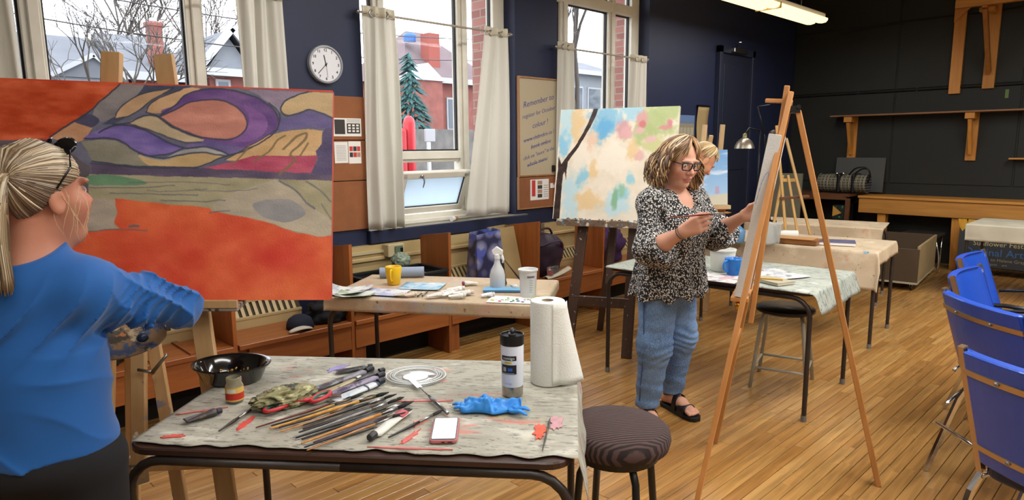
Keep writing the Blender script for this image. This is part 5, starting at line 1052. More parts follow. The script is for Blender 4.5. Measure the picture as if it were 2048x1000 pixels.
# small pale easel with the seascape
PALE = wood('pale pine easel', '#d3b489', '#c3a274', axis=2)
SN = SEU.cross(SEV).normalized()
t = thing('studio_easel', 'slim pale easel carrying the small seascape', 'easel', (5.25, 2.95, 0), world=True)
for a, c in ((V(5.175, 2.93, 1.69), V(4.98, 3.13, 0.0)), (V(5.283, 2.83, 1.69), V(5.36, 2.72, 0.0))):
    pass
e0 = V(5.33, 2.98, 0)
beam_part('leg', t, V(5.225, 3.005, 1.69), V(5.08, 3.08, 0.0), 0.04, 0.025, PALE, side=SEU); beam_part('leg', t, V(5.335, 2.90, 1.69), V(5.40, 3.03, 0.0), 0.04, 0.025, PALE, side=SEU)
beam_part('rear_leg', t, V(5.31, 2.99, 1.6), V(5.52, 3.38, 0.0), 0.035, 0.025, PALE, side=SEU)
tl = SO - SEV * 0.012 + SEU * 0.08; beam_part('ledge', t, tl - SN * 0.01, tl - SN * 0.01 + SEU * 0.36, 0.06, 0.022, PALE); beam_part('ledge_lip', t, tl + SN * 0.025 - V(0, 0, 0.01), tl + SN * 0.025 - V(0, 0, 0.01) + SEU * 0.36, 0.012, 0.035, PALE); beam_part('ledge_post', t, tl + SEU * 0.2 - V(0, 0, 0.02) - SN * 0.02, tl + SEU * 0.2 - V(0, 0, 0.3) - SN * 0.0, 0.035, 0.02, PALE)
beam_part('crossbar', t, V(5.10, 2.98, 0.75) - SN * 0.02, V(5.30, 2.93, 0.75) - SN * 0.02, 0.02, 0.04, PALE)
# oiled tripod easel seen edge-on, with a deep white canvas
AP, A_, B_, C_ = V(2.85, 1.24, 1.765), V(2.395, 1.353, 0), V(2.985, 1.59, 0), V(3.1, 0.854, 0)
un = (B_ - A_).normalized(); en = V(-0.368, 0.917, 0.153)
t = thing('tripod_easel', 'tall oiled wooden tripod easel seen edge-on beside the black stool', 'easel', (2.85, 1.27, 0), world=True)
beam_part('leg', t, A_, AP + V(-0.01, -0.005, -0.03), 0.042, 0.022, OILED, side=un); beam_part('leg', t, B_, AP + V(0.02, 0.01, -0.06), 0.042, 0.022, OILED, side=un)
beam_part('mast', t, V(2.80, 1.345, 0.72), AP + V(0.005, 0.02, 0.0), 0.04, 0.022, OILED, side=un)
beam_part('rear_leg', t, C_, V(2.868, 1.213, 1.66), 0.04, 0.024, OILED, side=un)
hg = MB(); hg.box((2.862, 1.228, 1.665), (0.05, 0.05, 0.03), rz=0.38); hg.tube([(2.84, 1.20, 1.675), (2.89, 1.225, 1.675)], 0.009, 8); hg.build('hinge', BLACKM, t)
beam_part('top_peg', t, V(2.853, 1.245, 1.70), V(2.805, 1.33, 1.705), 0.018, 0.018, OILED)
beam_part('spreader', t, A_.lerp(AP, 0.36) , B_.lerp(AP, 0.36), 0.02, 0.03, OILED)
cb = V(2.721, 1.333, 0.845)                          # lower near corner of the canvas back
beam_part('ledge', t, cb + un * 0.0 + en * 0.03 - V(0, 0, 0.012), cb + un * 0.3 + en * 0.03 - V(0, 0, 0.012), 0.075, 0.02, OILED)
kn = MB(); kn.lathe([(0.0, -0.02), (0.011, -0.018), (0.014, 0), (0.01, 0.012), (0, 0.014)], 12, cb + un * 0.02 + en * 0.035 - V(0, 0, 0.04)); kn.build('brass_knob', pm('brass', '#c9962e', 0.25, 1.0), t, smooth=True)
ce = (AP - (A_ + B_) / 2); ce = (ce - un * ce.dot(un)).normalized(); cn = un.cross(ce).normalized(); cn = cn if cn.y > 0 else -cn
t = thing('blank_canvas', 'deep-edged white canvas with faint blue lines on the tripod easel', 'canvas', tuple(cb), world=True)
R = Matrix((un, ce, cn)).transposed(); CW, CH, CT = 0.5, 0.72, 0.052
def side_pic(X, Y):
    C = np.empty(X.shape + (3,)); C[:] = np.array([214, 214, 210]) + fbm(X, Y, 0.02, 4)[..., None] * 12
    a = np.clip(fbm(X, Y * 0.4, 0.03, 9) * 3 - 0.25, 0, 1)[..., None] * 0.6; C = C * (1 - a) + np.array([176, 200, 222]) * a
    d = segdist(X, Y, crom([(6, 420), (14, 520), (30, 560), (44, 500), (40, 430)], 5)); a = np.clip(2.0 - d, 0, 1)[..., None] * 0.8; return C * (1 - a) + np.array([110, 140, 200]) * a
bx_ = MB().box(cb + un * (CW / 2) + ce * (CH / 2) + cn * (CT / 2 + 0.0), (CW, CH, CT), R=R).build('canvas_box', pm('primed canvas', '#d6d6d2', 0.7, var=0.03), t, bevel=0.003)
nx, ny = 24, 200; X, Y = np.meshgrid(np.linspace(0, CT * 1000, nx), np.linspace(0, CH * 1000, ny)); q = MB()
q.add([cb - un * 0.0008 + cn * (CT - 0.001) * (1 - i / (nx - 1)) + cn * 0.0005 + ce * (0.001 + (CH - 0.002) * j / (ny - 1)) for j in range(ny) for i in range(nx)], [(j * nx + i, j * nx + i + 1, (j + 1) * nx + i + 1, (j + 1) * nx + i) for j in range(ny - 1) for i in range(nx - 1)])
o = q.build('painted_edge', PAINTM, t); colour_grid(o.data, side_pic(X, Y))
# ------------------------------------------------------------------ stools
t = thing('round_stool', 'round stool with a striped brown cushion at the right end of the front table', 'stool', (1.665, 1.24, 0), 0.35)
m, nt, b = newmat('striped brown upholstery'); wv = nd(nt, 'TexWave', Scale=26.0, Distortion=1.5); wv.bands_direction = 'Y'; nt.links.new(coords(nt, (1, 1, 1), (0, 0, 0.95)), wv.inputs['Vector'])
cc = mixc(nt, thr(nt, wv.outputs['Fac'], 0.35, 0.65), hx('#241817'), hx('#4f3a37')); nt.links.new(cc, b.inputs['Base Color']); b.inputs['Roughness'].default_value = 0.9; bump(nt, b, wv.outputs['Fac'], 0.25, 0.004)
MB().lathe([(0, 0.545), (0.15, 0.545), (0.17, 0.555), (0.176, 0.58), (0.172, 0.605), (0.155, 0.62), (0.1, 0.627), (0, 0.629)], 48).build('cushion', m, t, smooth=True)
MB().lathe([(0, 0.52), (0.14, 0.52), (0.142, 0.546), (0, 0.546)], 40).build('seat_plate', BLACKM, t)
for k in range(4):
    a = math.pi / 4 + k * math.pi / 2; c_, s_ = math.cos(a), math.sin(a); MB().tube([(c_ * 0.06, s_ * 0.06, 0.525), (c_ * 0.105, s_ * 0.105, 0.515), (c_ * 0.13, s_ * 0.13, 0.47), (c_ * 0.175, s_ * 0.175, 0.0)], 0.0125, 10).build('leg', BLACKM, t, smooth=True)
MB().tube([(0.155 * math.cos(q), 0.155 * math.sin(q), 0.2) for q in np.linspace(0, 2 * math.pi, 33)], 0.008, 8, caps=False).build('foot_ring', BLACKM, t, smooth=True)
GREYT = pm('grey painted tube', '#a9a695', 0.4)
t = thing('round_stool', 'round stool with a black seat and grey tube frame under the blue mug table', 'stool', (4.06, 1.725, 0), 0.28)
MB().lathe([(0, 0.475), (0.165, 0.475), (0.176, 0.485), (0.176, 0.5), (0.165, 0.507), (0, 0.508)], 48).build('seat', pm('black stool seat', '#121213', 0.3), t, auto=0.8)
for sx in (-1, 1):
    for sy in (-1, 1): MB().tube([(sx * 0.05, sy * 0.10, 0.47), (sx * 0.1, sy * 0.11, 0.465), (sx * 0.125, sy * 0.12, 0.43), (sx * 0.165, sy * 0.165, 0.0)], 0.0115, 10).build('leg', GREYT, t, smooth=True)
q = 0.152
for p0, p1 in (((-q, -q, 0.13), (q, -q, 0.13)), ((-q, q, 0.13), (q, q, 0.13)), ((-q, -q, 0.13), (-q, q, 0.13)), ((q, -q, 0.13), (q, q, 0.13))): MB().tube([p0, p1], 0.0085, 8).build('rung', GREYT, t, smooth=True)

# ------------------------------------------------------------------ blue vinyl chairs
VINYL = pm('blue vinyl', '#1a47ac', 0.35, var=0.05, scale=4, coat=0.2)
SATIN = pm('satin brass-chrome strip', '#b59c7c', 0.3, 0.9)
SHADEV = pm('shaded blue vinyl seat', '#16233f', 0.4)  # same blue vinyl, coloured dark to carry the shade on the seats
def back_pt(u, v, off=0.0):
    """point on the curved backrest: u -1..1 across, v 0..1 up"""
    x = u * 0.225; z = 0.47 + 0.40 * v; y = -0.20 - 0.135 * v - 0.035 * (1 - u * u) - off
    return V(x, y, z)
def blue_chair(label, loc, rz):
    t = thing('vinyl_chair', label, 'chair', loc, rz, 'blue vinyl chairs at the right')
    q = MB(); nu, nv = 15, 13
    for sgn in (0.0, 0.03): q.grid(lambda u, v: back_pt(u * 2 - 1, v, sgn - 0.03 * (0.5 - abs(v - 0.5)) * 0), nu, nv)
    n = nu * nv; fs = []
    bd = [i for i in range(nu)] + [j * nu + nu - 1 for j in range(1, nv)] + [(nv - 1) * nu + i for i in range(nu - 2, -1, -1)] + [j * nu for j in range(nv - 2, 0, -1)]
    for a, c in zip(bd, bd[1:] + bd[:1]): fs.append((a, c, c + n, a + n))
    q.f += fs; q.build('backrest', VINYL, t, smooth=False, bevel=0.009, seg=3)
    for v0 in (0.16, 0.83):
        s_ = MB(); s_.grid(lambda u, v: back_pt(u * 2.04 - 1.02, v0 + 0.05 * (v - 0.5), 0.0325), 15, 2); s_.build('strap', SATIN, t, thick=0.004)
        for u in (-0.45, 0.45): p = back_pt(u, v0, 0.036); MB().lathe([(0.008, 0), (0.008, 0.003), (0.003, 0.006)], 10, p, R=Matrix.Rotation(math.pi / 2, 3, 'X')).build('bolt', STEEL, t)
    for s in (-1, 1):
        pts = [back_pt(s * 1.06, 1.0, 0.012) + V(0, 0, 0.01), back_pt(s * 1.06, 0.5, 0.012), back_pt(s * 1.06, 0.0, 0.012), V(s * 0.24, -0.19, 0.42)]
        MB().tube(pts, 0.014, 4, flat=1.0, upv=(1, 1, 0)).build('upright', SATIN, t)
        MB().tube([(s * 0.235, -0.19, 0.43), (s * 0.245, -0.225, 0.36), (s * 0.255, -0.34, 0.0)], 0.0125, 4, upv=(1, 1, 0)).build('rear_leg', CHROME, t)
        MB().tube([(s * 0.235, -0.2, 0.415), (s * 0.235, 0.2, 0.415), (s * 0.24, 0.235, 0.39), (s * 0.245, 0.26, 0.0)], 0.0125, 8).build('front_leg', CHROME, t, smooth=True)
        ar = MB(); ar.tube([back_pt(s * 1.08, 0.42, -0.01), (s * 0.27, -0.1, 0.655), (s * 0.27, 0.17, 0.65)], [0.016, 0.02, 0.02], 8, flat=0.6); ar.build('armrest', BLACKP, t, smooth=True)
        MB().tube([(s * 0.268, 0.15, 0.645), (s * 0.262, 0.18, 0.6), (s * 0.245, 0.2, 0.41)], 0.01, 8).build('arm_post', CHROME, t, smooth=True)
    MB().prism(rrect(0.46, 0.44, 0.06), 0.425, 0.475).build('seat', SHADEV, t, bevel=0.014, seg=3)
    MB().tube([(-0.25, -0.31, 0.24), (0.25, -0.31, 0.24)], 0.009, 8).build('stretcher', CHROME, t, smooth=True)
    return t
def chair_at(label, bx, by, fx, fy):
    """bx, by: middle of the backrest top; f: facing"""
    a = math.atan2(fy, fx) - math.pi / 2; f = V(fx, fy, 0).normalized(); o = V(bx, by, 0) + f * 0.36
    return blue_chair(label, (o.x, o.y, 0), a)
chair_at('nearest blue vinyl chair, its strapped back filling the right edge', 2.325, 0.255, 0.91, -0.41)
chair_at('blue vinyl chair second from the front, with a curved strapped back', 3.21, 0.575, 0.72, -0.69)
chair_at('blue vinyl chair third from the front, turned side-on', 3.96, 0.79, -0.04, -1.0)
chair_at('farthest blue vinyl chair in front of the festival banner', 4.56, 0.89, -0.04, -1.0)

# ------------------------------------------------------------------ far wall: counter, shelf, brackets
t = thing('long_counter', 'long pine counter along the far wall', 'counter', (9.45, 2.0, 0), world=True)
MB().bb(9.22, 9.685, -0.6, 3.06, 0.82, 0.85).build('counter_top', PINEY, t, bevel=0.003); MB().bb(9.24, 9.265, -0.6, 3.05, 0.63, 0.82).build('fascia', PINEY, t, bevel=0.003)
for yy in (2.78, 1.96, 0.6):
    q = MB(); q.add([(9.28, yy - 0.05, 0.63), (9.28, yy + 0.05, 0.63), (9.4, yy + 0.05, 0.63), (9.4, yy - 0.05, 0.63), (9.3, yy - 0.035, 0), (9.3, yy + 0.035, 0), (9.38, yy + 0.035, 0), (9.38, yy - 0.035, 0)], [(0, 1, 2, 3), (7, 6, 5, 4), (0, 4, 5, 1), (1, 5, 6, 2), (2, 6, 7, 3), (3, 7, 4, 0)]); q.build('leg', PINE, t, bevel=0.003)
t = thing('wall_shelf', 'thin wooden shelf on two tapered brackets on the dark far wall', 'shelf', (9.6, 2.4, 1.88), world=True)
MB().bb(9.42, 9.685, 0.9, 3.55, 1.875, 1.893).build('board', wood('shelf board', '#8f6238', '#7a5230', axis=1), t)
for yy in (3.33, 1.96, 0.95):
    br = MB().bb(9.655, 9.686, yy - 0.055, yy + 0.055, 1.3, 1.874).build('bracket_back', PINE, t, bevel=0.003)
    MB().bb(9.44, 9.655, yy - 0.05, yy + 0.05, 1.8, 1.874).build('bracket_arm', PINE, t, bevel=0.003)
    MB().beam((9.48, yy, 1.80), (9.645, yy, 1.38), 0.04, 0.06).build('brace', PINE, t, bevel=0.003)
for k, (yy, zt, lab) in enumerate(((2.19, 2.11, 'tall pine bracket post with a gusset high on the far wall'), (1.85, 2.15, 'tall pine bracket post with a diagonal brace high on the far wall'))):
    t = thing('wall_bracket', lab, 'bracket', (9.68, yy, zt), world=True)
    MB().bb(9.645, 9.687, yy - 0.06, yy + 0.06, zt, 3.4).build('post', PINE, t, bevel=0.003)
    if k == 0:
        q = MB(); q.add([(9.62, yy + 0.06, 2.95), (9.62, yy + 0.06, 3.35), (9.62, yy - 0.35, 3.35), (9.645, yy + 0.06, 2.95), (9.645, yy + 0.06, 3.35), (9.645, yy - 0.35, 3.35)], [(0, 1, 2), (5, 4, 3), (0, 3, 4, 1), (1, 4, 5, 2), (2, 5, 3, 0)]); q.build('gusset', PINE, t)
    else:
        MB().beam((9.1, yy, 3.05), (9.645, yy, 3.05), 0.05, 0.1).build('arm', PINE, t, bevel=0.003); MB().beam((9.15, yy + 0.0, 3.0), (9.63, yy, 2.33), 0.045, 0.07).build('brace', wood('darker brace', '#96602c', '#84521f', axis=2), t, bevel=0.003)
        MB().box((9.3, yy, 3.0), (0.16, 0.14, 0.05)).build('block', PINE, t, bevel=0.003)
t = MB().bb(9.05, 9.13, 0.3, 2.12, 3.02, 3.11).build('shelf_beam', PINEY, bevel=0.003); tag(t, 'long pine beam resting on the bracket arm at the top right', 'beam')
tag(MB().bb(9.55, 9.685, 1.0, 1.56, 1.32, 1.338).build('ledge', PINEY), 'short pine ledge at the right edge of the far wall', 'ledge')
tag(MB().bb(9.683, 9.686, 1.645, 1.68, 2.03, 2.13).build('paint_sample', pm('green tape', '#5f7a44', 0.6)), 'small strip of green tape on the dark far wall', 'tape')
# dark cabinet with low gabled rail, patterned tile panel
t = thing('corner_cabinet', 'dark wooden cabinet with a gabled top rail left of the pine counter', 'cabinet', (9.25, 3.6, 0), world=True)
DKC = wood('cabinet brown', '#6a4226', '#57351f', axis=1)
q = MB(); pr_ = [(3.12, 0.80), (3.12, 0.83), (3.42, 0.88), (3.98, 0.84), (3.98, 0.76), (3.42, 0.80)]
q.add([(8.98, a, c) for a, c in pr_] + [(9.02, a, c) for a, c in pr_], [(0, 1, 2, 5), (5, 2, 3, 4), (11, 8, 7, 6), (10, 9, 8, 11), (0, 6, 7, 1), (1, 7, 8, 2), (2, 8, 9, 3), (3, 9, 10, 4), (4, 10, 11, 5), (5, 11, 6, 0)]); q.build('top_rail', DKC, t)
MB().bb(8.98, 9.03, 3.08, 3.13, 0, 0.82).build('post', DKC, t, bevel=0.004); MB().bb(8.98, 9.03, 3.95, 4.0, 0, 0.8).build('post', DKC, t, bevel=0.004); MB().bb(9.02, 9.6, 3.1, 4.0, 0.84, 0.87).build('shelf', DKC, t); MB().bb(9.5, 9.55, 3.2, 4.0, 0.0, 0.72).build('back', pm('cabinet dark inside', '#15130f', 0.8), t)
m, nt, b = newmat('dark green dotted tile'); vo = nd(nt, 'TexVoronoi', Scale=22.0); nt.links.new(coords(nt), vo.inputs['Vector']); nt.links.new(mixc(nt, thr(nt, vo.outputs['Distance'], 0.25, 0.3), hx('#3f6a4a'), hx('#12211c')), b.inputs['Base Color'])
MB().bb(9.0, 9.01, 3.12, 3.28, 0.55, 0.73).build('tile_panel', m, t); q = MB(); q.add([(8.995, 3.28, 0.72), (8.995, 3.28, 0.58), (8.995, 3.17, 0.63), (8.999, 3.28, 0.72), (8.999, 3.28, 0.58), (8.999, 3.17, 0.63)], [(0, 1, 2), (5, 4, 3), (0, 3, 4, 1), (1, 4, 5, 2), (2, 5, 3, 0)]); q.build('star_point', pm('ochre tile', '#b98a3c', 0.5), t)
# plaid bag on the cabinet, grey board behind
m, nt, b = newmat('black yellow plaid'); cs = coords(nt, (1, 1, 1)); outp = hx('#2a2a33')
for axis, scl, cw in (('Y', 7.0, '#8c8a82'), ('Z', 9.0, '#7a7a80'), ('Y', 16.0, '#a89c5c'), ('Z', 21.0, '#17171c')):
    w_ = nd(nt, 'TexWave', Scale=scl); w_.bands_direction = axis; nt.links.new(cs, w_.inputs['Vector']); outp = mixc(nt, thr(nt, w_.outputs['Fac'], 0.82, 0.86), outp, hx(cw))
nt.links.new(outp, b.inputs['Base Color']); b.inputs['Roughness'].default_value = 0.9
t = thing('plaid_bag', 'black and yellow plaid carry bag with dark handles on the cabinet', 'bag', (9.3, 3.25, 0.86), world=True)
q = MB(); q.grid(lambda u, v: (9.3 + 0.13 * math.cos(v * 6.283) * (1 + 0.02 * math.sin(u * 9)), 2.97 + 0.6 * u, 1.0 + 0.125 * math.sin(v * 6.283) * (0.9 + 0.1 * math.sin(u * 3.1))), 16, 25); q.build('body', m, t, smooth=True)
for yy in (2.975, 3.565): MB().lathe([(0, -0.006), (0.125, -0.006), (0.128, 0), (0.125, 0.006), (0, 0.006)], 24, (9.3, yy, 1.0), R=Matrix.Rotation(math.pi / 2, 3, 'X')).build('end_panel', m, t)
for yy in (3.12, 3.3): MB().bb(9.165, 9.435, yy - 0.025, yy + 0.025, 0.872, 1.132).build('strap', BLACKP, t, bevel=0.06, seg=3)
MB().tube(crom([(9.25, 3.2, 1.11), (9.2, 3.1, 1.2), (9.2, 2.98, 1.21), (9.22, 2.93, 1.12), (9.25, 2.96, 1.02)], 5), 0.009, 8).build('handle', BLACKP, t, smooth=True); MB().tube(crom([(9.3, 3.15, 1.12), (9.28, 3.05, 1.19), (9.28, 2.97, 1.18), (9.28, 2.94, 1.08)], 5), 0.009, 8).build('handle', BLACKP, t, smooth=True)
for yy in (3.33, 3.25): MB().lathe([(0, -0.02), (0.02, -0.012), (0.022, 0), (0.02, 0.012), (0, 0.02)], 12, (9.2, yy, 1.13)).build('buckle', CHROME, t, smooth=True)
tag(MB().box((9.64, 3.2, 1.10), (0.03, 0.62, 0.46), R=Matrix.Rotation(0.12, 3, 'Y')).build('grey_board', pm('grey board', '#4b4c4a', 0.7), bevel=0.004), 'grey board leaning on the far wall behind the plaid bag', 'board')
tag(MB().box((8.42, 3.68, 0.58), (0.04, 0.42, 1.14), R=Matrix.Rotation(0.06, 3, 'Y')).build('olive_board', pm('olive board', '#6a6654', 0.8, var=0.08), bevel=0.004), 'tall olive-grey board standing behind the small table easel', 'board')
# wheeled tan box
t = thing('wheeled_box', 'open tan plywood box on casters under the pine counter', 'box', (8.15, 2.32, 0), 0.11)
TANW = pm('tan plywood', '#9a865e', 0.7, var=0.1, scale=8); TAND = pm('brown board', '#4a3a28', 0.8)
MB().bb(-0.55, 0.6, -0.36, -0.335, 0.09, 0.47).build('side_panel', TANW, t, bevel=0.003); MB().bb(-0.55, 0.6, 0.335, 0.36, 0.09, 0.47).build('side_panel', TANW, t, bevel=0.003)
MB().bb(-0.575, -0.55, -0.36, 0.36, 0.09, 0.44).build('front_panel', TAND, t, bevel=0.003); MB().bb(0.575, 0.6, -0.33, 0.33, 0.09, 0.47).build('back_panel', TAND, t, bevel=0.003); MB().bb(-0.55, 0.575, -0.335, 0.335, 0.09, 0.12).build('floor_board', TAND, t)
MB().bb(-0.59, 0.6, -0.365, 0.365, 0.075, 0.092).build('base_rail', pm('pale rail', '#a89c84', 0.6), t)
for sx in (-0.5, 0.5):
    for sy in (-0.3, 0.3): c = MB().bb(sx - 0.02, sx + 0.02, sy - 0.015, sy + 0.015, 0.04, 0.076).build('caster', STEEL, t); MB().lathe([(0, -0.01), (0.03, -0.01), (0.032, 0), (0.03, 0.01), (0, 0.01)], 14, (sx, sy, 0.032), R=Matrix.Rotation(math.pi / 2, 3, 'X')).build('wheel', BLACKP, c)
t = thing('chrome_chair', 'dark chair with bent chrome legs half hidden under the pine counter', 'chair', (8.95, 2.2, 0), 0.0)
MB().prism(rrect(0.4, 0.4, 0.06), 0.41, 0.45, Matrix.Translation((0.15, 0.05, 0))).build('seat', pm('dark seat', '#22221f', 0.5), t, bevel=0.012, seg=2)
for s in (-0.16, 0.16): MB().tube(crom([(0.3, s + 0.05, 0.405), (0.05, s + 0.05, 0.4), (-0.04, s + 0.02, 0.36), (-0.06, s - 0.02, 0.2), (-0.05, s - 0.02, 0.011)], 4), 0.011, 8).build('leg', CHROME, t, smooth=True)
MB().tube([(0.33, -0.11, 0.405), (0.33, -0.11, 0.0)], 0.011, 8).build('leg', CHROME, t, smooth=True); MB().tube([(0.33, 0.21, 0.405), (0.33, 0.21, 0.0)], 0.011, 8).build('leg', CHROME, t, smooth=True)
# festival banner
t = thing('festival_banner', 'dark festival banner with sunflower petals and art sale lettering', 'banner', (9.12, 1.2, 0.08), world=True)
BNR = pm('banner charcoal', '#34363a', 0.6, var=0.06); MB().bb(9.1, 9.112, 0.35, 1.88, 0.1, 0.64).build('panel', BNR, t)
PET = pm('sunflower yellow', '#c99428', 0.6, var=0.15, scale=20)
for k in range(11):
    yy = 1.85 - k * 0.085; zz = 0.545 - 0.05 * math.sin(k * 0.5); q = MB(); a = -1.57 + (k - 5) * 0.12
    q.add([(9.0985, yy + 0.05, 0.64), (9.0985, yy - 0.05, 0.64), (9.0985, yy - 0.03, zz + 0.0), (9.0985, yy, zz - 0.05), (9.0985, yy + 0.03, zz)], [(0, 1, 2, 3, 4)]); q.build('petal', PET, t)
def btxt(s_, size, y, z, mat, bold=0.0): text_mb(s_, size, mat, 'lettering', t, frame_mat((9.0988, y, z), (0, -1, 0), (-1, 0, 0)), align='LEFT', bold=bold)
btxt('Sunflower Festival', 0.078, 1.735, 0.37, pm('banner cream', '#b3a878', 0.6)); btxt('Original Art Sale', 0.115, 1.82, 0.27, pm('banner blue', '#3d5f8c', 0.6), 0.001); btxt('in Will Ca   to Helene Gray', 0.05, 1.80, 0.19, pm('banner tan', '#8f8565', 0.6)); btxt('August    art', 0.04, 1.60, 0.14, pm('banner tan', '#8f8565', 0.6))
# reflector lamp on a stand
t = thing('reflector_lamp', 'tall table lamp with a dull silver reflector shade by the dark wall', 'lamp', (6.5, 3.12, 0.735), world=True)
MB().lathe([(0, 0), (0.08, 0), (0.08, 0.02), (0.03, 0.03), (0, 0.03)], 24, (6.5, 3.12, TOPZ + 0.004)).build('base', BLACKM, t); MB().tube([(6.5, 3.12, TOPZ + 0.02), (6.5, 3.12, 1.66)], 0.01, 8).build('pole', BLACKM, t, smooth=True)
MB().lathe([(0.098, -0.07), (0.09, -0.04), (0.07, 0.0), (0.04, 0.025), (0.03, 0.03), (0.028, 0.026), (0.06, -0.002), (0.086, -0.042), (0.094, -0.07)], 28, (6.24, 3.15, 1.55), caps=False).build('shade', pm('dull aluminium', '#a3998a', 0.35, 0.9), t, smooth=True)
MB().lathe([(0.03, 0.02), (0.022, 0.04), (0.02, 0.075), (0, 0.08)], 14, (6.24, 3.15, 1.55)).build('socket', pm('lamp socket brass', '#8a845a', 0.4, 0.7), t, smooth=True); MB().tube([(6.24, 3.15, 1.625), (6.32, 3.15, 1.68), (6.5, 3.12, 1.66)], 0.006, 8).build('neck', BLACKM, t, smooth=True)
t = thing('drafting_lamp', 'thin black jointed lamp arm behind the tripod easel', 'lamp', (6.41, 2.99, 1.0), world=True)
MB().tube([(6.53, 2.98, TOPZ), (6.45, 3.0, 1.2), (6.39, 3.02, 1.62)], 0.006, 6).build('lower_arm', BLACKM, t, smooth=True); MB().tube([(6.39, 3.02, 1.62), (6.32, 3.07, 1.885)], 0.006, 6).build('upper_arm', BLACKM, t, smooth=True); MB().tube([(6.32, 3.07, 1.885), (6.41, 2.99, 1.9)], 0.005, 6).build('head_arm', BLACKM, t, smooth=True)
MB().lathe([(0.06, -0.08), (0.055, -0.02), (0.03, 0.03), (0, 0.04)], 18, (6.45, 2.96, 1.62)).build('shade', pm('brown lamp shade', '#3a2a22', 0.5), t, smooth=True); MB().lathe([(0, 0), (0.06, 0), (0.06, 0.02), (0, 0.022)], 18, (6.53, 2.98, TOPZ + 0.004)).build('base', BLACKM, t)

# ------------------------------------------------------------------ things on the wall bench
t = thing('tote_bin', 'black plastic bin of green bags on the bench behind the yellow mug table', 'bin', (2.60, 3.86, 0.402), 0.0)
q = MB(); q.add([(-0.22, -0.13, 0), (0.22, -0.13, 0), (0.22, 0.15, 0), (-0.22, 0.15, 0), (-0.31, -0.17, 0.24), (0.31, -0.17, 0.24), (0.31, 0.17, 0.24), (-0.31, 0.17, 0.24)], [(0, 3, 2, 1), (0, 1, 5, 4), (1, 2, 6, 5), (2, 3, 7, 6), (3, 0, 4, 7)]); q.build('tub', pm('black tub', '#191b1d', 0.45), t, thick=0.006)
q = MB()
for x0, y0, x1, y1 in ((-0.31, -0.17, 0.31, -0.17), (0.31, -0.17, 0.31, 0.17), (0.31, 0.17, -0.31, 0.17), (-0.31, 0.17, -0.31, -0.17)): q.beam((x0, y0, 0.243), (x1, y1, 0.243), 0.03, 0.014)
q.build('rim', pm('black tub', '#191b1d', 0.45), t)
for k, (x, y, z, r_, c) in enumerate(((0.03, -0.02, 0.17, 0.095, '#5d6b58'), (-0.17, 0.0, 0.16, 0.075, '#6f7a5c'), (0.2, -0.04, 0.16, 0.07, '#9a9488'), (0.04, 0.02, 0.325, 0.065, '#7c8a78'))):
    o = blob((2.60 + x, 3.86 + y, 0.402 + z), (r_, r_ * 0.8, r_ * 0.8), 20 + k, 0.35, 5, 4, None, True).build('plastic_bag', pm('bag ' + c, c, 0.3, var=0.3, scale=20), smooth=True); tag(o, ['large green plastic bag in the middle of the black bin', 'olive plastic bag at the left of the black bin', 'greyish white plastic bag at the right of the black bin', 'pale green plastic bag on top of the black bin'][k], 'bag', 'bags in the black bin')
m, nt, b = newmat('blueberry print'); vo = nd(nt, 'TexVoronoi', Scale=8.5, Randomness=0.8); nt.links.new(coords(nt), vo.inputs['Vector']); nz3 = nd(nt, 'TexNoise', Scale=9.0); nt.links.new(coords(nt), nz3.inputs['Vector'])
c_ = mixc(nt, thr(nt, vo.outputs['Distance'], 0.25, 0.62), hx('#8d8fb0'), hx('#232547')); c_ = mixc(nt, thr(nt, nz3.outputs['Fac'], 0.5, 0.6), c_, hx('#4a55a0')); nt.links.new(c_, b.inputs['Base Color']); b.inputs['Roughness'].default_value = 0.4
t = thing('shopping_bag', 'shopping bag printed with blueberries on the bench', 'bag', (3.5, 3.9, 0.402), world=True)
q = MB(); q.add([(3.33, 3.84, 0.404), (3.60, 3.80, 0.404), (3.62, 3.98, 0.404), (3.35, 4.02, 0.404), (3.34, 3.86, 0.84), (3.56, 3.83, 0.865), (3.58, 3.94, 0.87), (3.36, 3.97, 0.85)], [(0, 3, 2, 1), (0, 1, 5, 4), (1, 2, 6, 5), (2, 3, 7, 6), (3, 0, 4, 7)]); q.build('body', m, t, thick=0.003)
q = MB(); q.add([(3.601, 3.801, 0.41), (3.621, 3.979, 0.41), (3.581, 3.939, 0.865), (3.561, 3.831, 0.86)], [(0, 1, 2, 3)]); q.build('gusset', pm('bag gusset', '#2a2a48', 0.5), t, thick=0.002)
t = thing('paper_bag', 'open tan paper bag standing between the blueberry bag and the purple backpack', 'bag', (3.74, 3.95, 0.402), world=True)
q = MB(); q.add([(3.64, 3.9, 0.404), (3.86, 3.86, 0.404), (3.86, 4.03, 0.404), (3.64, 4.04, 0.404), (3.6, 3.92, 0.86), (3.78, 3.9, 0.87), (3.8, 4.03, 0.87), (3.62, 4.05, 0.86)], [(0, 3, 2, 1), (0, 1, 5, 4), (1, 2, 6, 5), (2, 3, 7, 6), (3, 0, 4, 7)]); q.build('body', pm('tan bag paper', '#a38b5e', 0.7, var=0.1, scale=5), t, thick=0.002)
t = thing('backpack', 'dark purple backpack on the bench', 'backpack', (4.13, 3.9, 0.402), world=True)
PUR = pm('dark purple nylon', '#2c1a2e', 0.5, var=0.2, scale=8)
bp = blob((4.15, 3.9, 0.585), (0.2, 0.13, 0.2), 31, 0.12, 3, 4); bp.v = [(x, y, max(z, 0.404)) for x, y, z in bp.v]; bp.build('body', PUR, t, smooth=True)
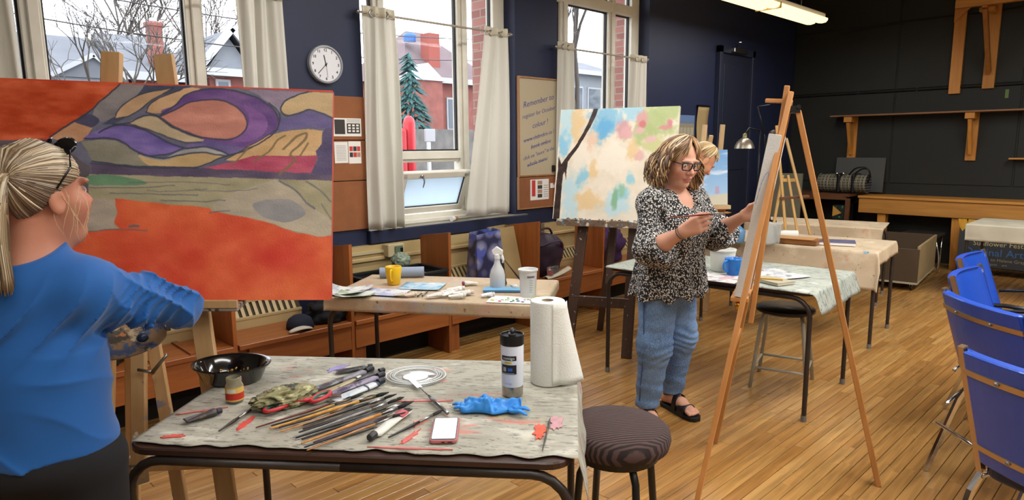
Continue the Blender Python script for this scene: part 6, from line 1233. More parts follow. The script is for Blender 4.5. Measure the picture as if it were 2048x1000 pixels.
MB().tube(crom([(4.0, 3.8, 0.68), (4.1, 3.76, 0.715), (4.22, 3.77, 0.7), (4.3, 3.82, 0.62)], 5), 0.012, 8, flat=0.5).build('zip', pm('zip purple', '#4a3150', 0.4), t, smooth=True); MB().tube(crom([(4.03, 3.9, 0.76), (4.1, 3.89, 0.81), (4.2, 3.89, 0.81), (4.25, 3.9, 0.76)], 4), 0.01, 8).build('handle', PUR, t, smooth=True)
t = thing('plastic_tray', 'clutter of clear and white plastic packaging in front of the backpack', 'packaging', (4.18, 3.76, 0.402), world=True)
MB().grid(lambda u, v: (4.02 + 0.3 * u, 3.73 + 0.07 * v, 0.407 + 0.05 * u * u + 0.02 * math.sin(v * 3.1)), 10, 6).build('wrapper', pm('cream plastic', '#cfc6ae', 0.3), t, smooth=True, thick=0.004); MB().box((4.12, 3.77, 0.46), (0.13, 0.04, 0.08), rz=0.2).build('clear_box', CLR, t); MB().box((4.08, 3.765, 0.45), (0.03, 0.03, 0.04), rz=0.4).build('label', REDP, t)
o = blob((5.05, 3.9, 0.56), (0.2, 0.1, 0.17), 41, 0.3, 4, 4, None); o.v = [(x, y, max(z, 0.404)) for x, y, z in o.v]; tag(o.build('purple_cloth', pm('purple cloth', '#3d2150', 0.8, var=0.2), smooth=True), 'purple cloth heaped on the bench behind the studio easel', 'cloth')
o = blob((2.08, 3.88, 0.465), (0.17, 0.12, 0.085), 43, 0.35, 4, 4, None); o.v = [(x, y, max(z, 0.404)) for x, y, z in o.v]; tag(o.build('dark_jacket', pm('black navy cloth', '#16171d', 0.9, var=0.2), smooth=True), 'crumpled black jacket on the bench under the yellow mug table', 'jacket')
t = thing('baseball_cap', 'white-brimmed dark cap lying on the bench edge', 'cap', (1.80, 3.79, 0.402), 0.0)
MB().lathe([(0.085, 0), (0.083, 0.03), (0.07, 0.06), (0.04, 0.08), (0, 0.086)], 24, (0.04, 0.05, 0.0)).build('crown', pm('cap navy', '#1d2030', 0.9), t, smooth=True)
MB().grid(lambda u, v: (0.0 + (u - 0.5) * 0.15, -0.03 - 0.05 * v * (1 - (2 * u - 1) ** 2 * 0.6), 0.012 + 0.018 * (1 - (2 * u - 1) ** 2) - 0.006 * v), 12, 5).build('brim', pm('cap brim white', '#c9c2b4', 0.8), t, smooth=True, thick=0.006)
o = blob((0.62, 3.88, 0.52), (0.28, 0.14, 0.16), 47, 0.3, 4, 4, None); o.v = [(x, y, max(z, 0.404)) for x, y, z in o.v]; tag(o.build('dark_coat', pm('black coat', '#14130f', 0.9, var=0.3), smooth=True), 'dark coat heaped on the bench behind the woman in blue', 'coat')
t = thing('marker_pen', 'fat white and orange marker lying on the window sill', 'marker', (3.36, 4.19, 0.921), 0.5)
MB().tube([(0, 0, 0.018), (0.05, 0, 0.018)], 0.018, 14).build('cap', WHITEP, t, smooth=False); MB().tube([(0.05, 0, 0.018), (0.10, 0, 0.017), (0.13, 0, 0.012)], [0.016, 0.016, 0.008], 14).build('barrel', pm('orange barrel', '#b5773f', 0.4), t, smooth=True)

# ------------------------------------------------------------------ things on the yellow mug table
mug('coffee_mug', 'yellow mug with cream inside on the second table', 2.115, 3.185, TZ, 0.036, 0.048, 0.105, pm('yellow glaze', '#e0b21c', 0.25), pm('cream glaze', '#d9c49a', 0.3), 3.9)
t = thing('cardboard_roll', 'pale blue-grey roll lying behind the yellow mug', 'roll', (2.25, 3.31, TZ), world=True)
p0, p1 = V(2.16, 3.40, TZ + 0.032), V(2.37, 3.235, TZ + 0.032); MB().tube([p0, p1], 0.031, 24).build('sheet', pm('blue-grey foam', '#8d9aae', 0.6), t, auto=0.6); dd = (p1 - p0).normalized(); MB().tube([p1 - dd * 0.01, p1 + dd * 0.001], 0.024, 20).build('bore', pm('roll bore dark', '#3a3634', 0.8), t)
def flat_sheet(name, label, cx, cy, w, h, rz, mat, z=TZ, curl=0.0, cat='paper', group=None, seed=1, n=8):
    o = MB().grid(lambda u, v: ((u - 0.5) * w, (v - 0.5) * h, 0.001 + curl * (abs(2 * u - 1) ** 3 * 0.6 + abs(2 * v - 1) ** 3 * 0.4) + 0.15 * curl * math.sin(u * 7 + seed)), n, n).build(name, mat, smooth=True, thick=0.0008); o.location = (cx, cy, z); o.rotation_euler = (0, 0, rz); return tag(o, label, cat, group)
PSTUD = [splat('paint study %d' % k, b_, [(c1_, 9, 0.5, (1, 1, 1), 0.08, 0.8), (c2_, 14, 0.56, (1, 1, 1), 0.06, 0.8), ('#e2e2e0', 6, 0.58, (1, 1, 1), 0.05, 0.9)], wr=0.1) for k, (b_, c1_, c2_) in enumerate((('#c9ccc4', '#8fa07a', '#6d7f5a'), ('#cfd0d6', '#9a9fc0', '#7f86a8'), ('#b9ccd6', '#7fb0cc', '#5a9ac4'), ('#d6d4ce', '#9aa0aa', '#5d6470'), ('#d8d6d0', '#b8868e', '#6a5a70')))]
flat_sheet('paint_study', 'rumpled pale sheet nearest the red canvas on the second table', 1.80, 3.20, 0.26, 0.2, A2, PSTUD[3], curl=0.025, seed=2); flat_sheet('paint_study', 'green and white watercolour sheet with a curled edge on the second table', 1.79, 3.07, 0.2, 0.13, A2 + 0.1, PSTUD[0], z=TZ + 0.003, curl=0.018, seed=3)
flat_sheet('paint_study', 'lilac and green watercolour sheet in front of the yellow mug', 1.945, 3.02, 0.24, 0.16, A2 - 0.08, PSTUD[1], z=TZ + 0.002, curl=0.004, seed=4); flat_sheet('paint_study', 'sky blue watercolour sheet right of the yellow mug', 2.18, 3.0, 0.24, 0.19, A2 + 0.05, PSTUD[2], z=TZ + 0.003, curl=0.004, seed=5)
t = thing('spray_bottle', 'white spray bottle on the second table', 'bottle', (2.455, 2.665, TZ), A2)
MB().lathe([(0, 0), (0.04, 0), (0.043, 0.006), (0.043, 0.075), (0.036, 0.105), (0.018, 0.14), (0.013, 0.165), (0.013, 0.175), (0, 0.175)], 28).build('bottle', pm('milky plastic', '#d2d5d8', 0.3, trans=0.2), t, smooth=True)
MB().lathe([(0.016, 0.168), (0.016, 0.19), (0.012, 0.195), (0, 0.195)], 18).build('collar', WHITEP, t, auto=0.6)
q = MB(); q.add([(-0.022, -0.011, 0.19), (0.03, -0.009, 0.19), (0.034, -0.007, 0.215), (-0.002, -0.007, 0.238), (-0.03, -0.009, 0.215), (-0.022, 0.011, 0.19), (0.03, 0.009, 0.19), (0.034, 0.007, 0.215), (-0.002, 0.007, 0.238), (-0.03, 0.009, 0.215)], [(0, 1, 2, 3, 4), (9, 8, 7, 6, 5), (0, 5, 6, 1), (1, 6, 7, 2), (2, 7, 8, 3), (3, 8, 9, 4), (4, 9, 5, 0)]); q.build('spray_head', WHITEP, t, bevel=0.004, seg=2); MB().tube([(0.024, 0, 0.19), (0.034, 0, 0.16), (0.03, 0, 0.145)], [0.006, 0.005, 0.003], 8, flat=1.4).build('trigger', WHITEP, t, smooth=True)
t = thing('water_pot', 'tall white measuring pot with pale printed scale on the second table', 'pot', (2.425, 2.395, TZ))
MB().lathe([(0, 0), (0.038, 0), (0.04, 0.004), (0.048, 0.138), (0.053, 0.14), (0.053, 0.148), (0.05, 0.15), (0.046, 0.146), (0.038, 0.01), (0, 0.008)], 32).build('body', pm('translucent white pot', '#dde0e0', 0.3, trans=0.15), t, auto=0.8)
va = math.atan2(-2.395, -2.425); wrap('stripe', pm('grey stripe', '#6f6a74', 0.5), t, 0.0483, 0.108, 0.118, va - 0.1, va + 0.75)
for k in range(6): wrap('scale_mark', pm('scale teal', '#8fb5bc', 0.5), t, 0.0415 + 0.00105 * k * 1.0 + 0.0016, 0.03 + k * 0.0125, 0.033 + k * 0.0125, va + 0.15, va + 0.55)
brush_at('dark brush standing in the white measuring pot', (2.33, 2.475, TZ + 0.20), (2.435, 2.39, TZ + 0.02), '#2a2020', 0.0045, 0.03, name='standing_brush', group=None)
t = thing('drinks_bottle_neck', 'dark slender bottle behind the white spray bottle', 'bottle', (2.53, 2.71, TZ)); MB().lathe([(0, 0), (0.026, 0), (0.028, 0.01), (0.022, 0.05), (0.012, 0.12), (0.009, 0.15), (0, 0.152)], 20).build('body', BLACKP, t, smooth=True); MB().lathe([(0.0285, 0.004), (0.03, 0.01), (0.028, 0.02)], 20, caps=False).build('base_ring', pm('dark grey plastic', '#2b2b2d', 0.35), t, smooth=True); t['label'] = 'dark slender bottle behind the white spray bottle'
t = thing('note_book', 'light blue booklet in front of the spray bottle', 'book', (2.43, 2.60, TZ), A2 + 0.12); MB().box((0, 0, 0.0055), (0.2, 0.085, 0.008)).build('pages', PAPER, t); MB().box((0, 0, 0.0105), (0.204, 0.09, 0.002)).build('cover', pm('light blue card', '#6fa6cc', 0.5), t); MB().box((0, 0, 0.001), (0.204, 0.09, 0.002)).build('cover', pm('light blue card', '#6fa6cc', 0.5), t); MB().box((0, -0.044, 0.0058), (0.204, 0.003, 0.011)).build('spine', pm('blue spine', '#4f86b4', 0.5), t)
t = thing('paper_palette', 'white paper palette dotted with paint at the front of the second table', 'palette', (2.31, 2.40, TZ), A2)
MB().box((0, 0, 0.001), (0.24, 0.15, 0.002)).build('sheet', PAPER, t); rn = random.Random(12)
for k in range(26):
    c = rn.choice(['#3f6f9c', '#b83a4a', '#8fae4a', '#d8c85a', '#3a8a7a', '#7a5a94', '#e6e6e2', '#1f5f6a', '#c9c4ba']); s_ = rn.uniform(0.004, 0.009); o = MB().lathe([(s_, 0), (s_ * 0.8, s_ * 0.5), (0, s_ * 0.7)], 10, (rn.uniform(-0.1, 0.11), rn.uniform(-0.06, 0.06), 0.002), sx=1.2).build('paint_dab', pm('dab ' + c, c, 0.3), t, smooth=True)
tub = [((2.02, 2.745), (2.11, 2.705), '#d8d4cc', 'blunt white tube with a pinkish crimp at the front left of the white tube heap'), ((2.08, 2.70), (2.20, 2.72), '#dcdad2', 'white tube lying flat in the white tube heap'), ((2.10, 2.66), (2.17, 2.60), '#e0ded8', 'short white tube at the front of the white tube heap'), ((2.14, 2.78), (2.24, 2.72), '#cfcdc4', 'white tube at the back left of the white tube heap'), ((2.16, 2.70), (2.25, 2.63), '#d9d8d0', 'white tube with a green smear in the white tube heap'), ((2.20, 2.80), (2.28, 2.74), '#e2e0da', 'white tube topmost of the white tube heap'), ((2.24, 2.68), (2.17, 2.63), '#d4d2c8', 'crumpled white tube right of the middle of the white tube heap'), ((2.24, 2.56), (2.30, 2.52), '#d6d8d8', 'little white tube alone before the blue booklet'), ((2.44, 2.82), (2.36, 2.86), '#dad8d0', 'white tube with a red cap behind the blue booklet'), ((2.55, 2.64), (2.49, 2.55), '#d8d6ce', 'white tube between the spray bottle and the measuring pot'), ((1.93, 2.90), (1.98, 2.86), '#d6d0c4', 'round-ended white tube before the lilac watercolour'), ((1.96, 2.86), (2.02, 2.83), '#dcc8b4', 'peach-capped white tube before the lilac watercolour')]
for k, (a, c, col, lab) in enumerate(tub): ptube(lab, a, c, 0.04, col, ('#d8d6d0', '#cbb8b4', '#c8c8c0', '#8d2a44')[3 if 'red cap' in lab else k % 3], seed=50 + k, z=TZ + (0.004 if k < 7 else 0.001), group='white paint tubes on the second table', stain=[('#9a9688', 0.62), ('#8fae7a', 0.68)], squash=0.7)
brush_at('small dark-tipped brush before the sky blue watercolour', (2.10, 2.87, TZ + 0.006), (2.0, 2.80, TZ + 0.006), '#d8d0bc', 0.004, 0.02, name='small_brush', group='small brushes on the second table'); brush_at('small black brush beside the peach-capped tube', (2.125, 2.865, TZ + 0.006), (2.02, 2.785, TZ + 0.006), '#2a2624', 0.0035, 0.02, name='small_brush', group='small brushes on the second table')
patch_o = MB().prism([(2.47 + 0.035 * math.cos(a) * k, 2.33 + 0.02 * math.sin(a) * k) for a, k in ((i * 0.4, 0.8 + 0.3 * ((i * 7) % 5) / 5) for i in range(16))], TOPZ + 0.003, TOPZ + 0.0055).build('paint_patch', pm('lime paint', '#a8c05a', 0.5)); tag(patch_o, 'lime green paint spot by the paper towel end of the second table', 'paint patch', 'dried paint patches')

# ------------------------------------------------------------------ things on the blue mug table and behind
mug('coffee_mug', 'blue mug with cream inside behind the white canvas edge', 3.70, 1.90, TZ, 0.04, 0.056, 0.105, pm('blue glaze', '#1f6fc0', 0.25), pm('cream glaze', '#d9c49a', 0.3), 2.9)
t = thing('plastic_bucket', 'white plastic tub beside the blue mug', 'bucket', (3.80, 2.03, TZ)); MB().lathe([(0, 0), (0.068, 0), (0.07, 0.004), (0.078, 0.125), (0.083, 0.127), (0.083, 0.137), (0.079, 0.138), (0.074, 0.125), (0.066, 0.008), (0, 0.006)], 32).build('tub', pm('ivory plastic', '#cfcfc6', 0.35), t, auto=0.8); MB().lathe([(0.0785, 0.118), (0.081, 0.12), (0.0785, 0.122)], 32, caps=False).build('rib', pm('ivory plastic', '#cfcfc6', 0.35), t, smooth=True)
flat_sheet('paint_study', 'white and pink sheet under the blue mug', 3.56, 1.93, 0.24, 0.3, 0.1, PSTUD[4], curl=0.002)
flat_sheet('magazine_page', 'open black and white magazine on the grey oilcloth', 3.90, 1.74, 0.34, 0.26, 1.15, PSTUD[3], curl=0.006, cat='magazine')
t = thing('sketch_book', 'pale sketchbook with a yellow pencil on it near the table edge', 'book', (3.66, 1.64, TZ), 1.25); MB().box((0, 0, 0.008), (0.2, 0.13, 0.014)).build('pages', pm('sketch pages', '#b8b09a', 0.8), t); MB().box((0, 0, 0.016), (0.204, 0.134, 0.002)).build('cover', pm('sketch cover', '#a89f86', 0.7), t)
o = MB().tube([(3.60, 1.72, TZ + 0.0225), (3.66, 1.58, TZ + 0.0225)], 0.0045, 6).build('pencil', pm('pencil yellow', '#c99a3a', 0.4)); tag(o, 'yellow pencil lying on the sketchbook', 'pencil')
o = blob((3.66, 1.80, TZ + 0.014), (0.03, 0.02, 0.016), 61, 0.5, 5, 3, None, True).build('black_clip', BLACKP, smooth=True); tag(o, 'small black clip behind the white canvas edge', 'clip')
t = thing('white_box', 'white packet with a black stripe behind the plastic tub', 'packet', (4.96, 2.77, TZ), 0.6); MB().box((0, 0, 0.075), (0.16, 0.1, 0.15)).build('box', PAPER, t, bevel=0.003); MB().box((0, -0.0505, 0.03), (0.14, 0.001, 0.04)).build('label', BLACKP, t); MB().box((-0.0805, 0, 0.03), (0.001, 0.08, 0.04)).build('label', BLACKP, t)
t = thing('blue_jug', 'blue plastic tub beside the white packet', 'tub', (5.0, 2.58, TZ)); MB().lathe([(0, 0), (0.08, 0), (0.082, 0.004), (0.09, 0.09), (0.05, 0.13), (0, 0.14)], 28).build('body', pm('steel blue plastic', '#5b86aa', 0.35), t, smooth=True); MB().lathe([(0.02, 0.136), (0.02, 0.15), (0, 0.152)], 14).build('cap', pm('steel blue plastic', '#5b86aa', 0.35), t)
t = thing('paper_roll', 'white roll of printed paper on the kraft-covered table', 'roll', (5.45, 2.35, TZ), world=True); p0, p1 = V(5.36, 2.50, TZ + 0.035), V(5.52, 2.28, TZ + 0.035); MB().tube([p0, p1], 0.034, 22).build('sheet', splat('printed roll', '#dad7ce', [('#9aa08a', 18, 0.6, (1, 1, 1), 0.05, 0.7)], wr=0.1), t, auto=0.6); dd = (p1 - p0).normalized(); MB().tube([p1 - dd * 0.01, p1 + dd * 0.001], 0.022, 18).build('bore', pm('roll bore dark', '#3a3634', 0.8), t)
t = thing('paint_box', 'low wooden paint box on the kraft-covered table', 'box', (5.26, 2.22, TZ), AC); MB().box((0, 0, 0.02), (0.42, 0.16, 0.038)).build('body', wood('paint box wood', '#8a5a30', '#75481f', axis=0), t, bevel=0.003); MB().box((0.02, 0.0, 0.042), (0.40, 0.17, 0.006)).build('lid', wood('paint box lid', '#b98a55', '#a87845', axis=0), t, bevel=0.002)
t = thing('purple_book', 'glossy violet-grey book at the right end of the kraft-covered table', 'book', (5.42, 1.93, TZ), AC + 0.25); MB().box((0, 0, 0.012), (0.26, 0.19, 0.02)).build('pages', PAPER, t); MB().box((0, 0, 0.024), (0.265, 0.196, 0.003)).build('cover', pm('violet-grey cover', '#6f7090', 0.2), t)
t = thing('plastic_bag', 'clear plastic bag hanging over the front of the paint box', 'bag', (5.02, 2.33, TZ), world=True); q = MB(); q.grid(lambda u, v: (5.06 - 0.05 * v + 0.015 * math.sin(u * 9), 2.46 - 0.2 * u - 0.05 * v * u, TZ + 0.17 - 0.16 * v + 0.01 * math.sin(u * 11 + v * 4)), 16, 10); q.build('film', pm('cloudy film', '#cfd0ca', 0.2, trans=0.5, ior=1.1), t, smooth=True, thick=0.001)
q = MB(); q.grid(lambda u, v: (5.12 - 0.02 * v + 0.015 * math.sin(u * 8), 2.45 - 0.2 * u, TZ + 0.17 - 0.16 * v), 12, 8); q.build('film_back', pm('cloudy film', '#cfd0ca', 0.2, trans=0.5, ior=1.1), t, smooth=True, thick=0.001)
o = blob((5.2, 2.68, TZ + 0.027), (0.1, 0.06, 0.03), 71, 0.3, 4, 4, None, True).build('yellow_cloth', pm('yellow cloth', '#c9962c', 0.8, var=0.2), smooth=True); tag(o, 'folded yellow cloth on the kraft-covered table by the painter\'s hand', 'cloth'); t = thing('cord_loop', 'loop of white cord on the yellow cloth', 'cord', (5.2, 2.68, TZ)); MB().tube(crom([(-0.05, 0.04, 0.06), (-0.02, 0.0, 0.075), (0.03, -0.04, 0.07), (0.06, -0.07, 0.03)], 5), 0.006, 6).build('strand', PAPER, t, smooth=True); MB().tube(crom([(-0.03, -0.05, 0.055), (0.0, 0.0, 0.078), (0.04, 0.03, 0.06)], 5), 0.006, 6).build('strand', PAPER, t, smooth=True)
t = thing('red_cup', 'red cup beside the small table easel', 'cup', (5.70, 2.66, TZ)); MB().lathe([(0, 0), (0.03, 0), (0.04, 0.08), (0.042, 0.082), (0.038, 0.08), (0.029, 0.006), (0, 0.005)], 22).build('body', RED, t, auto=0.8); MB().lathe([(0.0385, 0.07), (0.04, 0.076), (0.0415, 0.082)], 22, caps=False).build('rim', pm('dark red', '#8a2026', 0.4), t, smooth=True)
t = thing('table_easel', 'slim pale wooden table easel behind the tripod easel', 'easel', (5.82, 2.45, TOPZ), world=True); PALE2 = wood('honey pine easel', '#c9a062', '#b58c50', axis=2)
zb = TZ + 0.002
for nm, a, c, w_ in (('leg', (5.72, 2.60, 1.68), (5.80, 2.50, zb), 0.022), ('leg', (5.79, 2.54, 1.57), (5.835, 2.30, zb), 0.022), ('mast', (5.80, 2.51, 1.25), (5.81, 2.40, zb), 0.02), ('rear_leg', (5.785, 2.55, 1.25), (5.70, 2.58, zb), 0.022)): beam_part(nm, t, a, c, w_, 0.016, PALE2, side=SEU, bevel=0.002)
beam_part('ledge', t, (5.755, 2.555, 1.045), (5.90, 2.36, 1.065), 0.05, 0.022, wood('easel ledge brown', '#6f4528', '#5a361e', axis=0)); beam_part('crossbar', t, (5.765, 2.555, 1.205), (5.86, 2.46, 1.204), 0.018, 0.03, PALE2)
# ------------------------------------------------------------------ people: signed-distance bodies meshed as one surface
class Fld:
    def __init__(s, lo, hi, h):
        s.lo = np.array(lo, float); s.h = h; s.n = np.ceil((np.array(hi) - s.lo) / h).astype(int) + 1
        s.F = np.full(tuple(s.n), 0.5, np.float32); s.ax = [(s.lo[i] + h * np.arange(s.n[i])).astype(np.float32) for i in range(3)]
    def win(s, lo, hi):
        i0 = np.clip(np.floor((lo - s.lo) / s.h).astype(int), 0, s.n); i1 = np.clip(np.ceil((hi - s.lo) / s.h).astype(int) + 1, 0, s.n)
        sl = tuple(slice(a, c) for a, c in zip(i0, i1)); X, Y, Z = (s.ax[i][sl[i]] for i in range(3)); return sl, X[:, None, None], Y[None, :, None], Z[None, None, :]
    def put(s, sl, d, k, sub):
        A = s.F[sl]
        if A.size == 0: return
        k = max(k, 1e-4)
        if sub: hh = np.clip(0.5 - 0.5 * (A + d) / k, 0, 1); s.F[sl] = A * (1 - hh) - d * hh + k * hh * (1 - hh)
        else: hh = np.clip(0.5 + 0.5 * (A - d) / k, 0, 1); s.F[sl] = A * (1 - hh) + d * hh - k * hh * (1 - hh)
    def cone(s, a, b, ra, rb, k=0.02, sq=None, sub=False):
        a = np.array(a, float); b = np.array(b, float); m = max(ra, rb) + k + 2 * s.h; sl, X, Y, Z = s.win(np.minimum(a, b) - m, np.maximum(a, b) + m)
        ba = b - a; dx, dy, dz = X - a[0], Y - a[1], Z - a[2]; t = np.clip((dx * ba[0] + dy * ba[1] + dz * ba[2]) / (ba @ ba + 1e-9), 0, 1)
        dx = dx - t * ba[0]; dy = dy - t * ba[1]; dz = dz - t * ba[2]; q2 = dx * dx + dy * dy + dz * dz
        if sq is not None:
            n = np.array(sq[0], float); n /= np.linalg.norm(n); c = dx * n[0] + dy * n[1] + dz * n[2]; q2 = q2 + c * c * (sq[1] ** 2 - 1)
        s.put(sl, np.sqrt(q2) - (ra + (rb - ra) * t), k, sub); return s
    def ell(s, c, r, k=0.02, R=None, sub=False):
        c = np.array(c, float); m = max(r) + k + 2 * s.h; sl, X, Y, Z = s.win(c - m, c + m); x, y, z = X - c[0], Y - c[1], Z - c[2]
        if R is not None:
            A = np.array(R); x, y, z = A[0][0] * x + A[1][0] * y + A[2][0] * z, A[0][1] * x + A[1][1] * y + A[2][1] * z, A[0][2] * x + A[1][2] * y + A[2][2] * z
        k0 = np.sqrt((x / r[0]) ** 2 + (y / r[1]) ** 2 + (z / r[2]) ** 2); k1 = np.sqrt((x / r[0] ** 2) ** 2 + (y / r[1] ** 2) ** 2 + (z / r[2] ** 2) ** 2) + 1e-6
        s.put(sl, k0 * (k0 - 1) / k1, k, sub); return s
    def cut(s, p, n, k=0.004):
        """remove everything on the side the normal n points to"""
        n = np.array(n, float); n /= np.linalg.norm(n); d = (s.ax[0][:, None, None] - p[0]) * n[0] + (s.ax[1][None, :, None] - p[1]) * n[1] + (s.ax[2][None, None, :] - p[2]) * n[2]
        s.F = np.maximum(s.F, d.astype(np.float32)); return s
    def disp(s, fn, band=0.03):
        I = np.where(np.abs(s.F) < band); s.F[I] += fn(s.ax[0][I[0]], s.ax[1][I[1]], s.ax[2][I[2]]).astype(np.float32); return s
    def mesh(s):
        F = s.F; S_ = F < 0; c = np.zeros(tuple(s.n - 1), np.uint8); offs = [(i, j, k) for i in (0, 1) for j in (0, 1) for k in (0, 1)]; nx, ny, nz = s.n - 1
        for (i, j, k) in offs: c += S_[i:i + nx, j:j + ny, k:k + nz]
        I = np.argwhere((c > 0) & (c < 8)); ids = np.full(tuple(s.n - 1), -1, np.int32); ids[I[:, 0], I[:, 1], I[:, 2]] = np.arange(len(I))
        val = {o: F[I[:, 0] + o[0], I[:, 1] + o[1], I[:, 2] + o[2]] for o in offs}; acc = np.zeros((len(I), 3)); cnt = np.zeros(len(I))
        for o in offs:
            for a in range(3):
                if o[a]: continue
                q = list(o); q[a] = 1; v0, v1 = val[o], val[tuple(q)]; m = (v0 < 0) != (v1 < 0); t = v0[m] / (v0[m] - v1[m]); p = np.tile(np.array(o, float), (m.sum(), 1)); p[:, a] += t; acc[m] += p; cnt[m] += 1
        P = s.lo + s.h * (I + acc / cnt[:, None]); faces = []
        for a in range(3):
            sl0 = [slice(None)] * 3; sl1 = [slice(None)] * 3; sl0[a] = slice(0, -1); sl1[a] = slice(1, None); A, B = S_[tuple(sl0)], S_[tuple(sl1)]; E = np.argwhere(A != B); b_, c_ = (a + 1) % 3, (a + 2) % 3
            ok = (E[:, b_] > 0) & (E[:, c_] > 0) & (E[:, b_] < s.n[b_] - 1) & (E[:, c_] < s.n[c_] - 1); E = E[ok]; ins = A[E[:, 0], E[:, 1], E[:, 2]]; qs = []
            for (u, v) in ((1, 1), (0, 1), (0, 0), (1, 0)): q = E.copy(); q[:, b_] -= u; q[:, c_] -= v; qs.append(ids[q[:, 0], q[:, 1], q[:, 2]])
            Q = np.stack(qs, 1); Q[~ins] = Q[~ins][:, ::-1]; faces.append(Q)
        return P, np.concatenate(faces)
def np_obj(name, P, Q, mat, parent, col=None):
    me = bpy.data.meshes.new(name); me.vertices.add(len(P)); me.vertices.foreach_set('co', P.astype(np.float32).ravel()); nf = len(Q)
    me.loops.add(nf * 4); me.loops.foreach_set('vertex_index', Q.astype(np.int32).ravel()); me.polygons.add(nf); me.polygons.foreach_set('loop_start', np.arange(0, nf * 4, 4, dtype=np.int32)); me.polygons.foreach_set('use_smooth', np.ones(nf, bool)); me.update(calc_edges=True); me.validate()
    me.materials.append(mat)
    if col is not None: colour_grid(me, col)
    o = bpy.data.objects.new(name, me); COL.objects.link(o); o.parent = parent; o.matrix_parent_inverse = parent.matrix_basis.inverted(); return o
def pnoise(x, y, z, f, seed=0):
    r = np.random.RandomState(seed); A = r.randn(6, 3) * f; ph = r.rand(6) * 6.28; return sum(np.sin(a[0] * x + a[1] * y + a[2] * z + p) for a, p in zip(A, ph)) / 6
SKIN = vcolmat('skin', 0.5, 0.08, 300, 0.35, sss=0.12)
HAIRM = vcolmat('hair strands', 0.42, 0, 1, 0.5)
def hbasis(fwd, pitch=0.0, roll=0.0):
    """head axes: columns left, forward, up; pitch > 0 looks down"""
    f = V(fwd[0], fwd[1], 0).normalized(); l = V(-f.y, f.x, 0); u = V(0, 0, 1); R = Matrix.Rotation(pitch, 3, l); f = R @ f; u = R @ u; R = Matrix.Rotation(roll, 3, f); return np.array([R @ l, f, R @ u]).T
def head_sdf(F, c, B, s=1.0, ears=True):
    c = np.array(c); L = lambda x, y, z: c + B @ (np.array([x, y, z]) * s); e = lambda x, y, z, a, b_, d, k=0.02, sub=False: F.ell(L(x, y, z), (a * s, b_ * s, d * s), k * s, B, sub)
    e(0, -0.012, 0.03, 0.074, 0.094, 0.085); e(0, 0.03, -0.045, 0.058, 0.062, 0.072, 0.03); e(0, 0.072, -0.098, 0.022, 0.02, 0.018, 0.03); e(0, 0.035, -0.105, 0.035, 0.035, 0.025, 0.03)
    for q in (-1, 1): e(q * 0.034, 0.062, -0.03, 0.027, 0.025, 0.026, 0.03); e(q * 0.03, 0.084, 0.024, 0.026, 0.01, 0.008, 0.015); e(q * 0.031, 0.102, 0.002, 0.019, 0.013, 0.012, 0.016, True); e(q * 0.031, 0.078, 0.002, 0.0135, 0.0125, 0.012, 0.002)
    F.cone(L(0, 0.088, 0.012), L(0, 0.111, -0.028), 0.0075 * s, 0.0125 * s, 0.012 * s)
    for q in (-1, 1): e(q * 0.0125, 0.1, -0.033, 0.0085, 0.011, 0.008, 0.008)
    e(0, 0.094, -0.0605, 0.024, 0.009, 0.0055, 0.008); e(0, 0.092, -0.0725, 0.02, 0.0095, 0.0065, 0.008); e(0, 0.105, -0.0665, 0.026, 0.007, 0.0017, 0.003, True)
    if ears:
        for q in (-1, 1): e(q * 0.077, -0.008, -0.012, 0.009, 0.019, 0.031, 0.008); e(q * 0.086, -0.004, -0.01, 0.005, 0.01, 0.017, 0.006, True)
    return L
def head_colors(P, C, c, B, s=1.0, lip=(176, 104, 100), brow=(110, 86, 66)):
    q = ((P - np.array(c)) @ B) / s; x, y, z = q[:, 0], q[:, 1], q[:, 2]; near = np.linalg.norm(q, axis=1) < 0.17
    def mix(m, col, a): C[:] = C * (1 - (m * a)[:, None]) + np.array(col) * (m * a)[:, None]
    g = lambda cx, cy, cz, r: np.exp(-(((x - cx) ** 2 + (y - cy) ** 2 + (z - cz) ** 2) / r ** 2)) * near
    for k in (-1, 1): mix(g(k * 0.04, 0.07, -0.032, 0.026), (206, 116, 100), 0.45); mix(np.clip(g(k * 0.031, 0.09, 0.026, 0.02) * (np.abs(z - 0.026) < 0.005) * (y > 0.06), 0, 1), brow, 0.7)
    mix(g(0, 0.11, -0.03, 0.016), (206, 118, 104), 0.4); mix(((np.abs(x) < 0.025 * np.sqrt(np.clip(1 - ((z + 0.0665) / 0.013) ** 2, 0, 1))) & (y > 0.08) & near).astype(float), lip, 0.75)
    for k in (-1, 1):
        r = np.sqrt((x - k * 0.031) ** 2 + (z - 0.002) ** 2); ey = (r < 0.0125) & (np.abs(z - 0.002) < 0.0065) & (y > 0.075) & near; mix(ey.astype(float), (222, 216, 208), 0.9); mix((ey & (r < 0.0062)).astype(float), (72, 78, 74), 0.95); mix((near & (y > 0.075) & (np.abs(r - 0.0125) < 0.0025) & (z > 0.002)).astype(float), (84, 58, 48), 0.6)
    return C
def skin_cols(P, base): 
    v = pnoise(P[:, 0], P[:, 1], P[:, 2], 30, 3)[:, None]; return np.clip(np.array(base) + v * np.array([7, 8, 7]), 0, 255)
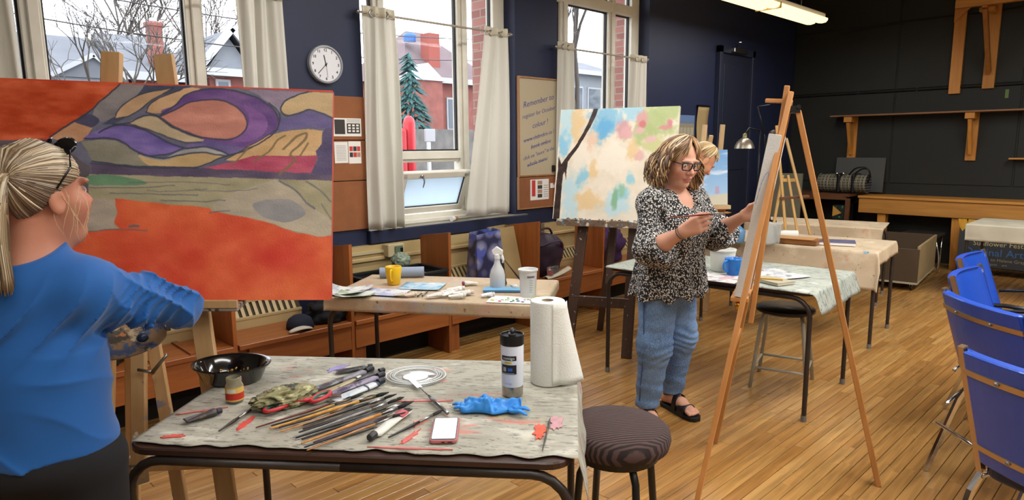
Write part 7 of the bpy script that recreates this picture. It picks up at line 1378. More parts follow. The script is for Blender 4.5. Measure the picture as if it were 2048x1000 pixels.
def hand_sdf(F, W, f, s, p, thumb=1.0, curl=(0.5, 0.55, 0.6, 0.65), sc_=1.0):
    """W wrist, f finger direction, s towards the index side, p palm normal (fingers curl to p)"""
    W = np.array(W); f = np.array(f) / np.linalg.norm(f); s = np.array(s) - f * np.dot(s, f); s /= np.linalg.norm(s); p = np.array(p) - f * np.dot(p, f) - s * np.dot(p, s); p /= np.linalg.norm(p); u = sc_; tips = []
    for o, L_, cu in zip((0.031, 0.0105, -0.0105, -0.03), (0.072, 0.079, 0.073, 0.058), curl):
        k = W + (f * (0.086 - abs(o - 0.008) * 0.25) + s * o) * u; F.cone(W + s * o * 0.55 * u, k, 0.0165 * u, 0.0125 * u, 0.014)
        a = k; ang = 0.0
        for seg, r0, r1 in ((0.44, 0.0098, 0.0088), (0.31, 0.0088, 0.0078), (0.25, 0.0078, 0.0062)):
            ang += cu * (0.75 if seg > 0.4 else 1.0); d = f * math.cos(ang) + p * math.sin(ang); b = a + d * L_ * seg * u; F.cone(a, b, r0 * u, r1 * u, 0.0045); a = b
        tips.append(a)
    t0 = W + (f * 0.022 + s * 0.022 + p * 0.008) * u; t1 = t0 + (f * 0.036 + s * 0.02 + p * 0.018) * u * thumb; t2 = t1 + (f * 0.032 + s * 0.002 + p * 0.012) * u; t3 = t2 + (f * 0.026 - s * 0.008 + p * 0.006) * u
    F.cone(t0, t1, 0.015 * u, 0.0115 * u, 0.012); F.cone(t1, t2, 0.0112 * u, 0.0095 * u, 0.006); F.cone(t2, t3, 0.0095 * u, 0.007 * u, 0.004); return tips
def strands(name, parent, paths, mat=None):
    """locks of hair: list of (points, radius, colour), joined as one mesh with a colour per lock"""
    q = MB(); cs = []
    for pts, r, col in paths:
        n0 = len(q.v); m = len(pts); q.tube(pts, [r * (0.45 + 0.55 * math.sin(math.pi * min(1, 0.18 + 0.95 * i / (m - 1)))) if i < m - 1 else r * 0.12 for i in range(m)], 5, flat=0.6)
        k = len(q.v) - n0; cs += [col] * k
    o = q.build(name, mat or HAIRM, parent, smooth=True); colour_grid(o.data, np.array(cs, float)); return o
def shade_pick(rn, pal): c = rn.choice(pal); k = rn.uniform(0.85, 1.15); return tuple(min(255, x * k) for x in c)

# ================================================================== woman in the spotted blouse
p1 = thing('person', 'woman in a black and white spotted blouse and jeans painting at the tripod easel', 'person', (3.07, 1.96, 0), world=True)
HB = hbasis((-0.33, -0.94), math.radians(16), math.radians(-2)); HC = np.array([3.005, 1.868, 1.437])
F = Fld((2.68, 1.40, -0.01), (3.42, 2.14, 1.60), 0.0042)
L = head_sdf(F, HC, HB, 1.02, ears=False)
F.cone(L(0, -0.02, -0.07), (3.035, 1.915, 1.26), 0.052, 0.06, 0.03)
F.ell((3.045, 1.925, 1.19), (0.165, 0.10, 0.10), 0.05); F.ell((3.045, 1.915, 1.06), (0.15, 0.12, 0.17), 0.05); F.ell((3.06, 1.94, 0.86), (0.165, 0.13, 0.14), 0.05)
for q in (-1, 1): F.ell((3.045 + q * 0.08, 1.83, 1.11), (0.075, 0.06, 0.07), 0.04)
RS, RE, RW = np.array([2.875, 1.94, 1.225]), np.array([2.775, 1.868, 1.0]), np.array([2.768, 1.685, 1.112])
LS, LE, LW = np.array([3.225, 1.915, 1.225]), np.array([3.33, 1.835, 1.03]), np.array([3.235, 1.615, 1.155])
for S0, E0, W0 in ((RS, RE, RW), (LS, LE, LW)): F.cone((3.045, 1.925, 1.215), S0, 0.07, 0.055, 0.04); F.cone(S0, E0, 0.05, 0.042, 0.03); F.cone(E0, E0 * 0.6 + W0 * 0.4, 0.042, 0.041, 0.02); F.cone(E0 * 0.6 + W0 * 0.4, W0, 0.041, 0.026, 0.02)
hand_sdf(F, RW, (0.05, -0.9, 0.43), (-0.12, 0.4, 0.9), (1, 0.1, 0.1), 1.0, (0.35, 0.5, 0.62, 0.7))
hand_sdf(F, LW, (-0.05, -0.95, 0.28), (0.1, 0.25, 0.95), (-0.75, -0.4, 0.0), 0.9, (0.25, 0.3, 0.35, 0.4))
RA, LA = (2.94, 1.985, 0.09), (3.205, 1.995, 0.09)
for hip, kn, an, toe in (((2.98, 1.95, 0.80), (2.93, 1.935, 0.46), RA, (2.845, 1.865, 0.045)), ((3.14, 1.95, 0.80), (3.165, 1.93, 0.46), LA, (3.16, 1.843, 0.045))):
    F.cone(hip, kn, 0.085, 0.058, 0.04); F.cone(kn, an, 0.055, 0.036, 0.03); an = np.array(an); toe = np.array(toe); hl = an + (an - toe) * 0.3; hl[2] = 0.06
    F.cone(an, hl, 0.036, 0.03, 0.02); F.cone(hl, (an + toe) / 2 + np.array([0, 0, 0.0]), 0.03, 0.03, 0.02); F.cone((an + toe) / 2, toe, 0.034, 0.03, 0.02, sq=((0, 0, 1), 1.3))
    d = toe - an; d[2] = 0; d /= np.linalg.norm(d); sd = np.array([-d[1], d[0], 0]); 
    for k in range(5): F.cone(toe + sd * (k - 2) * 0.0155, toe + sd * (k - 2) * 0.0165 + d * (0.032 - abs(k - 1.5) * 0.004) - np.array([0, 0, 0.008]), 0.0115, 0.0095, 0.005)
P, Q = F.mesh(); C = head_colors(P, skin_cols(P, (212, 158, 132)), HC, HB, 1.02, brow=(128, 100, 78))
np_obj('body', P, Q, SKIN, p1, C)
# jeans
J = Fld((2.78, 1.76, 0.06), (3.34, 2.16, 0.98), 0.006)
J.ell((3.06, 1.955, 0.87), (0.19, 0.15, 0.13), 0.05)
for hip, kn, an in (((2.98, 1.955, 0.78), (2.925, 1.935, 0.45), (2.935, 1.985, 0.08)), ((3.145, 1.955, 0.78), (3.168, 1.93, 0.46), (3.205, 1.995, 0.12))):
    J.cone(hip, kn, 0.112, 0.088, 0.04); J.cone(kn, an, 0.084, 0.062, 0.05)
J.cut((3.06, 1.95, 0.105), (0, 0, -1))
J.disp(lambda x, y, z: 0.0035 * np.sin(z * 50 + 22 * pnoise(x, y, z, 9, 2) + 18 * x) * np.exp(-((z - 0.47) / 0.1) ** 2) + 0.005 * pnoise(x, y, z * 2, 26, 5) + 0.005 * np.sin((z * 55 + x * 30)) * np.exp(-((z - 0.16) / 0.07) ** 2))
P, Q = J.mesh(); m, nt, b = newmat('blue denim'); n1 = nd(nt, 'TexNoise', Scale=5.0, Detail=4.0); nt.links.new(coords(nt), n1.inputs['Vector']); n2 = nd(nt, 'TexNoise', Scale=260.0); nt.links.new(coords(nt, (1, 1, 0.3)), n2.inputs['Vector'])
c_ = mixc(nt, thr(nt, n1.outputs['Fac'], 0.35, 0.65), hx('#4f6f9c'), hx('#6f8fb8')); c_ = mixc(nt, thr(nt, n2.outputs['Fac'], 0.45, 0.75), c_, hx('#86a2c4')); nt.links.new(c_, b.inputs['Base Color']); b.inputs['Roughness'].default_value = 0.85; bump(nt, b, n2.outputs['Fac'], 0.15, 0.002)
jn = np_obj('jeans', P, Q, m, p1)
MB().tube([(2.868, 1.97, 0.80), (2.845, 1.955, 0.62), (2.838, 1.945, 0.45), (2.86, 1.975, 0.25), (2.873, 1.99, 0.12)], 0.003, 6).build('side_seam', pm('denim seam', '#3c5684', 0.8), jn, smooth=True)
# blouse
T = Fld((2.66, 1.58, 0.68), (3.46, 2.16, 1.34), 0.005)
T.ell((3.045, 1.925, 1.20), (0.178, 0.112, 0.10), 0.06); T.ell((3.045, 1.915, 1.07), (0.165, 0.135, 0.17), 0.06)
for q in (-1, 1): T.ell((3.045 + q * 0.082, 1.825, 1.105), (0.095, 0.085, 0.09), 0.05)
T.cone((3.045, 1.92, 1.10), (3.055, 1.945, 0.72), 0.172, 0.238, 0.06, sq=((0, 1, 0), 1.22))
for S0, E0, W0, r1, r2, cf in ((RS, RE, RW, 0.085, 0.082, 0.40), (LS, LE, LW, 0.082, 0.085, 0.36)):
    T.cone((3.045, 1.925, 1.22), S0, 0.085, 0.072, 0.05); T.cone(S0, E0, 0.068, r1, 0.05); cu_ = E0 + (W0 - E0) * cf; T.cone(E0, cu_ - np.array([0, 0, 0.02]), r1 * 0.95, r2, 0.04)
    T.cone(E0, cu_ - np.array([0, 0, 0.06]), 0.05, 0.05, 0.05)
d = (RW - RE); cu_ = RE + d * 0.36
sl_, X, Y, Z = T.win(np.array([2.66, 1.58, 0.90]), np.array([2.85, 1.86, 1.20])); dd_ = (X - cu_[0]) * d[0] + (Y - cu_[1]) * d[1] + (Z - cu_[2]) * d[2]; T.F[sl_] = np.maximum(T.F[sl_], (dd_ / np.linalg.norm(d)).astype(np.float32))
d = (LW - LE); cu_ = LE + d * 0.42
sl_, X, Y, Z = T.win(np.array([3.24, 1.58, 0.88]), np.array([3.46, 1.82, 1.24])); dd_ = (X - cu_[0]) * d[0] + (Y - cu_[1]) * d[1] + (Z - cu_[2]) * d[2]; T.F[sl_] = np.maximum(T.F[sl_], (dd_ / np.linalg.norm(d)).astype(np.float32))
T.cone(L(0, 0.0, -0.09), (3.035, 1.91, 1.24), 0.075, 0.082, 0.01, sub=True); T.ell((3.03, 1.795, 1.262), (0.082, 0.085, 0.082), 0.01, sub=True)
T.cut((3.05, 1.95, 0.735), (0.05, 0, -1))
T.disp(lambda x, y, z: np.clip((1.12 - z) / 0.4, 0, 1) * 0.013 * np.sin(np.arctan2(y - 1.93, x - 3.05) * 11 + 3 * z + 2 * pnoise(x, y, z, 7, 8)) + 0.006 * pnoise(x, y, z, 24, 4) + 0.004 * pnoise(x, y, z, 50, 6), 0.04)
P, Q = T.mesh()
m, nt, b = newmat('black blouse with white flecks'); vo = nd(nt, 'TexVoronoi', Scale=135.0, Randomness=1.0); dn = nd(nt, 'TexNoise', Scale=60.0, Detail=2.0); mp = coords(nt, (1, 1, 0.8)); nt.links.new(mp, dn.inputs['Vector']); vm = nd(nt, 'VectorMath', operation='MULTIPLY_ADD'); vm.inputs[1].default_value = (0.02, 0.02, 0.02); nt.links.new(dn.outputs['Color'], vm.inputs[0]); nt.links.new(mp, vm.inputs[2]); nt.links.new(vm.outputs[0], vo.inputs['Vector'])
nt.links.new(mixc(nt, thr(nt, vo.outputs['Distance'], 0.37, 0.44), hx('#d9d6d0'), hx('#101013')), b.inputs['Base Color']); b.inputs['Roughness'].default_value = 0.8
np_obj('blouse', P, Q, m, p1)
# sandals
for an, toe in ((RA, (2.845, 1.865, 0.045)), (LA, (3.16, 1.843, 0.045))):
    an = V(an); toe = V(toe); d = (toe - an); d.z = 0; d.normalize(); s_ = V(-d.y, d.x, 0); hl = an - d * 0.075; hl.z = 0.0; so = MB(); out = []
    for (a, w) in ((-0.005, 0.02), (0.02, 0.036), (0.08, 0.036), (0.15, 0.042), (0.22, 0.047), (0.27, 0.04), (0.292, 0.018)): out.append((a, w))
    pts = [hl + d * a + s_ * w for a, w in out] + [hl + d * a - s_ * w for a, w in reversed(out)]; so.add([V(p.x, p.y, 0.0) for p in pts] + [V(p.x, p.y, 0.026) for p in pts], [tuple(range(13, -1, -1)), tuple(range(14, 28))] + [(i, (i + 1) % 14, 14 + (i + 1) % 14, 14 + i) for i in range(14)])
    sd_ = so.build('sandal', pm('black sandal', '#121113', 0.5), p1, bevel=0.004, seg=2)
    def band(a, h, w0, wd, nm='strap'):
        q = MB(); q.grid(lambda u, v: hl + d * (a + (v - 0.5) * wd) + s_ * (w0 * math.cos(math.pi * u)) + V(0, 0, 0.022 + h * math.sin(math.pi * u) ** 0.7), 14, 4); o = q.build(nm, pm('black sandal', '#121113', 0.5), sd_, smooth=True, thick=0.004); o.parent = sd_; o.matrix_parent_inverse = Matrix.Identity(4)
    band(0.195, 0.052, 0.044, 0.055); band(0.135, 0.09, 0.042, 0.032)
    rg_ = MB().tube([an + (d * math.cos(q) + s_ * math.sin(q)) * 0.042 + V(0, 0, 0.012 + 0.012 * math.cos(q)) for q in np.linspace(0, 6.283, 21)], 0.009, 8, caps=False, flat=1.3).build('ankle_strap', pm('black sandal', '#121113', 0.5), sd_, smooth=True); rg_.matrix_parent_inverse = Matrix.Identity(4)
# hair: wavy shoulder-length bob
rn = random.Random(14); PAL = [(150, 112, 74), (176, 138, 94), (198, 164, 118), (120, 86, 56), (92, 64, 44), (184, 150, 108), (214, 184, 140)]; paths = []
HCv = V(HC); Bm = Matrix([list(r) for r in HB]); hp = lambda x, y, z: HCv + Bm @ V(x, y, z)
for k in range(620):
    az = rn.uniform(-math.pi, math.pi); side = 1 if az > 0 else -1; aa = abs(az)          # 0 = face, pi = back of the head
    tgt = max(aa, rn.uniform(1.15, 1.5)); st = rn.uniform(0.0, 0.5); r0 = rn.uniform(0.0, 0.014); ph = rn.uniform(0, 6.28); fr_ = rn.uniform(13, 24); ln = rn.uniform(0.135, 0.205) - (0.03 if aa > 2.4 else 0); am = rn.uniform(0.008, 0.018); pts = []; fl = rn.uniform(0.014, 0.055)
    part = 0.028
    for i in range(21):
        t = i / 20; el = math.radians(86 - (86 - 8) * min(1, t / 0.5) * (1 - st * 0.0)); a_ = aa * (1 - min(1, t / 0.45)) + tgt * min(1, t / 0.45) if aa < 1.15 else aa; a_ *= side
        ex, ey, ez = 0.082 + r0, 0.101 + r0, 0.094 + r0 * 0.8
        if t <= 0.5: x, y, z = ex * math.cos(el) * math.sin(a_), -0.012 + ey * math.cos(el) * math.cos(a_), 0.03 + ez * math.sin(el); x += part * (1 - t * 2)
        else:
            s_ = (t - 0.5) * 2; b0 = math.radians(8); x, y, z = (ex + fl * math.sin(s_ * 2.2)) * math.cos(b0) * math.sin(a_), -0.012 + (ey + fl * math.sin(s_ * 2.2)) * math.cos(b0) * math.cos(a_), 0.03 + ez * math.sin(b0) - ln * s_
        w = am * min(1, max(0, (t - 0.3) * 2.2)); pts.append(hp(x + w * math.sin(t * fr_ + ph), y + w * math.cos(t * fr_ + ph), z))
    paths.append((pts, rn.uniform(0.0038, 0.0075), shade_pick(rn, PAL[3:5] if rn.random() < 0.3 else PAL)))
for k in range(70):                                     # fringe swept from the parting across the forehead
    sg = -1 if rn.random() < 0.72 else 1; r0 = rn.uniform(0.004, 0.014); e1 = math.radians(rn.uniform(8, 34)); a1 = rn.uniform(0.35, 1.25); pts = []
    for i in range(9):
        t = i / 8; a_ = (0.25 * (1 - t) + a1 * t) * sg; el = math.radians(80) * (1 - t) + e1 * t - 0.55 * t * t * (a1 > 0.9); pts.append(hp((0.08 + r0) * math.cos(el) * math.sin(a_) + 0.028 * (1 - t), -0.012 + (0.1 + r0) * math.cos(el) * math.cos(a_), 0.03 + (0.092 + r0) * math.sin(el)))
    paths.append((pts, rn.uniform(0.0035, 0.006), shade_pick(rn, PAL)))
hair = strands('hair', p1, paths)
cp = MB(); cp.grid(lambda u, v: hp(0.079 * math.cos(math.radians(90 - 92 * v)) * math.sin(math.radians(68 + 224 * u)), -0.012 + 0.098 * math.cos(math.radians(90 - 92 * v)) * math.cos(math.radians(68 + 224 * u)), 0.03 + 0.09 * math.sin(math.radians(90 - 92 * v))), 36, 16); o = cp.build('scalp_hair', pm('dark scalp hair', '#5f452f', 0.7), p1, smooth=True)
# glasses
gl_ = MB()
for q in (-1, 1): gl_.tube([hp(q * 0.033 + 0.0265 * a, 0.112 - 0.012 * abs(q * 0.033 + 0.0265 * a) / 0.06, 0.002 + 0.018 * c) for a, c in ((1, 0.75), (0.8, 1), (-0.8, 1), (-1, 0.75), (-0.95, -0.5), (-0.7, -1), (0.6, -1), (0.95, -0.5), (1, 0.75))], 0.0033, 6, caps=False)
gl_.tube([hp(-0.008, 0.113, 0.008), hp(0, 0.116, 0.010), hp(0.008, 0.113, 0.008)], 0.0026, 6)
for q in (-1, 1): gl_.tube([hp(q * 0.06, 0.10, 0.014), hp(q * 0.074, 0.07, 0.013), hp(q * 0.08, -0.01, 0.008)], 0.0026, 6)
gl_.build('glasses', pm('black glasses frame', '#141216', 0.25), p1, smooth=True)
# bracelets
for k in range(2):
    ax_ = V(RW) - V(RE); ax_.normalize(); c0 = V(RW) - ax_ * (0.012 + 0.012 * k); a = ax_.orthogonal().normalized(); b_ = ax_.cross(a); be = MB()
    for i in range(20): th = 2 * math.pi * i / 20; be.lathe([(0, -0.0042), (0.0042, 0), (0, 0.0042)], 6, c0 + (a * math.cos(th) + b_ * math.sin(th)) * 0.0295)
    o = be.build('bracelet', pm('grey beads %d' % k, ('#6a625a', '#2a2624')[k], 0.35), p1, smooth=True); o['kind'] = 'stuff'
brush_at('red-tipped paintbrush held in the hand of the woman in the spotted blouse', (2.706, 1.735, 1.178), (2.80, 1.462, 1.214), '#7a2e26', 0.0042, 0.03, '#b98a4a', name='held_paintbrush', group=None)

# ================================================================== woman in blue at the left
p2 = thing('person', 'woman in a blue long-sleeved top with a blond ponytail painting the red canvas', 'person', (0.25, 1.80, 0), world=True)
HB2 = hbasis((0.92, 0.39), math.radians(-4), 0.0); HC2 = np.array([0.268, 1.83, 1.42]); RT2 = np.array([0.8, -0.6, 0]) * 1.0; FW2 = np.array([0.58, 0.81, 0]); RT2 = np.array([0.81, -0.58, 0])
BC = np.array([0.215, 1.852, 0])                      # body axis
S2R, E2R, W2R = np.array([0.325, 1.765, 1.198]), np.array([0.545, 1.83, 1.112]), np.array([0.60, 2.035, 1.035])
S2L, E2L, W2L = BC - RT2 * 0.16 + np.array([0, 0, 1.205]), BC - RT2 * 0.22 + FW2 * 0.07 + np.array([0, 0, 0.99]), BC - RT2 * 0.03 + FW2 * 0.27 + np.array([0, 0, 1.03])
F = Fld((-0.06, 1.55, -0.01), (0.80, 2.28, 1.60), 0.004)
L2 = head_sdf(F, HC2, HB2, 1.0)
F.cone(L2(0, -0.025, -0.06), (0.24, 1.822, 1.25), 0.052, 0.06, 0.03)
F.ell(BC + np.array([0, 0, 1.18]), (0.15, 0.10, 0.12), 0.05, np.array([RT2, FW2, [0, 0, 1]]).T); F.ell(BC + np.array([0, 0, 0.95]), (0.13, 0.1, 0.2), 0.05, np.array([RT2, FW2, [0, 0, 1]]).T)
for S0, E0, W0 in ((S2R, E2R, W2R), (S2L, E2L, W2L)): F.cone(BC + np.array([0, 0, 1.20]), S0, 0.05, 0.042, 0.04); F.cone(S0, E0, 0.04, 0.033, 0.03); F.cone(E0, W0, 0.032, 0.024, 0.02)
hand_sdf(F, W2R, (0.25, 0.95, 0.1), (0, 0, 1), (-0.9, 0.3, 0), 1.0, (0.6, 0.65, 0.7, 0.75)); hand_sdf(F, W2L, (0.75, 0.6, 0.0), (-0.6, 0.75, 0), (0, 0, -1), 1.0, (0.5, 0.5, 0.5, 0.5))
for q in (-1, 1):
    hip = BC + RT2 * 0.085 * q + np.array([0, 0, 0.82]); kn = BC + RT2 * 0.09 * q + FW2 * 0.02 + np.array([0, 0, 0.46]); an = BC + RT2 * 0.095 * q - FW2 * 0.02 + np.array([0, 0, 0.09]); toe = an + FW2 * 0.17; toe[2] = 0.04
    F.cone(hip, kn, 0.08, 0.055, 0.04); F.cone(kn, an, 0.052, 0.036, 0.03); F.cone(an, toe, 0.04, 0.028, 0.02)
P, Q = F.mesh(); C = head_colors(P, skin_cols(P, (182, 124, 100)), HC2, HB2); np_obj('body', P, Q, SKIN, p2, C)
BL = pm('blue jersey', '#08539a', 0.75, var=0.06, scale=5, sheen=0.2)
T = Fld((-0.06, 1.56, 0.76), (0.74, 2.20, 1.40), 0.0042); Bt = np.array([RT2, FW2, [0, 0, 1]]).T
T.ell(BC + np.array([0, 0, 1.17]), (0.172, 0.118, 0.13), 0.06, Bt); T.ell(BC + np.array([0, 0, 1.02]), (0.155, 0.125, 0.2), 0.06, Bt); T.cone(BC + np.array([0, 0, 1.0]), BC + np.array([0, 0, 0.82]), 0.15, 0.172, 0.06, sq=(FW2, 1.22))
T.cone((0.238, 1.825, 1.235), L2(0, -0.03, -0.10), 0.08, 0.066, 0.03)
for S0, E0, W0 in ((S2R, E2R, W2R), (S2L, E2L, W2L)): T.cone(BC + np.array([0, 0, 1.205]), S0, 0.08, 0.07, 0.05); T.cone(S0, S0 * 0.45 + E0 * 0.55, 0.07, 0.06, 0.04); T.cone(S0 * 0.45 + E0 * 0.55, E0, 0.06, 0.052, 0.03); T.cone(E0, W0, 0.052, 0.036, 0.03)
tl2 = L2(0, 0, -0.104); T.cut(tl2, HB2[:, 2] + 0.35 * np.array([-FW2[0], -FW2[1], 0])); T.cut((0, 0, 0.79), (0.0, 0.02, -1))
ua = (E2R - S2R) / np.linalg.norm(E2R - S2R)
def folds(x, y, z):
    t = (x - S2R[0]) * ua[0] + (y - S2R[1]) * ua[1] + (z - S2R[2]) * ua[2]; L_ = np.linalg.norm(E2R - S2R); w = np.exp(-((t - L_ * 0.85) / 0.09) ** 2) + 0.55 * np.exp(-((t - 0.1) / 0.08) ** 2); dd = np.sqrt((x - S2R[0] - t * ua[0]) ** 2 + (y - S2R[1] - t * ua[1]) ** 2 + (z - S2R[2] - t * ua[2]) ** 2); w = w * (dd < 0.1) * (t > 0.02)
    sharp = lambda a: 1.6 * np.abs(np.sin(a)) ** 0.6 - 1
    f1 = 0.0105 * w * sharp(t * 34 + 2.6 * pnoise(x, y, z, 14, 2) + 46 * (z - S2R[2])) + 0.006 * w * sharp(t * 80 - 50 * (z - S2R[2]) + 3 * pnoise(x, y, z, 20, 5))
    low = np.clip((1.10 - z) / 0.2, 0, 1); f2 = 0.013 * low * sharp(z * 34 + 13 * (x - 0.2) + 2.4 * pnoise(x, y, z, 12, 9)) * np.clip(0.4 + pnoise(x, y, z, 9, 12), 0, 1)
    f3 = 0.011 * np.exp(-((z - 1.14) / 0.07) ** 2) * sharp(26 * z - 40 * (x - 0.3) + 3 * pnoise(x, y, z, 10, 3)) * (t < 0.12); return f1 + f2 + f3 + 0.003 * pnoise(x, y, z, 30, 7)
T.disp(folds, 0.025); P, Q = T.mesh(); np_obj('blue_top', P, Q, BL, p2)
pn = MB(); hemp = [BC + np.array([0, 0, 0])]
pts = [V(0.262, 1.752, 1.335), V(0.318, 1.715, 1.275), V(0.36, 1.668, 1.18), V(0.365, 1.675, 1.10)]
J = Fld((-0.02, 1.58, 0.06), (0.52, 2.10, 0.90), 0.007); J.ell(BC + np.array([0, 0, 0.80]), (0.172, 0.145, 0.085), 0.04, Bt)
for q in (-1, 1): hip = BC + RT2 * 0.085 * q + np.array([0, 0, 0.76]); kn = BC + RT2 * 0.09 * q + FW2 * 0.02 + np.array([0, 0, 0.46]); an = BC + RT2 * 0.095 * q - FW2 * 0.02 + np.array([0, 0, 0.09]); J.cone(hip, kn, 0.1, 0.075, 0.04); J.cone(kn, an, 0.072, 0.05, 0.03)
P, Q = J.mesh(); np_obj('black_trousers', P, Q, pm('black trousers', '#121216', 0.9, var=0.1), p2)
for q in (-1, 1):
    an = V(BC + RT2 * 0.095 * q - FW2 * 0.02); fw = V(FW2); MB().prism(rrect(0.27, 0.1, 0.045), 0.0, 0.06, Matrix.Translation(an + fw * 0.06) @ Matrix.Rotation(math.atan2(fw.y, fw.x), 4, 'Z')).build('shoe', BLACKP, p2, bevel=0.02, seg=3)
# pulled-back hair, ponytail, band, sunglasses
rn = random.Random(5); PAL2 = [(150, 130, 102), (178, 160, 132), (120, 98, 74), (92, 72, 54), (200, 186, 160), (160, 140, 110), (106, 86, 64)]; paths = []; H2 = V(HC2); B2 = Matrix([list(r) for r in HB2]); h2 = lambda x, y, z: H2 + B2 @ V(x, y, z)
tie = (-0.046, -0.086, 0.053)
for k in range(620):
    # start along the hairline: forehead, temples, above the ears, nape
    a = rn.uniform(-1, 1); sg = 1 if a > 0 else -1; u = abs(a)
    if u < 0.45: q = u / 0.45; sx, sy, sz = sg * 0.06 * q, 0.085 - 0.02 * q, 0.068 - 0.03 * q
    elif u < 0.7: q = (u - 0.45) / 0.25; sx, sy, sz = sg * (0.06 + 0.016 * q), 0.065 - 0.06 * q, 0.038 - 0.02 * q
    else: q = (u - 0.7) / 0.3; sx, sy, sz = sg * (0.076 - 0.04 * q), 0.005 - 0.085 * q, 0.018 - 0.085 * q
    j = rn.uniform(0, 1); pts = []
    for i in range(11):
        t = i / 10; x = sx * (1 - t) + tie[0] * t; y = sy * (1 - t) + tie[1] * t; z = sz * (1 - t) + tie[2] * t
        vx, vy, vz = x / 0.08, (y + 0.012) / 0.1, (z - 0.03) / 0.092; r = math.sqrt(vx * vx + vy * vy + vz * vz) + 1e-6; tgt = 1.0 + 0.035 * j + 0.05 * math.sin(t * math.pi) * rn.uniform(0.3, 1.0) * (0.6 if sz > 0.03 else 0.2); w = min(1, (1 - t) * 6) if t > 0.85 else 1
        kk = (tgt / r) * w + (1 - w); x, y, z = vx * kk * 0.08, vy * kk * 0.1 - 0.012, vz * kk * 0.092 + 0.03
        pts.append(h2(x, y, z))
    paths.append((pts, rn.uniform(0.0026, 0.0048), shade_pick(rn, PAL2[2:4] + PAL2[6:] if u > 0.66 and rn.random() < 0.85 else PAL2)))
for k in range(150):
    ph = rn.uniform(0, 6.28); rr = 0.027 * math.sqrt(rn.random()); pts = []
    for i in range(12): t = i / 11; sp = 0.35 + 0.9 * math.sin(min(1, t * 1.5) * 1.57); pts.append(h2(tie[0] + rr * sp * math.cos(ph) + 0.005 * math.sin(t * 8 + ph), tie[1] - 0.028 * math.sin(min(1, t * 2) * 1.57) - 0.03 * t + rr * sp * math.sin(ph) * 0.8, tie[2] + 0.012 * math.sin(t * 3) - 0.24 * t ** 1.25 + 0.006 * math.sin(t * 9 + k)))
    paths.append((pts, rn.uniform(0.003, 0.0055), shade_pick(rn, PAL2)))
for k in range(10):
    s_ = (rn.uniform(0.072, 0.08), rn.uniform(-0.02, 0.05), rn.uniform(-0.02, 0.03)); pts = [h2(-s_[0] - 0.004 - 0.012 * math.sin(t * 3 + k) * t, s_[1] + 0.012 * math.sin(t * 5 + k), s_[2] - 0.11 * t) for t in (0, 0.2, 0.4, 0.6, 0.8, 1)]; paths.append((pts, 0.0012, (196, 170, 132)))
strands('hair', p2, paths)
cp = MB()
def scalp(u, v):
    th = math.radians(90 - 105 * v); a = math.radians(360 * u); lim = 1.0; ca = math.cos(a)
    th = math.radians(90 - (105 - 62 * max(0, ca) ** 1.5) * v); return h2(0.0785 * math.cos(th) * math.sin(a), -0.012 + 0.0985 * math.cos(th) * math.cos(a), 0.03 + 0.0905 * math.sin(th))
cp.grid(scalp, 48, 16); cp.build('scalp_hair', pm('ash blond scalp', '#6e5638', 0.7), p2, smooth=True)
MB().tube([h2(0.026 * math.cos(q), tie[1] - 0.004, tie[2] + 0.028 * math.sin(q)) for q in np.linspace(0, 6.283, 21)], 0.013, 8, caps=False).build('hair_band', pm('black hair band', '#0f0f12', 0.8), p2, smooth=True)
sg_ = MB()
for q in (-1, 1):
    sg_.lathe([(0, -0.003), (0.02, -0.003), (0.026, 0), (0.02, 0.003), (0, 0.003)], 22, h2(q * 0.034, 0.058, 0.105), R=B2 @ Matrix.Rotation(math.radians(52), 3, 'X') @ Matrix.Rotation(q * 0.25, 3, 'Y'), sx=1.15)
    sg_.tube([h2(q * 0.062, 0.05, 0.098), h2(q * 0.084, 0.03, 0.06), h2(q * 0.0875, -0.01, 0.018)], 0.0022, 6)
sg_.tube([h2(-0.01, 0.066, 0.106), h2(0.01, 0.066, 0.106)], 0.0025, 6); sg_.build('sunglasses', pm('black sunglasses', '#0b0c10', 0.15), p2, smooth=True)
t = thing('paint_palette', 'paint-smeared palette board held by the woman in blue', 'palette', (0.42, 2.06, 1.0), world=True)
pc = V(0.43, 2.10, 1.02); q = MB(); ring = [(0.15 * math.cos(a) * (1 + 0.12 * math.sin(2 * a)), 0.105 * math.sin(a)) for a in np.linspace(0, 6.283, 25)[:-1]]; Rp = Matrix.Translation(pc) @ Matrix.Rotation(math.radians(-40), 4, 'Z') @ Matrix.Rotation(math.radians(18), 4, 'Y') @ Matrix.Rotation(math.radians(32), 4, 'X'); q.prism(ring, -0.003, 0.003, Rp); q.build('board', splat('palette smears', '#8a6a46', [('#2f4a72', 14, 0.52, (1, 1, 1), 0.05, 0.9), ('#b9a88a', 18, 0.56, (1, 1, 1), 0.05, 0.9), ('#2a2622', 12, 0.56, (1, 1, 1), 0.05, 0.9), ('#b5703a', 20, 0.6, (1, 1, 1), 0.04, 0.9)], wr=0.6), t)
for k, (x, y, c) in enumerate(((0.09, 0.05, '#c9b8a0'), (0.05, 0.075, '#3a5a8a'), (0.1, 0.0, '#1d2c44'), (0.0, 0.08, '#d8d0c0'), (-0.05, 0.07, '#a83a2c'))): MB().lathe([(0.016, 0.003), (0.012, 0.011), (0, 0.015)], 12, Rp @ V(x, y, 0), R=Rp.to_3x3()).build('paint_blob', pm('blob ' + c, c, 0.35), t, smooth=True)
brush_at('paintbrush in the hidden hand of the woman in blue', (0.59, 2.0, 1.01), (0.66, 2.28, 1.01), '#5a3a2a', 0.0042, 0.03, name='held_paintbrush', group=None)

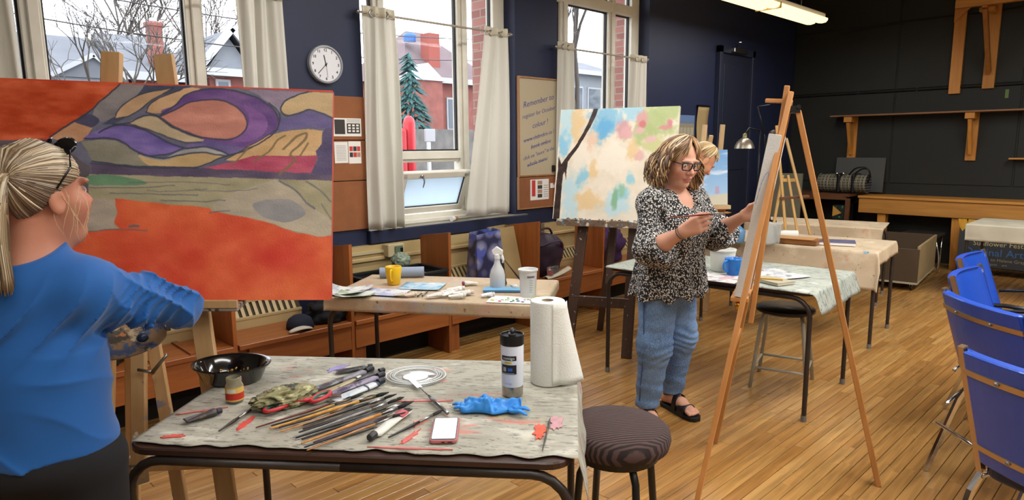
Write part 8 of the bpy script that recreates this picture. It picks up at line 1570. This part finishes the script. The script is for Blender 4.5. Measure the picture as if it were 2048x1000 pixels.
# ================================================================== grey-haired painter behind
p3 = thing('person', 'grey-blond woman bending towards the small seascape, half hidden behind the spotted blouse', 'person', (4.45, 2.92, 0), world=True)
HB3 = hbasis((0.86, -0.5), math.radians(48), math.radians(4)); HC3 = np.array([4.50, 2.60, 1.405])
F = Fld((4.15, 2.42, -0.01), (4.90, 3.12, 1.56), 0.006); L3 = head_sdf(F, HC3, HB3, 1.0)
NB = np.array([4.43, 2.70, 1.27]); PV = np.array([4.43, 2.93, 0.88])
F.cone(L3(0, -0.03, -0.06), NB, 0.05, 0.055, 0.03); F.cone(NB + np.array([0, 0.03, -0.08]), PV, 0.11, 0.13, 0.05)
for q in (-1, 1):
    sh = NB + np.array([0.08 * q, 0.14 * q * -1 * -1 * 0.6, -0.05]); el = sh + np.array([0.06, 0.02, -0.24]); wr = el + np.array([0.2, -0.03, 0.02]); F.cone(NB + np.array([0, 0.02, -0.06]), sh, 0.06, 0.05, 0.04); F.cone(sh, el, 0.045, 0.04, 0.03); F.cone(el, wr, 0.04, 0.026, 0.02); hand_sdf(F, wr, (0.95, -0.1, 0.0), (0, 0, 1), (0, -q, 0), 1.0)
    hip = PV + np.array([0.02, 0.08 * q, -0.05]); an = np.array([4.44, 2.93 + 0.1 * q, 0.09]); F.cone(hip, (hip + an) / 2, 0.085, 0.06, 0.04); F.cone((hip + an) / 2, an, 0.058, 0.038, 0.03); F.cone(an, an + np.array([0.15, -0.04, -0.045]), 0.04, 0.03, 0.02)
P, Q = F.mesh(); C = head_colors(P, skin_cols(P, (206, 146, 112)), HC3, HB3); np_obj('body', P, Q, SKIN, p3, C)
T = Fld((4.15, 2.50, 0.80), (4.90, 3.14, 1.36), 0.008); T.cone(NB + np.array([0, 0.03, -0.08]), PV, 0.125, 0.15, 0.05)
for q in (-1, 1): sh = NB + np.array([0.08 * q, 0.14 * q * 0.6, -0.05]); el = sh + np.array([0.06, 0.02, -0.24]); wr = el + np.array([0.15, -0.02, 0.015]); T.cone(NB + np.array([0, 0.02, -0.06]), sh, 0.075, 0.065, 0.04); T.cone(sh, el, 0.06, 0.055, 0.03); T.cone(el, wr, 0.055, 0.042, 0.03)
P, Q = T.mesh(); np_obj('grey_top', P, Q, pm('grey knit', '#8d8f90', 0.9, var=0.1), p3)
J = Fld((4.2, 2.66, 0.06), (4.70, 3.2, 0.95), 0.009); J.ell(PV + np.array([0, 0, -0.04]), (0.15, 0.16, 0.11), 0.04)
for q in (-1, 1): hip = PV + np.array([0.02, 0.08 * q, -0.05]); an = np.array([4.44, 2.93 + 0.1 * q, 0.09]); J.cone(hip, (hip + an) / 2, 0.1, 0.075, 0.04); J.cone((hip + an) / 2, an, 0.072, 0.055, 0.03)
P, Q = J.mesh(); np_obj('dark_trousers', P, Q, pm('dark grey trousers', '#2a2b30', 0.9), p3)
for q in (-1, 1): MB().prism(rrect(0.26, 0.09, 0.04), 0.0, 0.055, Matrix.Translation((4.5, 2.93 + 0.1 * q - 0.02, 0)) @ Matrix.Rotation(-0.2, 4, 'Z')).build('shoe', BLACKP, p3, bevel=0.018, seg=2)
rn = random.Random(9); PAL3 = [(214, 190, 146), (226, 210, 176), (190, 160, 112), (204, 176, 128), (176, 146, 100)]; paths = []; H3 = V(HC3); B3 = Matrix([list(r) for r in HB3]); h3 = lambda x, y, z: H3 + B3 @ V(x, y, z)
for k in range(330):
    az = rn.uniform(-math.pi, math.pi); end = 6 if abs(az) > 0.75 else 34; r0 = rn.uniform(0, 0.014); low = rn.uniform(-22, 12) if abs(az) > 1.2 else rn.uniform(20, 38); pts = []
    for i in range(9): t = i / 8; el = math.radians(85 - (85 - low) * t); a_ = az + 0.25 * t * (1 if az > 0 else -1); pts.append(h3((0.079 + r0) * math.cos(el) * math.sin(a_), -0.012 + (0.099 + r0) * math.cos(el) * math.cos(a_), 0.03 + (0.091 + r0) * math.sin(el)))
    paths.append((pts, rn.uniform(0.005, 0.009), shade_pick(rn, PAL3)))
strands('hair', p3, paths)
